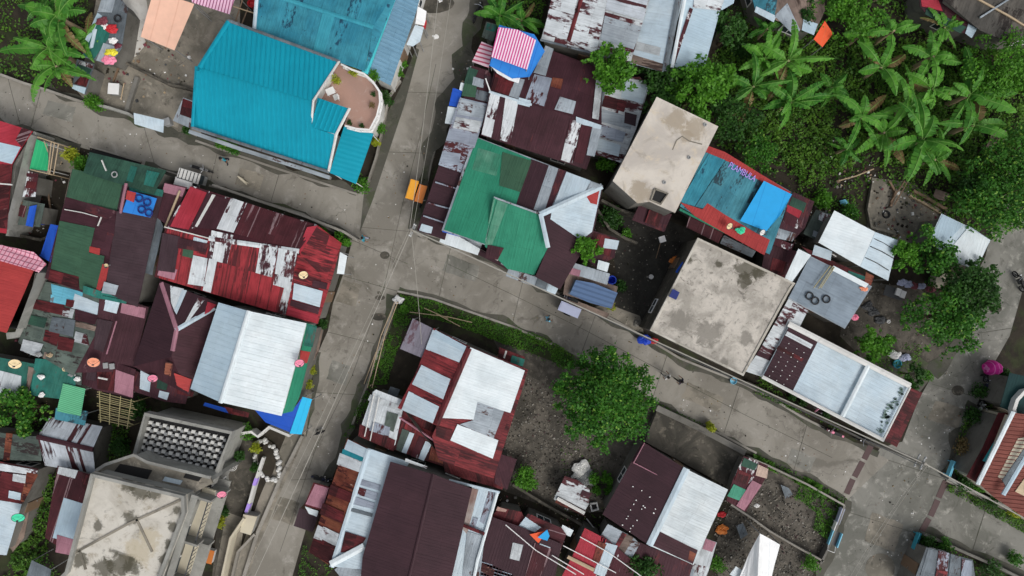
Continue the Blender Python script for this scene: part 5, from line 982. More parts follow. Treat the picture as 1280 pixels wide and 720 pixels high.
# beige concrete house + playhouse roof
flat('beige_house', 'tall house with smooth beige concrete roof', '821,121 898,158 844,266 812,252 797,254 766,226', 6.0, 'roofbeige', 'block', storeys=2, ov=.1)
r = [o for o in C.objects if o.get('label') == 'tall house with smooth beige concrete roof'][0]
m = MB(); P = [W(x, y, 6.12) for x, y in pp('819,236 835,242 826,255 814,250')]; Q = [V((p.x, p.y, 6.002)) for p in P]; strip(m, Q + [Q[0]], .12, 6.002, 6.14); m.build('hatch_frame', 'slab', r)
m = MB(); m.face([V((p.x, p.y, 6.01)) for p in inset(Q, .05)][::-1]); m.build('hatch', 'darkpit', r)
m = MB(); strip(m, [W(x, y, 6.1) for x, y in pp('841,187 846,175 853,170 862,176 878,180')], .08, 6.002, 6.02); m.build('roof_seam', 'slab', r)
for x, y in ((861, 197), (830, 228), (881, 156)): m = MB(); p = W(x, y, 6.0); m.lathe(p, [(.13, 0), (.12, .1), (.08, .1), (.07, .02), (.001, .02)], 10); m.build('vent', 'grey', r)
house('red_edged_house', 'teal sheet roof with bright red border and purple lettering', [('884,182 906,190 958,222 990,240,3.2 962,318,3.2 915,296 850,258 868,220', 'tealpale', (-38, 80))],
    patches=[(0, '884,182 906,190 958,222 988,240 984,246 906,200 882,190', 'brightred', 'red border strip'), (0, '886,192 906,200 868,258 850,252', 'blueteal', 'plain teal strip'), (0, '907,201 921,207 884,262 869,258', 'tealpale'), (0, '850,253 878,262 884,254 905,268 946,292 962,300 955,319 910,294 868,270', 'brightred', 'red border strip')],
    caps=[('850,262,3.2 905,290,3.2', .16, 'green')], ez=3.3, rz=3.4)
r, pls = HOUSES['teal sheet roof with bright red border and purple lettering']
cu = bpy.data.curves.new('t', 'FONT'); cu.body = 'PLAMBULA'; cu.size = .66; cu.extrude = .004; to = bpy.data.objects.new('lettering', cu); C.objects.link(to); bpy.context.view_layer.update(); dg = bpy.context.evaluated_depsgraph_get(); me = bpy.data.meshes.new_from_object(to.evaluated_get(dg)); bpy.data.objects.remove(to)
p0, p1 = onplane(pls[0][0], 909, 209), onplane(pls[0][0], 942, 227.5); ex = (p1 - p0).normalized(); xs = max(v.co.x for v in me.vertices); sx = (p1 - p0).length / xs; n_ = pls[0][0][0]; ey = n_.cross(ex)
for v in me.vertices: q = v.co.copy(); v.co = p0 + ex * (q.x * sx) + ey * q.y + n_ * (.13 + q.z) - V(r['_o'])
me.materials.clear(); me.materials.append(MATS['purple']); to = bpy.data.objects.new('lettering', me); C.objects.link(to); to.parent = [c for c in r.children if c.name.startswith('roof')][0]; to['_o'] = r['_o']
canopy('tarp', 'bright blue tarp tied over the red bordered roof', '955,226,3.7 990,243,3.6 976,268,3.6 958,289,3.5 925,276,3.6', 'brighttarp', B_, sag=0, posts=False, zg=3.2)
dish('cream satellite dish on the red roof border', 911, 282, 3.9, 'creamp', r=.26, mast=.4); dish('white satellite dish at the corner of the red roof', 952, 290, 3.9, 'whitep', r=.24, mast=.4); cloth('green and white rag on the red roof border', 926, 288, 3.5, .3, 'mint')
flat('grey_concrete_house', 'large grey mottled concrete roof along the street', '872,297 994,354 988,362 929,470 812,413', 4.7, 'roofgrey', 'slabdark', par=(.16, .07, 'roofpale'), storeys=1, ov=.06)
crate('roof_box', 'small blue water box on the grey concrete roof', 843, 368, 4.72, .5, .55, .4, -.45, 'grey', 'box', 'bluering'); panel('hanging_tarp', 'blue sheet hanging from the west edge of the grey concrete roof', '853,327,4.0 856,330,4.0 848,342,3.8 844,340,3.8', 3.9, 'deepblue', B_, rib=None)
panel('awning', 'maroon sheet roof tucked under the beige house', '800,254,2.6 840,268,2.6 830,290,2.5 790,275,2.5', 2.6, 'maroon', B_, 'awning'); panel('awning', 'dark red sheet strip beside the grey roof', '812,262,2.8 828,268,2.8 822,284,2.7 806,278,2.7', 2.7, 'redroof', B_, 'awning'); panel('awning', 'maroon roof sheets between red border and grey concrete roof', '862,270,2.7 905,290,2.7 898,304,2.6 858,284,2.6', 2.6, 'maroonstreak', B_, 'awning')
panel('awning', 'grey slatted sheet at the foot of the red roof border', '905,294,2.6 945,314,2.6 940,322,2.5 900,304,2.5', 2.5, 'galvdark', A_, 'awning')
lowwall('yard_wall', 'broken block wall left of the dark yard', '747,262 762,286 782,298 797,304', .2, 1.0, 'slabdark'); lowwall('yard_wall', 'dark timber edge in the yard below the beige roof', '752,250 775,262 800,270', .2, 1.4, 'slabdark')
crate('yard_box', 'small white square box in the dark yard', 828, 299, 1.0, .42, .42, .3, .3, 'whitep'); beam('timber_pole', 'thin pole leading from the white box in the dark yard', '826,302,1.0 820,323,.5', .03, 'wood'); bin_('bucket', 'small white pail in the dark yard', 814, 346, 0, .17, .35, 'whitep')
cloth('orange and brown junk against the grey concrete house', 845, 325, .5, .4, 'orange2', 'junk', 'junk_heap'); bush('small green bush in the dark yard', 776, 358, .6, 1.2, 'leafdark', 400, .15); bush('leafy plant above the block wall of the dark yard', 783, 292, .5, 1.2, 'leafbright', 300, .15); bush('yellowish plant at the street by the denim blue tarp', 764, 383, .45, 1.0, 'leafyellow', 260, .13); cloth('pale boulder at the street end of the dark yard', 796, 404, 0, .3, 'block', 'boulder', 'boulder', .7)
bush('dark tangle of plants beside the beige house', 764, 272, 1.1, 1.6, 'leafdark', 900, .2)
# small patched homes by the street
house('patched_hut', 'hut of red, maroon and pale sheets right of the green house', [('734,286 772,298 768,322 745,334 728,318', 'maroon', B_)], patches=[(0, '740,290 768,298 762,321 740,312', 'redroof'), (0, '756,298 774,301 771,312 754,310', 'palewhite', None), (0, '734,312 750,318 746,332 730,322', 'maroonclean')], ez=2.7, cat='hut')
panel('roof_panel', 'small white square panel on the patched hut', '748,325,3.0 762,329,3.0 759,340,3.0 746,336,3.0', 3.0, 'white', B_, 'panel'); tree('round bushy tree between the green house and patched hut', 732, 310, 1.05, 4.2, 'leafbright', 1100, .22, lobes=9, flatn=.8)
house('long_grey_lean_to', 'long narrow grey sheet roof above the denim blue tarp', [('716,328 762,342 759,356 711,341', 'galv', (-8, 30))], patches=[(0, '712,334 726,338 724,346 710,342', 'pink')], ez=2.6, cat='lean-to', win=False)
house('tarp_shanty', 'shanty covered by faded denim blue tarp along the street', [('708,340 772,358 766,386 704,368', 'woodsheet', (-8, 30))], patches=[(0, '718,349 770,366 762,385 710,367', 'galvdark')], ez=2.2, cat='shanty')
canopy('tarp', 'faded denim blue tarp laid over the shanty', '720,350,2.75 742,354,2.8 772,366,2.7 764,386,2.55 736,378,2.6 712,368,2.6', 'denim', (30, 10), sag=0, posts=False, zg=2.2)
bin_('water_drum', 'dark blue drum at the end of the long grey roof', 765, 350, 0, .32, 1.3, 'blue', 'drum'); cloth('terracotta pots by the green house corner', 711, 337, .6, .3, 'peachp', 'flower pots', 'pot_heap', .7)
panel('lean_sheet', 'dark timber threshold sheets along the street by the tarp shanty', '705,370,.6 762,392,.6 758,398,.5 702,378,.5', .5, 'woodsheet', A_)
cloth('blue tarp bundle at the street below the grey concrete roof', 806, 425, .5, .5, 'blue', 'tarp bundle', 'tarp_bundle'); cloth('red and white cloth beside the blue tarp bundle', 817, 426, .5, .3, 'redp', 'cloth heap', 'cloth_heap'); bin_('bucket', 'light blue basin at the kerb by the grey concrete house', 917, 476, 0, .26, .25, 'ltblue', 'basin')

# ================================================================== EAST CENTRE
house('grey_shop', 'grey sheet roof carrying tyres with white side strip', [('1013,320 1090,358 1056,411 985,373', 'galv', (20, 10))], patches=[(0, '1012,321 1089,359 1056,410 986,372', 'galvsmooth' if 'galvsmooth' in MATS else 'bluegrey2')], ez=3.3, wall='block', rib=None)
panel('roof_strip', 'white sheet strip along the left of the tyre roof', '998,311,3.5 1014,319,3.5 986,358,3.5 980,350,3.5', 3.5, 'white', B_, 'roof strip'); panel('roof_strip', 'narrow white sheet strip on the upper right of the tyre roof', '1042,332,3.5 1086,355,3.5 1082,360,3.5 1040,338,3.5', 3.5, 'white', A_, 'roof strip', rib=None)
for x, y, l in ((1012, 370, 'upper of the two touching tyres on the grey roof'), (1019, 376, 'lower of the two touching tyres on the grey roof'), (1033, 374, 'tyre lying apart on the grey roof')): tyre(l, x, y, 3.45, 'rubber', .26, .055, 'tyres on the grey roof')
for i, s in enumerate(('1038,332 1017,360', '1041,333 1023,361', '1043,334 1026,360')): beam('bamboo_pole', ['left bamboo pole on the tyre roof', 'middle bamboo pole on the tyre roof', 'right bamboo pole on the tyre roof'][i], s, .035, 'bamboo', z=3.55, group='bamboo poles on the tyre roof')
cloth('peach plastic bag on the corner of the tyre roof', 1080, 361, 3.4, .25, 'peachp', 'plastic bag', 'plastic_bag'); cloth('pink plastic bag hanging below the tyre roof corner', 1069, 396, 2.4, .3, 'pinkp', 'plastic bag', 'plastic_bag', .7)
house('rust_lean_to', 'rusty red and grey lean-to between the tyre roof and white roof', [('1002,308 1024,318 1082,345 1092,348 1088,358 1016,322', 'redroof', A_)], patches=[(0, '1018,306 1040,314 1038,326 1015,318', 'palewhite', None), (0, '1060,338 1082,346 1080,350 1060,344', 'tealgreen'), (0, '1082,340 1092,345 1088,357 1080,353', 'rustorange')], ez=2.8, cat='lean-to', win=False)
house('white_flat_house', 'smooth white sheet roof beside the curved metal awning', [('1043,263 1094,290 1075,333 1023,303', 'white', A_)], ez=3.8, wall='block', rib=(.9, .04, .01))
t = canopy('metal_awning', 'wavy white metal awning with dark seams beside the smooth white roof', '1094,290,3.5 1122,300,3.1 1110,351,3.0 1075,333,3.4', 'palewhite', A_, sag=.18, cat='awning'); o = V(t['_o'])
for a_, b_ in (((1092, 298), (1116, 311)), ((1088, 308), (1117, 323)), ((1082, 322), (1111, 338))): m = MB(); P = [W(*a_, 3.46), W((a_[0] + b_[0]) / 2, (a_[1] + b_[1]) / 2 - 1, 3.24), W(*b_, 3.1)]; m.tube(P, .035, 5); m.build('seam', 'dkgrey', t)
house('junk_hut', 'hut cluttered with pale junk sheets beside the smooth white roof', [('1020,262 1040,268 1020,300 1004,292', 'greygreen', B_)], patches=[(0, '1026,265 1038,269 1032,279 1022,274', 'whiterust2'), (0, '1017,288 1026,292 1023,298 1015,295', 'galv')], ez=2.0, cat='hut', win=False)
house('patch_hut', 'hut with green, red and white patched roof right of the blue tarp', [('992,240 1018,252 1006,285 992,300 962,290 975,262', 'maroon', B_)], patches=[(0, '990,246 1008,254 1004,266 986,258', 'darkgreen2'), (0, '984,256 1002,264 998,274 982,268', 'red', 'red sheet'), (0, '982,264 1000,274 996,286 978,278', 'maroonchip'), (0, '965,283 995,292 990,302 962,296', 'galv'), (0, '955,292 992,306 988,314 952,300', 'maroonchip')], ez=2.7)
house('maroon_hut', 'maroon sheet roof hut behind the grey concrete roof corner', [('958,300 1000,316 984,352 952,336', 'maroon', B_)], patches=[(0, '966,322 984,328 980,346 962,338', 'redroof')], ez=2.5, cat='hut', win=False)
house('white_strip_roof', 'white sheet roof with maroon streaks beside the grey concrete roof', [('986,373 1011,386 984,440 962,474 931,464 948,440', 'whiterust', (142, 60))], patches=[(0, '948,438 974,450 972,455 945,444', 'maroon')], ez=3.2)
house('long_white_house', 'long house with pale corrugated roof and maroon end by the street', [('986,407 1137,484 1104,549 953,470', 'palewhite', (142, 72))], patches=[(0, '986,408 1022,427 990,490 954,470', 'maroonclean', 'maroon end section', (142, 72)), (0, '984,414 1016,431 1013,436 981,419', 'whiterust'), (0, '973,432 1004,448 1002,452 970,436', 'redroof')],
    caps=[('1085,457,3.6 1053,520,3.6', .32, 'white'), ('986,405,3.6 1137,482,3.6', .4, 'whitewash'), ('953,471,3.6 1104,550,3.6', .25, 'whitewash'), ('1137,484,3.6 1104,549,3.6', .12, 'whitewash')], ez=3.4, wall='block', rib=(.25, .06, .015))
r, pls = HOUSES['long house with pale corrugated roof and maroon end by the street']; rf = [c for c in r.children if c.name.startswith('roof')][0]; m = MB()
for l in range(3):
    for k in range(8): p = onplane(pls[0][0], 992 - k * 3.4 + l * 9 - 6, 436 + k * 5.6 + l * 5.5 - 6); m.box(p + V((random.uniform(-.05, .05), random.uniform(-.05, .05), .05)), .055, .055, .03, random.random())
m.build('roof_bolt', 'whitep', rf)
m = MB()
for x, y in ((1124, 490), (1118, 503), (1113, 508), (1107, 518), (1105, 525), (1100, 536)):
    for q_ in range(9):
        p = onplane(pls[0][0], x + random.uniform(-4, 4), y + random.uniform(-5, 5)); rr = random.uniform(.04, .13); t0 = random.random() * 3; m.face([p + V((rr * math.cos(k + t0) * random.uniform(.6, 1.6), rr * math.sin(k + t0) * random.uniform(.5, 1.2), .075)) for k in range(6)])
m.build('stain', 'greenstain', rf)['kind'] = 'stuff'
panel('porch_roof', 'maroon porch roof at the street end of the long white house', '1138,485,2.9 1153,491,2.6 1121,559,2.6 1104,550,2.9', 2.8, 'redroof', (30, 14), 'porch roof')
for x, y in ((1150, 492), (1120, 556)): beam('porch_post', 'upper post holding up the maroon porch roof' if y < 500 else 'lower post holding up the maroon porch roof', f'{x},{y},2.55 {640+(x-640)*.9545},{360+(y-360)*.9545},0', .05, 'grey', 'post')
dish('pink satellite dish over the wall beside the long white house', 1021, 511, 3.2, 'pinkp', (1.0, .6), r=.32)
for x, y, l in ((990, 497, 'weeds beside the long white house, west'), (1003, 503, 'weeds beside the long white house, middle'), (1032, 519, 'weeds beside the long white house, east')): bush(l, x, y, .4, .6, 'leafdark', 260, .12)
lowwall('street_wall', 'low grey wall between the long white house and the street', '935,478 990,506 1050,535 1100,560', .15, .9, 'slabdark')
house('white_tarp_hut', 'hut with white tarp and pale blue sheet roof by the right road', [('1177,267 1204,280 1214,284 1238,300 1220,338 1182,322 1160,303', 'palewhite', B_)], patches=[(0, '1178,268 1204,281 1184,302 1161,302', 'paleblue', 'pale blue sheets'), (0, '1210,284 1237,300 1220,337 1180,320', 'white', 'white tarp')], ez=3.0, cat='hut')
t = thing('broken_slab', 'broken concrete foundation with beams among the weeds', 'ruin', V((*W(1130, 260, .3).to_2d(), 0)))
for s, w, h, mt_ in (('1092,228 1086,262 1090,284 1120,292', .2, .35, 'slab'), ('1112,226 1120,240 1114,258', .15, .3, 'wood'), ('1142,238 1160,248 1184,262', .22, .4, 'wood'), ('1138,244 1156,254 1176,266', .15, .35, 'woodpale'), ('1184,262 1168,300 1150,300', .2, .35, 'slabdark')): m = MB(); strip(m, [W(x, y, h) for x, y in pp(s)], w, 0, h); m.build('beam', mt_, t)
for i, s in enumerate(('1118,256,.5 1136,224,.5', '1113,253,.5 1131,226,.5')): beam('timber_pole', ['long weathered pole lying on the broken foundation', 'second weathered pole on the broken foundation'][i], s, .05, 'wood')
tyre('old tyre half buried on the broken foundation', 1108, 268, .1, 'rubber', .25, .07, None); panel('lean_sheet', 'brown board lying beyond the broken foundation', '1170,236,.4 1190,243,.4 1180,252,.4 1166,246,.4', .4, 'woodsheet', A_); cloth('light blue plastic bag in the weeds above the white roof', 1055, 253, .3, .28, 'ltblue', 'plastic bag', 'plastic_bag')
beam('fallen_branch', 'pale fallen branch across the weeds below the bananas', '1048,226,.5 1070,220,.7 1092,211,.6', .05, 'woodpale', 'branch'); cloth('brown boulder beside the banana plants', 997, 165, 0, .9, 'dirt', 'boulder', 'boulder', .35)
panel('lean_sheet', 'grey board in the grove at the right', '1240,166,.5 1256,160,.5 1262,172,.5 1232,186,.5', .5, 'woodsheet', A_)
# junk yard between tyre roof and trees
t = thing('wash_stand', 'dark cart with two white boxes in the dirt yard', 'cart', V((*W(1118, 366, .8).to_2d(), 0))); o = V(t['_o']); m = MB(); m.box(o + V((0, 0, .7)), 1.5, .8, .08, -.3); m.build('table_top', 'dkgrey', t)
for a_, b_ in ((-.6, -.25), (.6, -.35), (.65, .2), (-.5, .3)): m = MB(); m.tube([o + V((a_, b_, 0)), o + V((a_, b_, .68))], .03, 5); m.build('leg', 'wood', t)
crate('white_box', 'left white box on the dark cart', 1123, 365, .75, .32, .5, .2, -.35, 'whitep'); crate('white_box', 'right white box on the dark cart', 1129, 368, .75, .32, .5, .2, -.35, 'whitep')
for x, y, mt_, l in ((1128, 353, 'cloth1', 'pale blue laundry at the left of the line by the cart'), (1136, 356, 'cloth1', 'striped laundry next on the line by the cart'), (1143, 357, 'cloth2', 'dark striped laundry in the middle of the line'), (1152, 358, 'cloth1', 'bluish laundry near the right end of the line'), (1163, 361, 'cloth2', 'brown laundry basin at the right end of the line')): cloth(l, x, y, 1.0, .33, mt_, 'laundry', 'laundry', .5)
bin_('basin', 'teal basin of laundry among the weeds', 1122, 455, 0, .33, .3, 'tealp', 'basin'); cloth('white laundry heap above the teal basin', 1118, 444, .2, .45, 'whitep'); cloth('pale laundry heap right of the teal basin', 1132, 447, .2, .4, 'cloth1')
for i, (x, y) in enumerate(((1092, 390), (1100, 400), (1085, 383))): cloth(['dark scrap heap in the dirt yard', 'black scrap below the dark scrap heap', 'small dark scrap beside the tyre roof'][i], x, y, .1, .4, 'dkgrey', 'junk', 'junk_heap')
bin_('bucket', 'small white pail in the dirt yard', 1111, 402, 0, .13, .3, 'whitep'); crate('water_tank', 'pale concrete block under the tree by the road', 1176, 350, 0, .7, 1.1, .9, -.3, 'cream', 'concrete block', 'cream')
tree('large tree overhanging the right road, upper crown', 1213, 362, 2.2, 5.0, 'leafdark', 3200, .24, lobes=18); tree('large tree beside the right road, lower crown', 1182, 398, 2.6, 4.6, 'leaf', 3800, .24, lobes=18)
tree('leafy tree between the white awning and the white tarp hut', 1165, 318, 1.7, 4.2, 'leaf', 1600, .25); tree('bright young tree right of the white awning', 1128, 315, 1.3, 3.6, 'leafbright', 1100, .24, lobes=9); tree('small tree south of the tyre roof', 1092, 430, 1.35, 3.2, 'leafbright', 1300, .22, lobes=10)
tree('round tree at the junction corner by the laundry', 1141, 470, 1.0, 2.4, 'leafdark', 700, .22, lobes=8); bush('bright grass tuft bush at the road corner', 1158, 470, .5, .9, 'leafbright', 400, .14)

# ================================================================== NORTH EAST
house('stone_ruin', 'dark weathered grey roof with timber lines at the top right', [('1196,-40,r 1400,-60,r 1400,40 1258,52 1225,38 1180,0', 'greyruin' if 'greyruin' in MATS else 'greygreen', (-30, 110))], caps=[('1205,-10,3.4 1260,20,3.2 1300,45,3.0', .12, 'woodpale'), ('1225,22,3.2 1275,-10,3.4', .12, 'galv')], ez=3.0, rz=3.8)
house('red_green_shed', 'low shed with red and green sheets beside the dark ruin', [('1148,-20 1180,-10 1222,34 1210,44 1160,20 1150,8', 'maroon', A_)], patches=[(0, '1150,-8 1172,-2 1178,14 1152,8', 'red', 'red sheet'), (0, '1158,10 1208,34 1200,42 1156,18', 'darkgreen2'), (0, '1210,30 1221,36 1214,48 1206,42', 'paleblue')], ez=2.5, cat='shed')
house('thatch_shed', 'shed with grey weathered sheets beside the orange tarp', [('978,-30 1030,-20 1031,14 1017,44 967,24', 'woodsheet', (20, 60))], patches=[(0, '968,20 984,4 1000,38 992,44', 'galv'), (0, '1004,24 1022,30 1017,44 1002,38', 'paleblue')], ez=2.8, cat='shed')
canopy('tarp', 'bright orange tarp at the corner of the grey shed', '1031,26,2.7 1041,42,2.6 1028,59,2.5 1017,49,2.6', 'orangetarp', B_, sag=.05)
house('teal_shed', 'teal and white sheet roof at the top edge by the grey shed', [('930,-40 975,-30 968,26 944,12', 'tealpale', B_)], patches=[(0, '945,8 970,20 967,28 943,15', 'palewhite')], ez=2.8, cat='shed')
fir = []
protos = [banana_proto(1, 10, 2.3), banana_proto(2, 8, 2.7), banana_proto(3, 12, 2.1), banana_proto(4, 7, 2.9), banana_proto(5, 9, 2.0), banana_proto(8, 13, 2.5)]
bl = ((981, 80, 1.15, 'banana plant left of the grove with pale arching leaves, below the grey shed'), (985, 130, 1.05, 'banana plant above the brown boulder'), (1095, 88, 1.15, 'banana plant in the upper middle of the grove with a yellow leaf'), (1112, 42, 1.1, 'banana plant at the top of the grove near the orange tarp clearing'), (1158, 76, 1.2, 'banana plant with one long yellow-green leaf, upper right of the grove'), (1160, 115, 1.1, 'banana plant in the right middle of the grove'), (1203, 122, 1.2, 'banana plant at the right side of the grove with a tall curved leaf'), (1070, 150, 1.15, 'banana plant in the lower left of the grove with drooping leaves'), (1100, 168, 1.1, 'banana plant in the lower centre of the grove'), (1140, 180, 1.35, 'biggest banana plant at the lower edge of the grove above the ruin'), (1207, 160, 1.2, 'banana plant at the lower right of the grove'), (960, 35, .8, 'small banana plant beside the teal shed'), (1040, 110, .85, 'short banana plant in the gap left of the grove centre'), (1180, 35, .9, 'banana plant tucked below the red and green shed'), (1135, 135, 1.0, 'shaded banana plant in the heart of the grove'), (1168, 200, .9, 'low banana plant between the big one and the ruin'), (940, 110, 1.0, 'banana plant with ragged leaves right of the bright trees'), (955, 75, .9, 'dark banana plant under the grey shed corner'), (1075, 45, .9, 'young banana plant at the upper left of the grove'), (1060, 185, .8, 'young banana plant above the fallen branch'), (1238, 100, .9, 'banana plant half hidden by the right hand trees'))
bl2 = ((88, 30, 1.45, 'tall banana plant at the top of the left grove'), (72, 66, 1.25, 'banana plant in the middle of the left grove'), (80, 88, 1.2, 'banana plant leaning over the mossy lane wall'), (108, 48, .85, 'small banana plant against the junk shelter'), (625, 20, .9, 'banana plant behind the striped canopy'), (652, 25, .85, 'banana plant between the striped canopy and white roof'), (60, 10, 1.0, 'banana plant at the top left beside bare soil'))
for i, (x, y, s, l) in enumerate(bl + bl2): place(protos[(i * 5 + i // 4) % 6], V((*W(x, y, 2.2).to_2d(), 0)), random.uniform(0, 6.28), s * 1.13, l, 'banana plants of the grove' if i < len(bl) else 'banana plants near the lane', fir)
tree('bright green tree at the top right beyond the grove', 1252, 88, 2.6, 4.6, 'leafbright', 4200, .2, lobes=18); tree('tree at the top of the grove by the orange tarp', 1062, 8, 2.6, 4.2, 'leafbright', 3200, .22, lobes=14); tree('spreading dark tree above the white tarp hut', 1238, 250, 2.9, 4.8, 'leaf', 4200, .22, lobes=20); tree('tree at the right edge in the middle of the picture', 1270, 205, 2.4, 4.6, 'leaf', 2600, .22)
tree('shrubby tree at the right of the broken foundation', 1215, 235, 1.5, 3.2, 'leafdark', 1200, .22, lobes=9); tree('dense tree right of the beige roof', 915, 150, 1.7, 3.6, 'leafdark', 1600, .22); tree('low tree above the red bordered roof', 945, 190, 1.5, 2.8, 'leaf', 1300, .2); tree('leafy shrub tree at the upper corner of the grove', 1010, 20, 1.2, 3.0, 'leafdark', 800, .22, lobes=8)
bush('yellow-green bush above the smooth white roof', 1030, 250, .9, 1.5, 'leafbright', 700, .2); bush('green bush at the top corner of the smooth white roof', 1062, 266, .8, 1.3, 'leaf', 600, .18); bush('bright bush left of the banana grove', 925, 62, .9, 1.6, 'leafdark', 600, .2)

# ================================================================== SOUTH CENTRE
house('white_top_house', 'house with glossy white roof over faded red sheets', [
    ('542,410 585,432,r 546,532,r 497,510 518,470', 'redrust', (-100, -40)), ('585,432,r 660,462 655,480 617,598 548,575 540,545 546,532,r', 'redrust', (100, 35))],
    patches=[(0, '541,412 583,433 574,453 532,436', 'palewhite', 'pale white sheet'), (0, '544,412 583,433 580,440 541,420', 'paleblue'), (0, '527,456 563,474 554,499 515,480', 'palewhite', 'pale white sheet'), (0, '511,489 549,508 541,529 502,512', 'palewhite', 'pale white sheet'),
             (1, '588,434 656,463 638,516 614,509 607,529 590,524 549,522', 'white', 'large white sheet'), (1, '597,502 630,514 624,530 617,548 575,530 592,525', 'galv', 'grey translucent sheet'), (1, '572,530 623,550 616,573 563,550', 'white', 'lower white sheet'), (1, '610,446 660,464 655,472 608,455', 'redroof'), (1, '626,513 638,516 626,548 617,546', 'redroof'), (1, '546,532 566,537 562,552 545,545', 'redroof')],
    caps=[('586,436,r 546,530,r', .42, 'redroof'), ('500,522,3.1 545,552,3.1 590,560,3.1', .12, 'pink')], ez=3.2, rz=3.9)
canopy('grey_awning', 'grey weathered sheet awning at the grassy corner', '516,398,2.9 544,412,3.1 529,448,3.0 500,436,2.8', 'lilacgrey' if 'lilacgrey' in MATS else 'galvrust', (-15, 40), sag=0, cat='awning')
house('red_strip_house', 'dark red roof wing below the glossy white roof', [('550,560 600,580 615,575 640,570 628,612 585,600 556,590', 'redroof', (30, 90))], patches=[(0, '610,560 621,562 616,574 608,572', 'tealgreen'), (0, '622,566 646,574 634,612 618,604', 'maroon')], ez=2.7)
house('small_red_hut', 'little red and green roofed hut above the glossy white roof', [('624,434 656,446 654,458 622,450', 'redroof', B_)], patches=[(0, '640,444 656,449 653,458 638,453', 'tealgreen'), (0, '632,438 634,439 631,448 629,447', 'whitewash')], ez=2.2, cat='hut', win=False)
house('white_rust_shed', 'shed with white chipped roof by the main street', [('470,487 506,501 494,556 486,562 449,540 466,490', 'whiterust', (-30, 90))], patches=[(0, '463,493 505,508 500,514 460,500', 'whiterust2', None), (0, '450,530 494,550 492,564 448,545', 'redroof'), (0, '484,514 498,518 492,540 480,534', 'greygreen'), (0, '466,527 488,534 486,546 462,538', 'galvrust')], caps=[('468,492,2.95 456,545,2.95', .07, 'whitewash'), ('474,497,2.95 463,550,2.95', .07, 'whitewash')], ez=2.7, cat='shed')
house('mixed_shed', 'shed roofed with green, white and red strips beside the white chipped roof', [('494,507 548,530 584,566 560,585 492,562', 'redroof', (-30, 90))], patches=[(0, '503,536 512,539 502,565 495,562', 'greygreen'), (0, '512,540 518,542 508,567 502,565', 'palewhite'), (0, '524,545 531,548 522,573 514,570', 'maroonchip'), (0, '532,551 540,554 530,576 523,573', 'palewhite'), (0, '500,522 552,545 550,555 500,533', 'redrust'), (0, '540,556 560,562 556,580 536,574', 'rustorange')], ez=2.6, cat='shed')
house('grey_scrap_roof', 'small grey sheet scrap roof in the grass by white chipped shed', [('488,483 500,487 496,497 484,492', 'galvdark', B_)], ez=1.6, cat='scrap roof', win=False)
house('maroon_gable_house', 'large house with smooth maroon gable and white rusty side roofs', [
    ('488,577 542,593,r 506,745,r 450,735 453,697', 'maroonclean', (-100, -30)), ('542,593,r 590,611 556,760 506,745,r', 'maroonclean', (100, 30))], caps=[('542,593,r 506,745,r', .2, 'maroonclean')], ez=4.1, rz=4.35, wall='block')
house('rust_side_house', 'row of rusty orange and white roof sheets along the main street', [('434,548 460,560,r 414,708,r 386,690', 'rustorange', (-100, -35)), ('460,560,r 512,578,3.6 470,640,3.6 455,712,3.6 414,708,r', 'palewhite', (100, 30))],
    patches=[(0, '435,549 459,561 456,574 430,562', 'palewhite'), (0, '429,561 455,572 453,577 427,567', 'tealp2' if 'tealp2' in MATS else 'tealpale', 'teal sheet'), (0, '425,566 453,577 449,590 421,580', 'whiterust'), (0, '398,655 424,667 420,682 392,672', 'whiterust2'), (0, '392,672 418,682 414,706 387,690', 'redroof'), (0, '414,605 441,616 438,628 410,617', 'redroof'), (0, '404,628 431,640 428,654 400,642', 'redroof'),
             (1, '449,598 476,606 474,613 447,605', 'galvrust'), (1, '445,608 473,616 470,625 443,617', 'galvrust'), (1, '442,620 469,629 467,636 440,630', 'galvrust'), (1, '437,634 466,642 465,646 436,638', 'galvdark'), (1, '432,664 458,672 446,690 426,690', 'redroof')],
    caps=[('461,562,r 415,708,r', .35, 'palewhite'), ('414,705,3.6 455,683,3.7', .5, 'white')], ez=2.8, rz=3.4)
house('lower_sheets', 'white and maroon sheets at the bottom below the maroon gable', [('452,690 520,715 560,735 550,770 440,740 418,712', 'galv', B_)], patches=[(0, '463,700 470,702 462,725 455,722', 'maroon'), (0, '486,708 496,712 490,735 480,732', 'maroon'), (0, '500,712 520,718 515,740 496,735', 'palewhite')], ez=3.0, cat='lean-to', win=False)
house('white_side_roof', 'white and rust side roof right of the maroon gable', [('590,609 623,614 598,700 586,760 554,750', 'palewhite', B_)], patches=[(0, '590,610 598,612 584,668 577,660', 'rustworn' if 'rustworn' in MATS else 'galvrust'), (0, '611,614 618,616 605,655 600,652', 'galvrust'), (0, '584,664 606,670 600,720 578,720', 'galv'), (0, '592,646 598,648 592,664 587,662', 'galvrust')], caps=[('578,656,3.4 605,667,3.4', .22, 'redroof'), ('622,615,3.35 597,700,3.35 585,760,3.35', .22, 'white'), ('562,600,3.6 624,615,3.4', .15, 'palewhite')], ez=3.2, cat='lean-to', win=False)
panel('lean_sheet', 'narrow red sheet strip above the maroon gable roof', '507,573,3.9 534,583,3.9 533,586,3.8 506,577,3.8', 3.9, 'whiterust', A_)
house('roadside_stall', 'small roadside stall with maroon roof and brown counter', [('392,603 412,609 402,638 380,632', 'redroof', (-10, 30))], patches=[(0, '394,605 411,610 403,636 382,630', 'pink')], ez=2.3, cat='stall', win=False, wall='block')
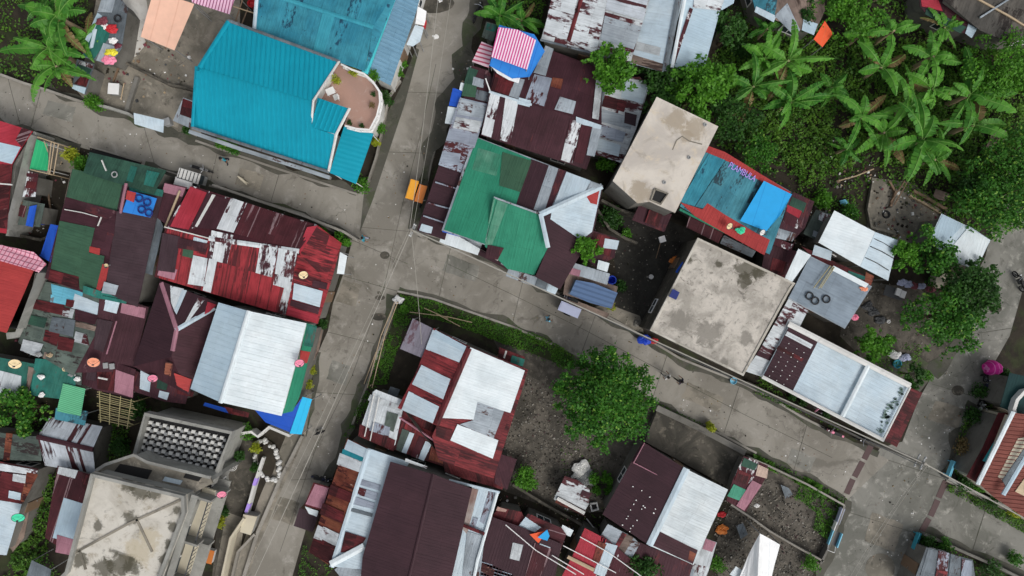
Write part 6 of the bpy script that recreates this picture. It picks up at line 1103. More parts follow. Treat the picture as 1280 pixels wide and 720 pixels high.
crate('counter_box', 'long brown open box below the maroon stall roof', 383, 650, 0, 1.5, 1.4, 1.2, -.32, 'wood', 'counter', 'browngrey'); panel('white_board', 'white board between the stall roof and brown box', '381,633,1.9 398,639,1.9 396,646,1.7 386,642,1.7', 1.9, 'white', A_, 'board')
# bottom centre
house('patch_maroon_house', 'maroon roof with pale and tan loose sheets at the bottom', [('612,645 655,660 702,680 690,740 660,760 586,740 598,690', 'maroonclean', B_)], patches=[(0, '641,678 654,681 649,701 637,698', 'whiterust2', 'loose tan sheet'), (0, '675,679 688,684 676,714 665,710', 'palewhite', 'loose pale sheet'), (0, '668,678 690,686 672,730 655,725', 'maroonstreak')], ez=2.9)
house('rusty_corner_house', 'rusty grey roof at the bottom right of the white-edged roof', [('600,699 640,718 660,740 590,745', 'galvrust', A_)], patches=[(0, '600,702 618,712 616,722 598,712', 'rustorange')], ez=2.9, cat='shed', win=False)
house('brown_dome_hut', 'hut with crumpled brown sheets near the bottom centre', [('625,634 652,640 658,652 646,658 634,656 612,648', 'redroof', B_)], patches=[(0, '622,633 634,637 632,640 620,638', 'peachtile' if 'peachtile' in MATS else 'pink')], ez=2.5, cat='hut', win=False)
house('grey_red_house', 'house with pale sheet and red-brown roof strips left of the dirt lot wall', [('660,642 702,660 708,668 700,690 690,694 646,662', 'maroonstreak', A_)], patches=[(0, '657,646 678,658 664,668 646,660', 'palewhite', 'pale square sheet'), (0, '664,643 690,656 684,664 660,648', 'redroof')], ez=2.7)
panel('tarp', 'orange tarp corner on the bottom patchwork roofs', '662,668,3.2 680,664,3.3 684,664,3.3 673,679,3.2', 3.2, 'orangetarp', A_, 'tarp', rib=None); panel('tarp', 'bright blue triangular tarp over the orange one', '684,662,3.45 687,670,3.4 684,676,3.4 672,672,3.4', 3.4, 'brighttarp', A_, 'tarp', rib=None)
panel('signboard', 'white signboard lying by the patchwork roofs', '703,656,2.5 717,663,2.5 713,671,2.4 700,665,2.4', 2.4, 'white', A_, 'signboard', rib=None)
for i, s in enumerate(('632,656,3.3 670,688,3.2 720,718,3.2', '725,671,3.1 760,690,3.1 815,730,3.1', '704,682,3.1 770,716,3.1', '690,694,3.1 730,718,3.1')): beam('timber_pole', ['long white pole across the bottom maroon roof', 'long white pole across the bright red roof', 'thin pole in the middle of the red roof', 'thin pole at the left of the red roof'][i], s, .035, 'whitep', group='poles laid over the roofs')
house('bright_red_house', 'bright red corrugated roof at the bottom centre', [('731,660 758,674 750,700 742,735 700,725 718,690', 'red', B_)], caps=[('710,696,3 742,712,3', .25, 'woodpale')], ez=2.9)
house('mixed_strip_house', 'roof of rust, white and maroon strips right of the bright red roof', [('752,668 790,700 800,712 785,740 742,735 748,700', 'maroonchip', B_)], patches=[(0, '757,678 772,682 755,722 742,716', 'palewhite', 'white strip'), (0, '748,676 758,680 748,705 740,702', 'rustorange')], ez=2.9)
house('tan_sheet_house', 'roof of tan, white and rusty sheets joining the large maroon roof', [('760,655 792,672 800,680 790,697 778,694 748,674', 'galv', A_)], patches=[(0, '782,667 792,672 779,694 769,690', 'woodsheet', None), (0, '778,665 783,668 770,690 766,687', 'redrust')], ez=2.7, cat='lean-to', win=False)
tree('dark green tree at the bottom edge below the large maroon roof', 800, 712, 1.6, 3.2, 'leafdark', 1500, .22)
house('maroon_white_big_house', 'large roof half maroon and half white by the dirt yard', [('803,552 857,586,r 812,682,r 753,643', 'maroonclean', (-100, -55)), ('857,586,r 910,612 867,706 812,682,r', 'white2' if 'white2' in MATS else 'palewhite', (100, 50))],
    patches=[(1, '824,664 872,688 866,705 812,680', 'maroon', 'maroon lower band'), (1, '862,688 870,692 866,702 860,699', 'rustorange')], caps=[('858,586,r 812,681,r', .5, 'palewhite'), ('805,554,3.1 792,578,3.1 840,603,3.4', .06, 'pink')], ez=3.0, rz=3.7)
r, pls = HOUSES['large roof half maroon and half white by the dirt yard']; rf = [c for c in r.children if c.name.startswith('roof')][0]; m = MB()
for x, y in ((791, 608), (802, 613), (812, 621), (795, 625), (792, 630), (788, 637), (785, 645), (783, 648), (778, 656), (804, 632), (802, 636), (819, 636), (817, 641), (796, 650), (791, 657), (788, 660), (787, 664), (806, 634)): p = onplane(pls[0][0], x, y); m.box(p + V((0, 0, .06)), random.uniform(.05, .11), random.uniform(.05, .09), .04, random.random() * 3)
m.build('roof_bolt', 'whitep', rf)
house('maroon_annexe', 'plain maroon roof annexe below the half maroon roof', [('786,672 866,706 855,745 812,745 776,700', 'maroon', B_)], ez=2.6, cat='annexe', win=False)
house('pink_white_lean_to', 'narrow lean-to of pinkish and white sheets right of the large white half roof', [('880,672 896,678 878,740 852,735 850,710', 'whiterust2', B_)], patches=[(0, '882,673 895,678 890,690 878,686', 'pink'), (0, '846,706 868,712 862,735 842,730', 'galv')], ez=2.3, cat='lean-to', win=False)
flat('concrete_floor', 'dark concrete foundation slab above the half maroon roof', '822,512 932,568 908,608 806,552', .7, 'slabdark', 'block', cat='foundation', win=False, ov=.01); lowwall('yard_wall', 'pale worn wall along the street side of the foundation slab', '821,510 870,533 932,566', .45, .9, 'block')
house('green_pink_shed', 'small shed of green, pink and maroon sheets at the dirt lot corner', [('930,570 960,582 958,596 932,640 908,626 916,600', 'maroonchip', B_)], patches=[(0, '930,572 947,580 943,588 926,582', 'darkgreen2'), (0, '917,605 932,612 925,626 909,620', 'greentile' if 'greentile' in MATS else 'green', 'mint green sheet'), (0, '922,586 940,594 934,606 918,600', 'redroof'), (0, '940,600 952,606 930,638 920,632', 'pink'), (0, '947,580 960,586 958,598 944,594', 'peachsheet' if 'peachsheet' in MATS else 'woodsheet')], ez=2.3, cat='shed', win=False)
t = thing('white_tent', 'white peaked tent at the bottom edge', 'tent', V((*W(948, 705, 0).to_2d(), 0))); m = MB(); A, B2, Cc, D2, E = W(950, 667, 3.4), W(975, 681, 2.5), W(958, 745, 2.4), W(946, 745, 3.3), W(921, 728, 2.3)
K = 8
for P0, P1, Q0, Q1 in ((A, D2, B2, Cc), (A, D2, E.lerp(A, .15), E)):
    for i in range(K):
        for j in range(K):
            f = lambda u, v: P0.lerp(P1, u).lerp(Q0.lerp(Q1, u), v) - V((0, 0, .35 * v * (1 - v) * 2 + .06 * mnoise.noise(V((u * 4, v * 5, 1)))))
            m.face([f(i / K, j / K), f((i + 1) / K, j / K), f((i + 1) / K, (j + 1) / K), f(i / K, (j + 1) / K)])
o = m.build('cover', 'tentwhite', t); o.modifiers.new('thickness', 'SOLIDIFY').thickness = .015
for p in (B2, Cc, E, A): m = MB(); m.tube([V((p.x, p.y, 0)), p - V((0, 0, .03))], .04, 6); m.build('post', 'grey', t)
panel('roof_strip', 'small white sheet left of the white tent', '920,708,2.2 930,714,2.2 922,724,2.1 912,718,2.1', 2.2, 'white', B_, 'roof strip')
panel('lean_sheet', 'bent grey sheet lying in the dirt lot', '920,657,.5 929,654,.5 935,668,.4 926,674,.3', .4, 'galvdark', B_); cloth('white rock in the dirt lot', 946, 632, 0, .2, 'whitep', 'rock', 'rock', .6); cloth('orange and white rubbish heap beside the half white roof', 903, 662, .1, .45, 'orange2', 'rubbish', 'rubbish_heap'); cloth('red and teal rubbish in the dark gap', 902, 643, .1, .3, 'redp', 'rubbish', 'rubbish_heap')
lowwall('yard_wall', 'pale low wall crossing the dirt lot below the green shed', '914,631 940,648 962,664 1000,686 1030,702', .14, .6, 'kerb'); lowwall('yard_wall', 'pale low wall between dirt lot and street', '936,572 960,582 1010,606 1056,632', .14, .7, 'kerb'); lowwall('yard_wall', 'side wall of the dirt lot along the right road', '1056,632 1048,655 1036,685 1026,705', .16, .6, 'block')
panel('lean_sheet', 'grey slab lying in the upper dirt lot', '976,606,.4 986,610,.4 991,618,.3 982,624,.3', .3, 'galvdark', B_)
# dirt lot, rubbish hut, big tree
tree('large round dense tree by the street in the middle', 757, 498, 3.2, 6.2, 'leaf', 10500, .22, lobes=40, flatn=.75); bush('round lime green shrub at the dirt yard edge', 657, 598, 1.05, 2.2, 'leafbright', 1500, .16)
for x, y, l in ((743, 599, 'left lime bush beside the white rubbish heap'), (758, 598, 'middle lime bush beside the white rubbish heap'), (763, 614, 'lower lime bush beside the half maroon roof'), (746, 613, 'small lime bush touching the rubbish heap')): bush(l, x, y, .55 if 'small' not in l else .4, 1.3, 'leafbright', 420, .15)
house('scrap_hut', 'collapsed hut of white and rusty sheets in the dirt yard', [('706,595 722,600 737,612 736,630 728,644 692,624', 'whiterust2', A_)], patches=[(0, '697,620 732,638 730,645 694,628', 'rustorange'), (0, '728,612 740,617 736,622 725,618', 'maroon')], caps=[('697,623,1.6 730,641,1.6', .25, 'whitewash')], ez=1.5, cat='hut', win=False, wall='block')
for i, (x, y, rr) in enumerate(((727, 585, .6), (735, 592, .5), (722, 594, .4), (730, 600, .5), (740, 603, .35))): cloth(['white rubbish bags at the top of the heap', 'grey-white rubbish bags on the right of the heap', 'crumpled white sheeting at the left of the heap', 'pale plastic in the middle of the heap', 'small white bag at the right foot of the heap'][i], x, y, .3, rr, 'whitewash' if i % 2 == 0 else 'grey', 'rubbish bags', 'rubbish_heap', .3)
t = thing('square_frame', 'white square window frame lying in the yard', 'window frame', V((*W(742, 634, .3).to_2d(), 0))); m = MB(); P = [V((*W(x, y, .3).to_2d(), 0)) for x, y in pp('738,630 746,629 748,637 740,639')]; strip(m, P + [P[0]], .14, .05, .3); m.build('frame', 'whitep', t)
m = MB(); m.face([p + V((0, 0, .06)) for p in P][::-1]); m.build('panel', 'darkpit', t)
lowwall('yard_wall', 'dark wall along the lower side of the dirt yard', '641,606 680,630 720,652 735,662', .2, .8, 'slabdark')
for i, s in enumerate(('733,648,.4 748,667,.5', '714,645,.4 718,652,.4 722,648,.4')): beam('timber_pole', ['pale pole leaning near the bright red roof', 'bent white pipe in the yard below the rubbish hut'][i], s, .04, 'whitep')
for i, s in enumerate(('512,390,.4 560,396,.4 590,403,.4', '530,385,.3 560,398,.3', '545,392,.5 575,408,.5', '470,440,.3 455,480,.3')): beam('timber_pole', ['longest of the sticks stacked in the grass corner', 'upper short stick in the grass corner', 'lower short stick in the grass corner', 'thin stick in the grass along the main street'][i], s, .035, 'woodpale')
for i, s in enumerate(('494,377,1.0 476,420,1.0 459,485,1.0', '497,378,1.0 481,420,1.0 465,485,1.0')): beam('fence_rail', ['outer fence rail along the grassy strip', 'inner fence rail along the grassy strip'][i], s, .035, 'woodpale', 'fence rail', group='fence rails along the grass strip')
for x, y in ((496, 378), (479, 425), (463, 482)): p = W(x, y, 1.0); beam('fence_post', {378: 'top post of the grass strip fence', 425: 'middle post of the grass strip fence', 482: 'bottom post of the grass strip fence'}[y], f'{x},{y},1.02 {640+(x-640)*.982},{360+(y-360)*.982},0', .05, 'woodpale', 'fence post')
cloth('white sack at the grassy street corner', 498, 375, .2, .35, 'whitep', 'sack', 'sack'); bush('small lime shrub at the grassy street corner', 505, 387, .42, .8, 'leafbright', 300, .14)

# ================================================================== SOUTH EAST
house('tile_house', 'brown tiled roof house with white ridge lines at the right edge', [('1266,516,3.9 1300,520,3.9 1300,660,3.2 1243,622,3.2 1223,604,3.2', 'browntile', (-100, -10)),], patches=[], caps=[('1266,515,4.2 1222,605,3.4', .3, 'white'), ('1300,540,4.4 1254,618,3.8', .3, 'paleblue')], ez=3.2, rz=4, wall='cream', rib=(.3, .12, .05))
r, pls = HOUSES['brown tiled roof house with white ridge lines at the right edge']; rf = [c for c in r.children if c.name.startswith('roof')][0]
for s, mt_ in (('1290,545 1296,550 1258,610 1252,600', 'galvdark'), ('1272,548 1290,545 1252,600 1247,596', 'cream'), ('1300,570 1300,630 1268,614', 'creamtile' if 'creamtile' in MATS else 'peachw')): m = MB(); sheet(m, [onplane(pls[0][0], x, y) for x, y in pp(s)], (-100, -10), mt_, rib=RIB if mt_ != 'cream' else None, lift=.07 if mt_ != 'cream' else .04); m.build('roof_sheet', mt_, rf)
house('red_flat_roof', 'flat dark red roof strip with turquoise panel beside the tiled house', [('1248,516,2.8 1266,516,2.8 1222,604,2.8 1208,596,2.6 1228,560,2.6', 'redroof', B_)], patches=[(0, '1243,551 1247,554 1234,578 1228,576', 'cyan', 'turquoise panel')], ez=2.7, cat='lean-to', win=False)
house('dark_green_flat_roof', 'dark green flat roof at the right edge', [('1262,466 1300,474 1300,530 1266,516 1250,508', 'darkteal' if 'darkteal' in MATS else 'darkgreen2', B_)], ez=3.0, rib=None); lowwall('arched_parapet', 'curved white parapet on the dark green roof', '1300,486 1281,490 1272,500 1268,512 1270,520', .25, .6, 'whitewash', z=2.9)
house('grey_sheet_house', 'roof of overlapping grey sheets at the bottom right', [('1158,684 1216,700 1222,745 1136,745', 'galvdark', B_)], patches=[(0, '1160,686 1172,689 1164,728 1148,726', 'galvdark'), (0, '1173,688 1186,691 1182,730 1168,728', 'galvrust'), (0, '1188,692 1200,696 1198,735 1184,730', 'galvdark'), (0, '1202,698 1214,701 1214,735 1200,732', 'galvrust'), (0, '1170,712 1184,714 1182,726 1168,722', 'redrust')], ez=2.5)
lowwall('garden_wall', 'garden wall along the right side lane', '1186,598 1200,606 1250,630 1300,656', .2, .9, 'plaster'); lowwall('garden_wall', 'mossy wall on the lower side of the right side lane', '1156,668 1200,688 1250,710 1300,735', .2, .7, 'block')
house('wire_crates', 'dark planter crates beside the right road', [('1238,520 1250,526 1222,592 1206,588', 'darkcrate' if 'darkcrate' in MATS else 'greygreen', A_)], ez=1.0, cat='planter', win=False)
for x, y, dx, dy, l, mt_ in ((1189, 586, -8, 22, 'light blue bench at the corner of the side lane', 'cyanp'), (1146, 676, -8, 22, 'dull blue bench at the lower corner of the side lane', 'tealp'), (1050, 645, -8, 22, 'lilac bench by the dirt lot wall', 'cloth1'), (1045, 657, -8, 22, 'small white bench by the dirt lot wall', 'whitep')):
    p = W(x, y, .5); p.z = 0; t = thing('bench', l, 'bench', p); rz = pxang(dx, dy); R = Matrix.Rotation(rz, 3, 'Z'); L = 1.3 if 'small' not in l else .7; m = MB(); m.box(p + V((0, 0, .45)), L, .42, .06, rz); m.build('seat', mt_, t); m = MB(); m.box(p + R @ V((0, -.22, .7)), L, .05, .4, rz); m.build('backrest', mt_, t)
    for a_ in (-.4, .4):
        for b_ in (-.15, .15): m = MB(); m.box(p + R @ V((a_ * L, b_, .21)), .06, .06, .42, rz); m.build('leg', mt_, t)
t = thing('handcart', 'light blue and white handcart by the dirt lot', 'handcart', V((*W(1043, 673, .6).to_2d(), 0))); o = V(t['_o']); rz = pxang(-8, 22); R = Matrix.Rotation(rz, 3, 'Z')
m = MB(); m.box(o + V((0, 0, .5)), 1.1, .7, .06, rz); m.build('tray', 'dkgrey', t)
for b_ in (-.36, .36): m = MB(); m.box(o + R @ V((0, b_, .66)), 1.15, .07, .3, rz); m.build('side_panel', 'ltblue', t); wheel(t, o + R @ V((0, b_ * 1.25, .25)), .25, rz)
m = MB(); m.tube([o + R @ V((.55, -.3, .6)), o + R @ V((1.0, -.28, .8)), o + R @ V((1.0, .28, .8)), o + R @ V((.55, .3, .6))], .025, 5); m.build('handle', 'whitep', t)
for x, y, r_, mt_, l in ((1205, 560, .9, 'dryleaf', 'reddish shrub by the right road'), (1216, 520, .8, 'leafdark', 'dark hedge bush below the motorbikes'), (1225, 490, .7, 'leafdark', 'dark bush behind the motorbikes'), (1204, 605, .7, 'leafdark', 'bush at the corner of the side lane wall'), (1222, 608, .5, 'leafbright', 'small green bush under the tiled roof corner'), (1240, 626, .6, 'leafdark', 'bush between the tiled roof and the side lane'), (1268, 640, .5, 'leafyellow', 'yellowish bush near the end of the side lane wall'), (1160, 678, .7, 'leafdark', 'bush above the grey overlapping sheets, left'), (1182, 682, .7, 'leaf', 'bush above the grey overlapping sheets, right'), (1240, 712, 1.0, 'leafdark', 'bush at the bottom right below the side lane'), (1014, 706, .8, 'leafbright', 'bright grassy bush at the bottom of the dirt lot'), (1270, 700, .7, 'leaf', 'bush near the bottom right corner'), (896, 706, .8, 'leafbright', 'bright bush left of the white tent'), (888, 534, .4, 'leafyellow', 'small weed clump at the wall by the street'), (1258, 470, .7, 'leafdark', 'bush beside the magenta covered cart')): bush(l, x, y, r_, 1.2, mt_, 500, .16)
t = thing('covered_tricycle', 'cart wrapped in a magenta tarp by the right road', 'covered cart', V((*W(1245, 461, 1).to_2d(), 0))); o = V(t['_o']); m = MB(); n = 14; rings = []
for i in range(7):
    a = i / 6; rr = .62 * (1 - a ** 3) ** .5; rings.append([o + V((math.cos(th) * rr * (1 + .12 * math.sin(5 * th + i)), math.sin(th) * rr * .95 * (1 + .1 * math.cos(4 * th)), .3 + 1.1 * a)) for th in [2 * math.pi * k / n for k in range(n)]])
for i in range(6):
    for k in range(n): l = (k + 1) % n; q = [rings[i][k], rings[i][l], rings[i + 1][l], rings[i + 1][k]]; m.face(q)
m.build('tarp_cover', 'magenta', t)
for s_ in (-.4, .4): wheel(t, o + V((s_, -.6, .28)), .28, 0)
# ------------------------------------------------------------------ vehicles, people, animals
tricycle('tricycle with white striped roof parked by the lane', 236, 220, 120, 36, 'whitewash', 'grey', 1, True, 1.7, .8, hood=False); tricycle('tricycle with plain white roof beside the striped one', 229, 229, 120, 36, 'whitep', 'grey', -1, False, 1.35, .62, hood=False)
tricycle('orange tricycle parked on the main street', 515, 237, -8, 26, 'orange', 'orange2', 1, False, 1.5, .62); tricycle('tricycle with pale blue-white roof on the street', 712, 387, -120, -52, 'cloth1', 'navy', -1, False, 1.65, .75, hood=False)
motorbike('dark motorbike with pink fairing parked by the low street wall', 1043, 541, -60, -26, 'pinkp'); motorbike('black motorbike at the top of the main street', 597, 13, 10, -24, 'black'); motorbike('black motorbike by the porch of the long white house', 1083, 553, -40, -16, 'black'); motorbike('upper dark blue motorbike by the right road', 1234, 484, 6, -22, 'navy'); motorbike('lower silver motorbike by the right road', 1225, 513, 16, -22, 'grey'); motorbike('motorbike behind the maroon roadside stall', 402, 599, 30, 6, 'navy'); motorbike('dark motorbike in the shade at the right edge road', 1278, 352, -10, -22, 'black')
person('person in dark clothes walking in the street', 851, 476.5, 'navy', 'black', 2.4); person('person in white shirt walking beside the person in dark clothes', 834, 471, 'whitep', 'grey', 2.2); person('person in light blue shirt standing near the white-roofed tricycle', 685, 399, 'ltblue', 'ltblue', .5); person('person in blue shirt on the lane below the teal house', 279, 199, 'tealp', 'navy', 4); person('person in blue shirt at the street corner by the shrubs', 454, 298, 'tealp', 'cloth1', 0)
dog('black dog on the main street', 399, 541, 'black', .4); dog('small pale dog on the lane', 304, 226, 'cream', 2.4, .5)
cloth('white plastic litter on the main street by the awning', 545, 46, 0, .25, 'whitep', 'litter', 'litter', .3); cloth('small white litter on the street at top', 550, 1, 0, .2, 'whitep', 'litter', 'litter', .3)
# oil stains / damp hollows in the road, manholes
m = MB()
for x, y, a_, b_ in ((541, 4, 1.7, .8), (481, 319, .38, .3), (475, 372, .4, .2), (474, 396, .6, .3), (474, 366, .15, .12), (1244, 386, .5, .35), (1197, 488, .5, .4), (1214, 372, .3, .2)):
    p = W(x, y, 0); m.face([V((p.x + a_ * math.cos(k * .42) * (1 + .15 * mnoise.noise(V((k, x, 0)))), p.y + b_ * math.sin(k * .42) * (1 + .15 * mnoise.noise(V((k, y, 3)))), .03)) for k in range(15)])
o = m.build('road_stain', 'slabdark'); o['kind'] = 'structure'
for i, (s, mt_) in enumerate((('430,350 452,356 444,384 420,377', 'slab'), ('560,318 600,333 594,352 553,338', 'roadwet'), ('455,150 474,155 468,180 452,176', 'slab'), ('548,140 562,143 556,172 541,168', 'roadwet'), ('300,210 330,219 325,238 294,229', 'slab'), ('860,478 905,497 898,516 852,497', 'slab'), ('990,560 1020,572 1012,590 982,578', 'roadwet'), ('1170,500 1206,512 1196,536 1160,524', 'slab'), ('1090,640 1130,655 1118,690 1080,676', 'slab'), ('350,620 375,628 366,656 340,648', 'slab'), ('415,450 440,458 432,482 408,474', 'roadwet'), ('60,125 95,134 90,152 54,143', 'roadwet'))):
    m = MB(); P = [W(x, y, 0) for x, y in pp(s)]; Q = []
    for p0, p1 in zip(P, P[1:] + P[:1]): Q += [p0.lerp(p1, k / 6) + V((.12 * mnoise.noise(p0.lerp(p1, k / 6) * 1.7), .12 * mnoise.noise(p0.lerp(p1, k / 6) * 1.7 + V((5, 5, 5))), .0262)) for k in range(6)]
    m.face(Q[::-1] if sum(Q[j].x * Q[(j + 1) % len(Q)].y - Q[(j + 1) % len(Q)].x * Q[j].y for j in range(len(Q))) < 0 else Q); o = m.build('road_patch', mt_, None, V((0, 0, 0))); o['kind'] = 'structure'
m = MB(); p = W(1100, 710, 0); m.face([V((p.x + 1.15 * math.cos(k * .2618), p.y + 1.15 * math.sin(k * .2618), .03)) for k in range(24)]); o = m.build('road_patch', 'slab'); o['kind'] = 'structure'
# ------------------------------------------------------------------ poles and cables
def pole(label, x, y, h=8.0):
    p = W(x, y, h); b_ = V((p.x, p.y, 0)); t = thing('utility_pole', label, 'utility pole', b_); m = MB(); m.lathe(b_, [(.17, 0), (.1, h), (.001, h + .02)], 10); m.build('pole', 'kerb', t, smooth=False)
    for z in (h - .3, h - 1.0): m = MB(); m.box(b_ + V((0, 0, z)), .95, .08, .08, pxang(60, -130)); a = m.build('crossarm', 'grey', t); m = MB(); [m.lathe(b_ + V((c * math.cos(pxang(60, -130)), c * math.sin(pxang(60, -130)), z + .05)), [(.03, 0), (.045, .05), (.02, .1)], 8) for c in (-.4, .4)]; m.build('insulator', 'whitep', a)
    return t
pole('concrete utility pole at the street corner by the green house', 514, 287); pole('concrete utility pole by the porch of the long white house', 1157, 580)
def cable(label, s, rad=.03, sag=.5, mat='cable', zs=(7.8, 7.8)):
    Q = [W(x, y, zs[min(i, len(zs) - 1)]) for i, (x, y) in enumerate(pp(s))]; P = []
    for a, b in zip(Q, Q[1:]): P += [a.lerp(b, k / 10) - V((0, 0, sag * 4 * k / 10 * (1 - k / 10))) for k in range(10)]
    P.append(Q[-1]); m = MB(); m.tube(P, rad, 5); loose('power_cable', label, 'power cable', m, mat, 'overhead power cables')
cable('thick pale cable between the two utility poles', '514,287 1157,580', .045, .9); cable('thin dark cable just below the thick one between the poles', '511,285 1155,584', .03, .7, 'dkgrey', (7.2, 7.2)); cable('cable from the lower utility pole over the right side lane', '1157,580 1360,690', .045, .6)
cable('thin cable from the lower pole down the right road, left one', '1155,582 1020,800', .014, .5); cable('thin cable from the lower pole down the right road, right one', '1159,582 1030,800', .014, .6); cable('pale cable from the corner pole up the main street, left one', '512,287 556,-80', .018, .5); cable('pale cable from the corner pole up the main street, right one', '516,287 575,-80', .012, .6, zs=(7.4, 7.4))
cable('pale cable from the corner pole down the main street', '514,288 300,760', .024, .4); cable('second thin cable down the main street', '511,288 285,760', .012, .6, zs=(7.2, 7.2)); cable('thin cable crossing the grass corner to the grey awning', '514,288 527,430', .015, .3, zs=(7.5, 3.2))
# ------------------------------------------------------------------ ground cover, rubble
cover('undergrowth', [('900,60 960,40 1060,40 1230,70 1290,70 1290,270 1215,290 1170,215 1080,200 1000,235 960,200 900,150', 26000, 1.3), ('895,5 960,20 1020,60 1060,-20 1140,-20 1230,60 1300,40 1300,280 1215,300 1160,260 1090,222 1060,280 1000,250 960,220 890,180 830,115 900,60', 15000, .7)], 'under', .22, 'low green undergrowth filling the banana grove', 1.0)
cover('undergrowth', [('-20,-20 120,-20 95,110 60,110 -20,85', 2600, .8), ('600,-20 690,-20 672,45 622,32', 1500, .9), ('0,500 60,505 50,540 0,535', 500, .5), ('48,585 72,590 60,690 30,735 0,735 40,640', 2600, .7), ('120,530 165,530 150,580 120,570', 500, .5), ('20,690 60,690 90,740 0,740', 700, .6)], 'under', .2, 'weeds and low plants along the left side plots', 2.0)
cover('grass', [('500,368 545,376 600,396 655,414 720,448 705,462 640,434 565,404 516,394 496,440 484,480 458,482 478,430', 6500, .22), ('940,566 1000,592 1058,622 1050,632 1000,606 940,576', 5000, .6), ('1000,606 1052,634 1036,676 1015,660 1020,640 990,622', 2000, .45), ('460,482 480,484 440,545 430,545', 900, .4), ('380,680 420,705 400,735 370,735', 700, .5)], 'grassm', .13, 'short grass and weeds on the plots beside the streets', 3.0, th=.46)
cover('weeds', [('1182,602 1290,656 1290,672 1182,612', 1500, .5), ('1156,672 1290,732 1290,750 1150,740', 1800, .5), ('1200,520 1240,500 1222,600 1190,592', 1500, .6), ('940,480 1050,530 1048,538 940,490', 900, .4), ('640,404 700,432 720,446 640,420', 800, .3), ('820,502 880,530 880,540 815,512', 350, .3), ('1060,420 1150,430 1150,480 1100,460', 900, .5), ('950,470 990,500 940,480', 200, .4), ('700,540 900,700 700,660', 500, .15)], 'under', .14, 'scattered weeds along walls and drains', 4.0)
def rubble(name, areas, label, cols, smin=.05, smax=.2):
    m = MB()
    for s, n in areas:
        for x, y, _ in area_pts(s, n):
            q = random.uniform(smin, smax) * random.random() ** .7 + .03; m.box((x, y, q * .3), q, q * random.uniform(.5, 1), q * .6, random.uniform(0, 3.14), random.choice(cols), Matrix.Rotation(random.uniform(-.4, .4), 3, 'X'))
    o = m.build(name, cols[0], None, V((0, 0, 0))); return tag(o, label, 'rubble', None, 'stuff')
rubble('rubble', [('610,470 740,470 760,560 740,640 650,610 620,600', 2400), ('900,580 1050,630 1020,720 890,720', 1800), ('745,270 860,290 800,410 720,380', 260), ('1060,350 1180,360 1150,470 1050,420', 260), ('690,580 790,560 800,640 740,665 690,640', 260)], 'scattered stones, plastic and rubbish on bare plots', ['yard', 'yard', 'dirt', 'yarddark', 'block', 'slab', 'slab', 'yard', 'kerb', 'mark', 'block', 'yarddark'], .02, .12)
rubble('debris', [('1020,170 1080,170 1100,230 1040,240', 140), ('100,20 240,60 230,120 150,130', 160), ('20,190 90,200 60,300 20,290', 90), ('990,240 1060,270 1000,320 970,300', 200), ('1084,225 1180,250 1160,310 1090,290', 220), ('20,425 120,440 100,540 10,520', 100), ('590,610 740,640 720,700 640,690', 200), ('560,80 620,60 600,130', 60)], 'scraps, sticks and litter between the shacks', ['wood', 'dirt', 'block', 'dirt', 'dkgrey', 'woodpale', 'block', 'cloth2', 'whitep'], .05, .24)
m = MB()
for s, w_ in (('-10,150 45,166 100,186', .7), ('180,209 240,227 300,245 380,270 438,303', .8), ('60,110 110,130 165,148 200,164 245,175 300,193 350,210 400,226 446,241', .6), ('610,-10 589,32 567,112 549,160 537,205 521,288', 1.1), ('499,362 540,371 600,392 640,406 690,428', .5), ('523,293 560,303 600,320 650,345 700,371 760,399 800,421 850,451 930,483 960,498 1000,523 1050,548 1098,568', .5), ('494,370 476,428 458,474 436,534 412,592 383,650', .7), ('398,440 394,475 380,545', .5), ('822,507 860,528 900,543 945,567 1000,593 1056,622', .6), ('1216,356 1204,420 1167,470', .9), ('1222,507 1199,547 1184,595', 1.1), ('1062,626 1041,682 1022,735', .6), ('1153,664 1200,682 1290,724', .6), ('1186,603 1232,626 1300,661', .6)):
    P = [W(x, y, 0) for x, y in pp(s)]; Q = []
    for p0, p1 in zip(P, P[1:]): Q += [p0.lerp(p1, k / 6) for k in range(6)]
    Q.append(P[-1]); L_ = []; R_ = []
    for i, q in enumerate(Q):
        e = (Q[min(i + 1, len(Q) - 1)] - Q[max(i - 1, 0)]).normalized(); sd_ = V((e.y, -e.x, 0)); f1 = w_ * (.5 + .8 * mnoise.noise(q * .7)); f2 = w_ * (.5 + .8 * mnoise.noise(q * .7 + V((9, 9, 0)))); L_.append(q - sd_ * max(.05, f1) + V((0, 0, .0285))); R_.append(q + sd_ * max(.05, f2) + V((0, 0, .0285)))
    for i in range(len(Q) - 1): m.face([L_[i], R_[i], R_[i + 1], L_[i + 1]])
o = m.build('road_edge', 'roadedge'); o['kind'] = 'structure'
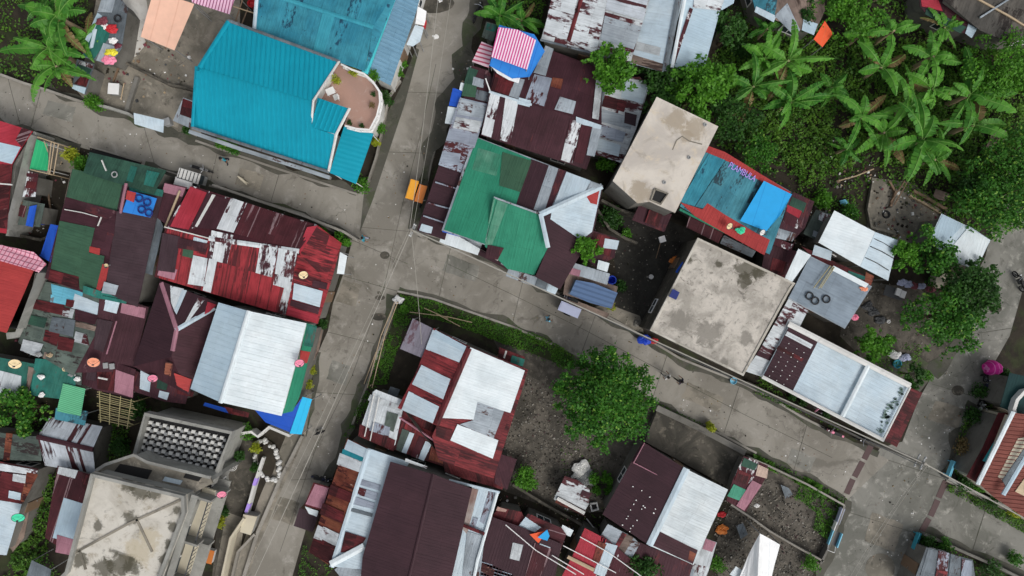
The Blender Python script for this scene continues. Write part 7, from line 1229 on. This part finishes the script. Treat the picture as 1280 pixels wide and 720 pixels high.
rubble('litter', [('480,200 600,100 570,120 500,330 450,480 400,600 380,560 440,400', 160), ('-10,100 200,175 440,250 440,300 200,225 -10,150', 170), ('500,300 700,380 900,480 1080,570 1060,620 900,540 700,430 500,350', 220), ('1230,350 1200,430 1130,560 1060,700 1130,700 1240,450', 200)], 'small litter, leaves and grit on the streets', ['yarddark', 'kerb', 'whitep', 'wood', 'dirt', 'block', 'dryleaf'], .02, .09)
# ------------------------------------------------------------------ light, sky, camera
w = bpy.data.worlds.new('World'); sc.world = w; w.use_nodes = True; nt = w.node_tree; nt.nodes.clear()
sky = nt.nodes.new('ShaderNodeTexSky'); sky.sky_type = 'NISHITA'; sky.sun_disc = False; EL, AZ = math.radians(52), math.radians(140)   # azimuth clockwise from picture top
sky.sun_elevation = EL; sky.sun_rotation = AZ; sky.air_density = 1.0; sky.dust_density = 5.0; sky.ozone_density = 1.0
hs = nt.nodes.new('ShaderNodeHueSaturation'); hs.inputs['Saturation'].default_value = .35; bg = nt.nodes.new('ShaderNodeBackground'); bg.inputs[1].default_value = .15; wo = nt.nodes.new('ShaderNodeOutputWorld')
nt.links.new(sky.outputs[0], hs.inputs['Color']); nt.links.new(hs.outputs[0], bg.inputs[0]); nt.links.new(bg.outputs[0], wo.inputs[0])
L = bpy.data.lights.new('sun', 'SUN'); L.energy = 0.95; L.angle = math.radians(20); L.color = (1.0, .97, .93); lo = bpy.data.objects.new('sun', L); C.objects.link(lo)
sd = V((math.sin(AZ) * math.cos(EL), math.cos(AZ) * math.cos(EL), math.sin(EL))); lo.rotation_euler = sd.to_track_quat('Z', 'Y').to_euler(); lo.location = sd * 80
cam = bpy.data.cameras.new('camera'); co = bpy.data.objects.new('camera', cam); C.objects.link(co); co.location = (0, 0, H); cam.sensor_width = 36; cam.lens = 36 * FL / 1280; cam.clip_end = 2000; sc.camera = co
sc.view_settings.view_transform = 'Standard'; sc.view_settings.look = 'None'; sc.view_settings.exposure = -0.17; sc.view_settings.gamma = 1
for o in bpy.data.objects:
    for k in ('_o', '_pl'):
        if k in o: del o[k]
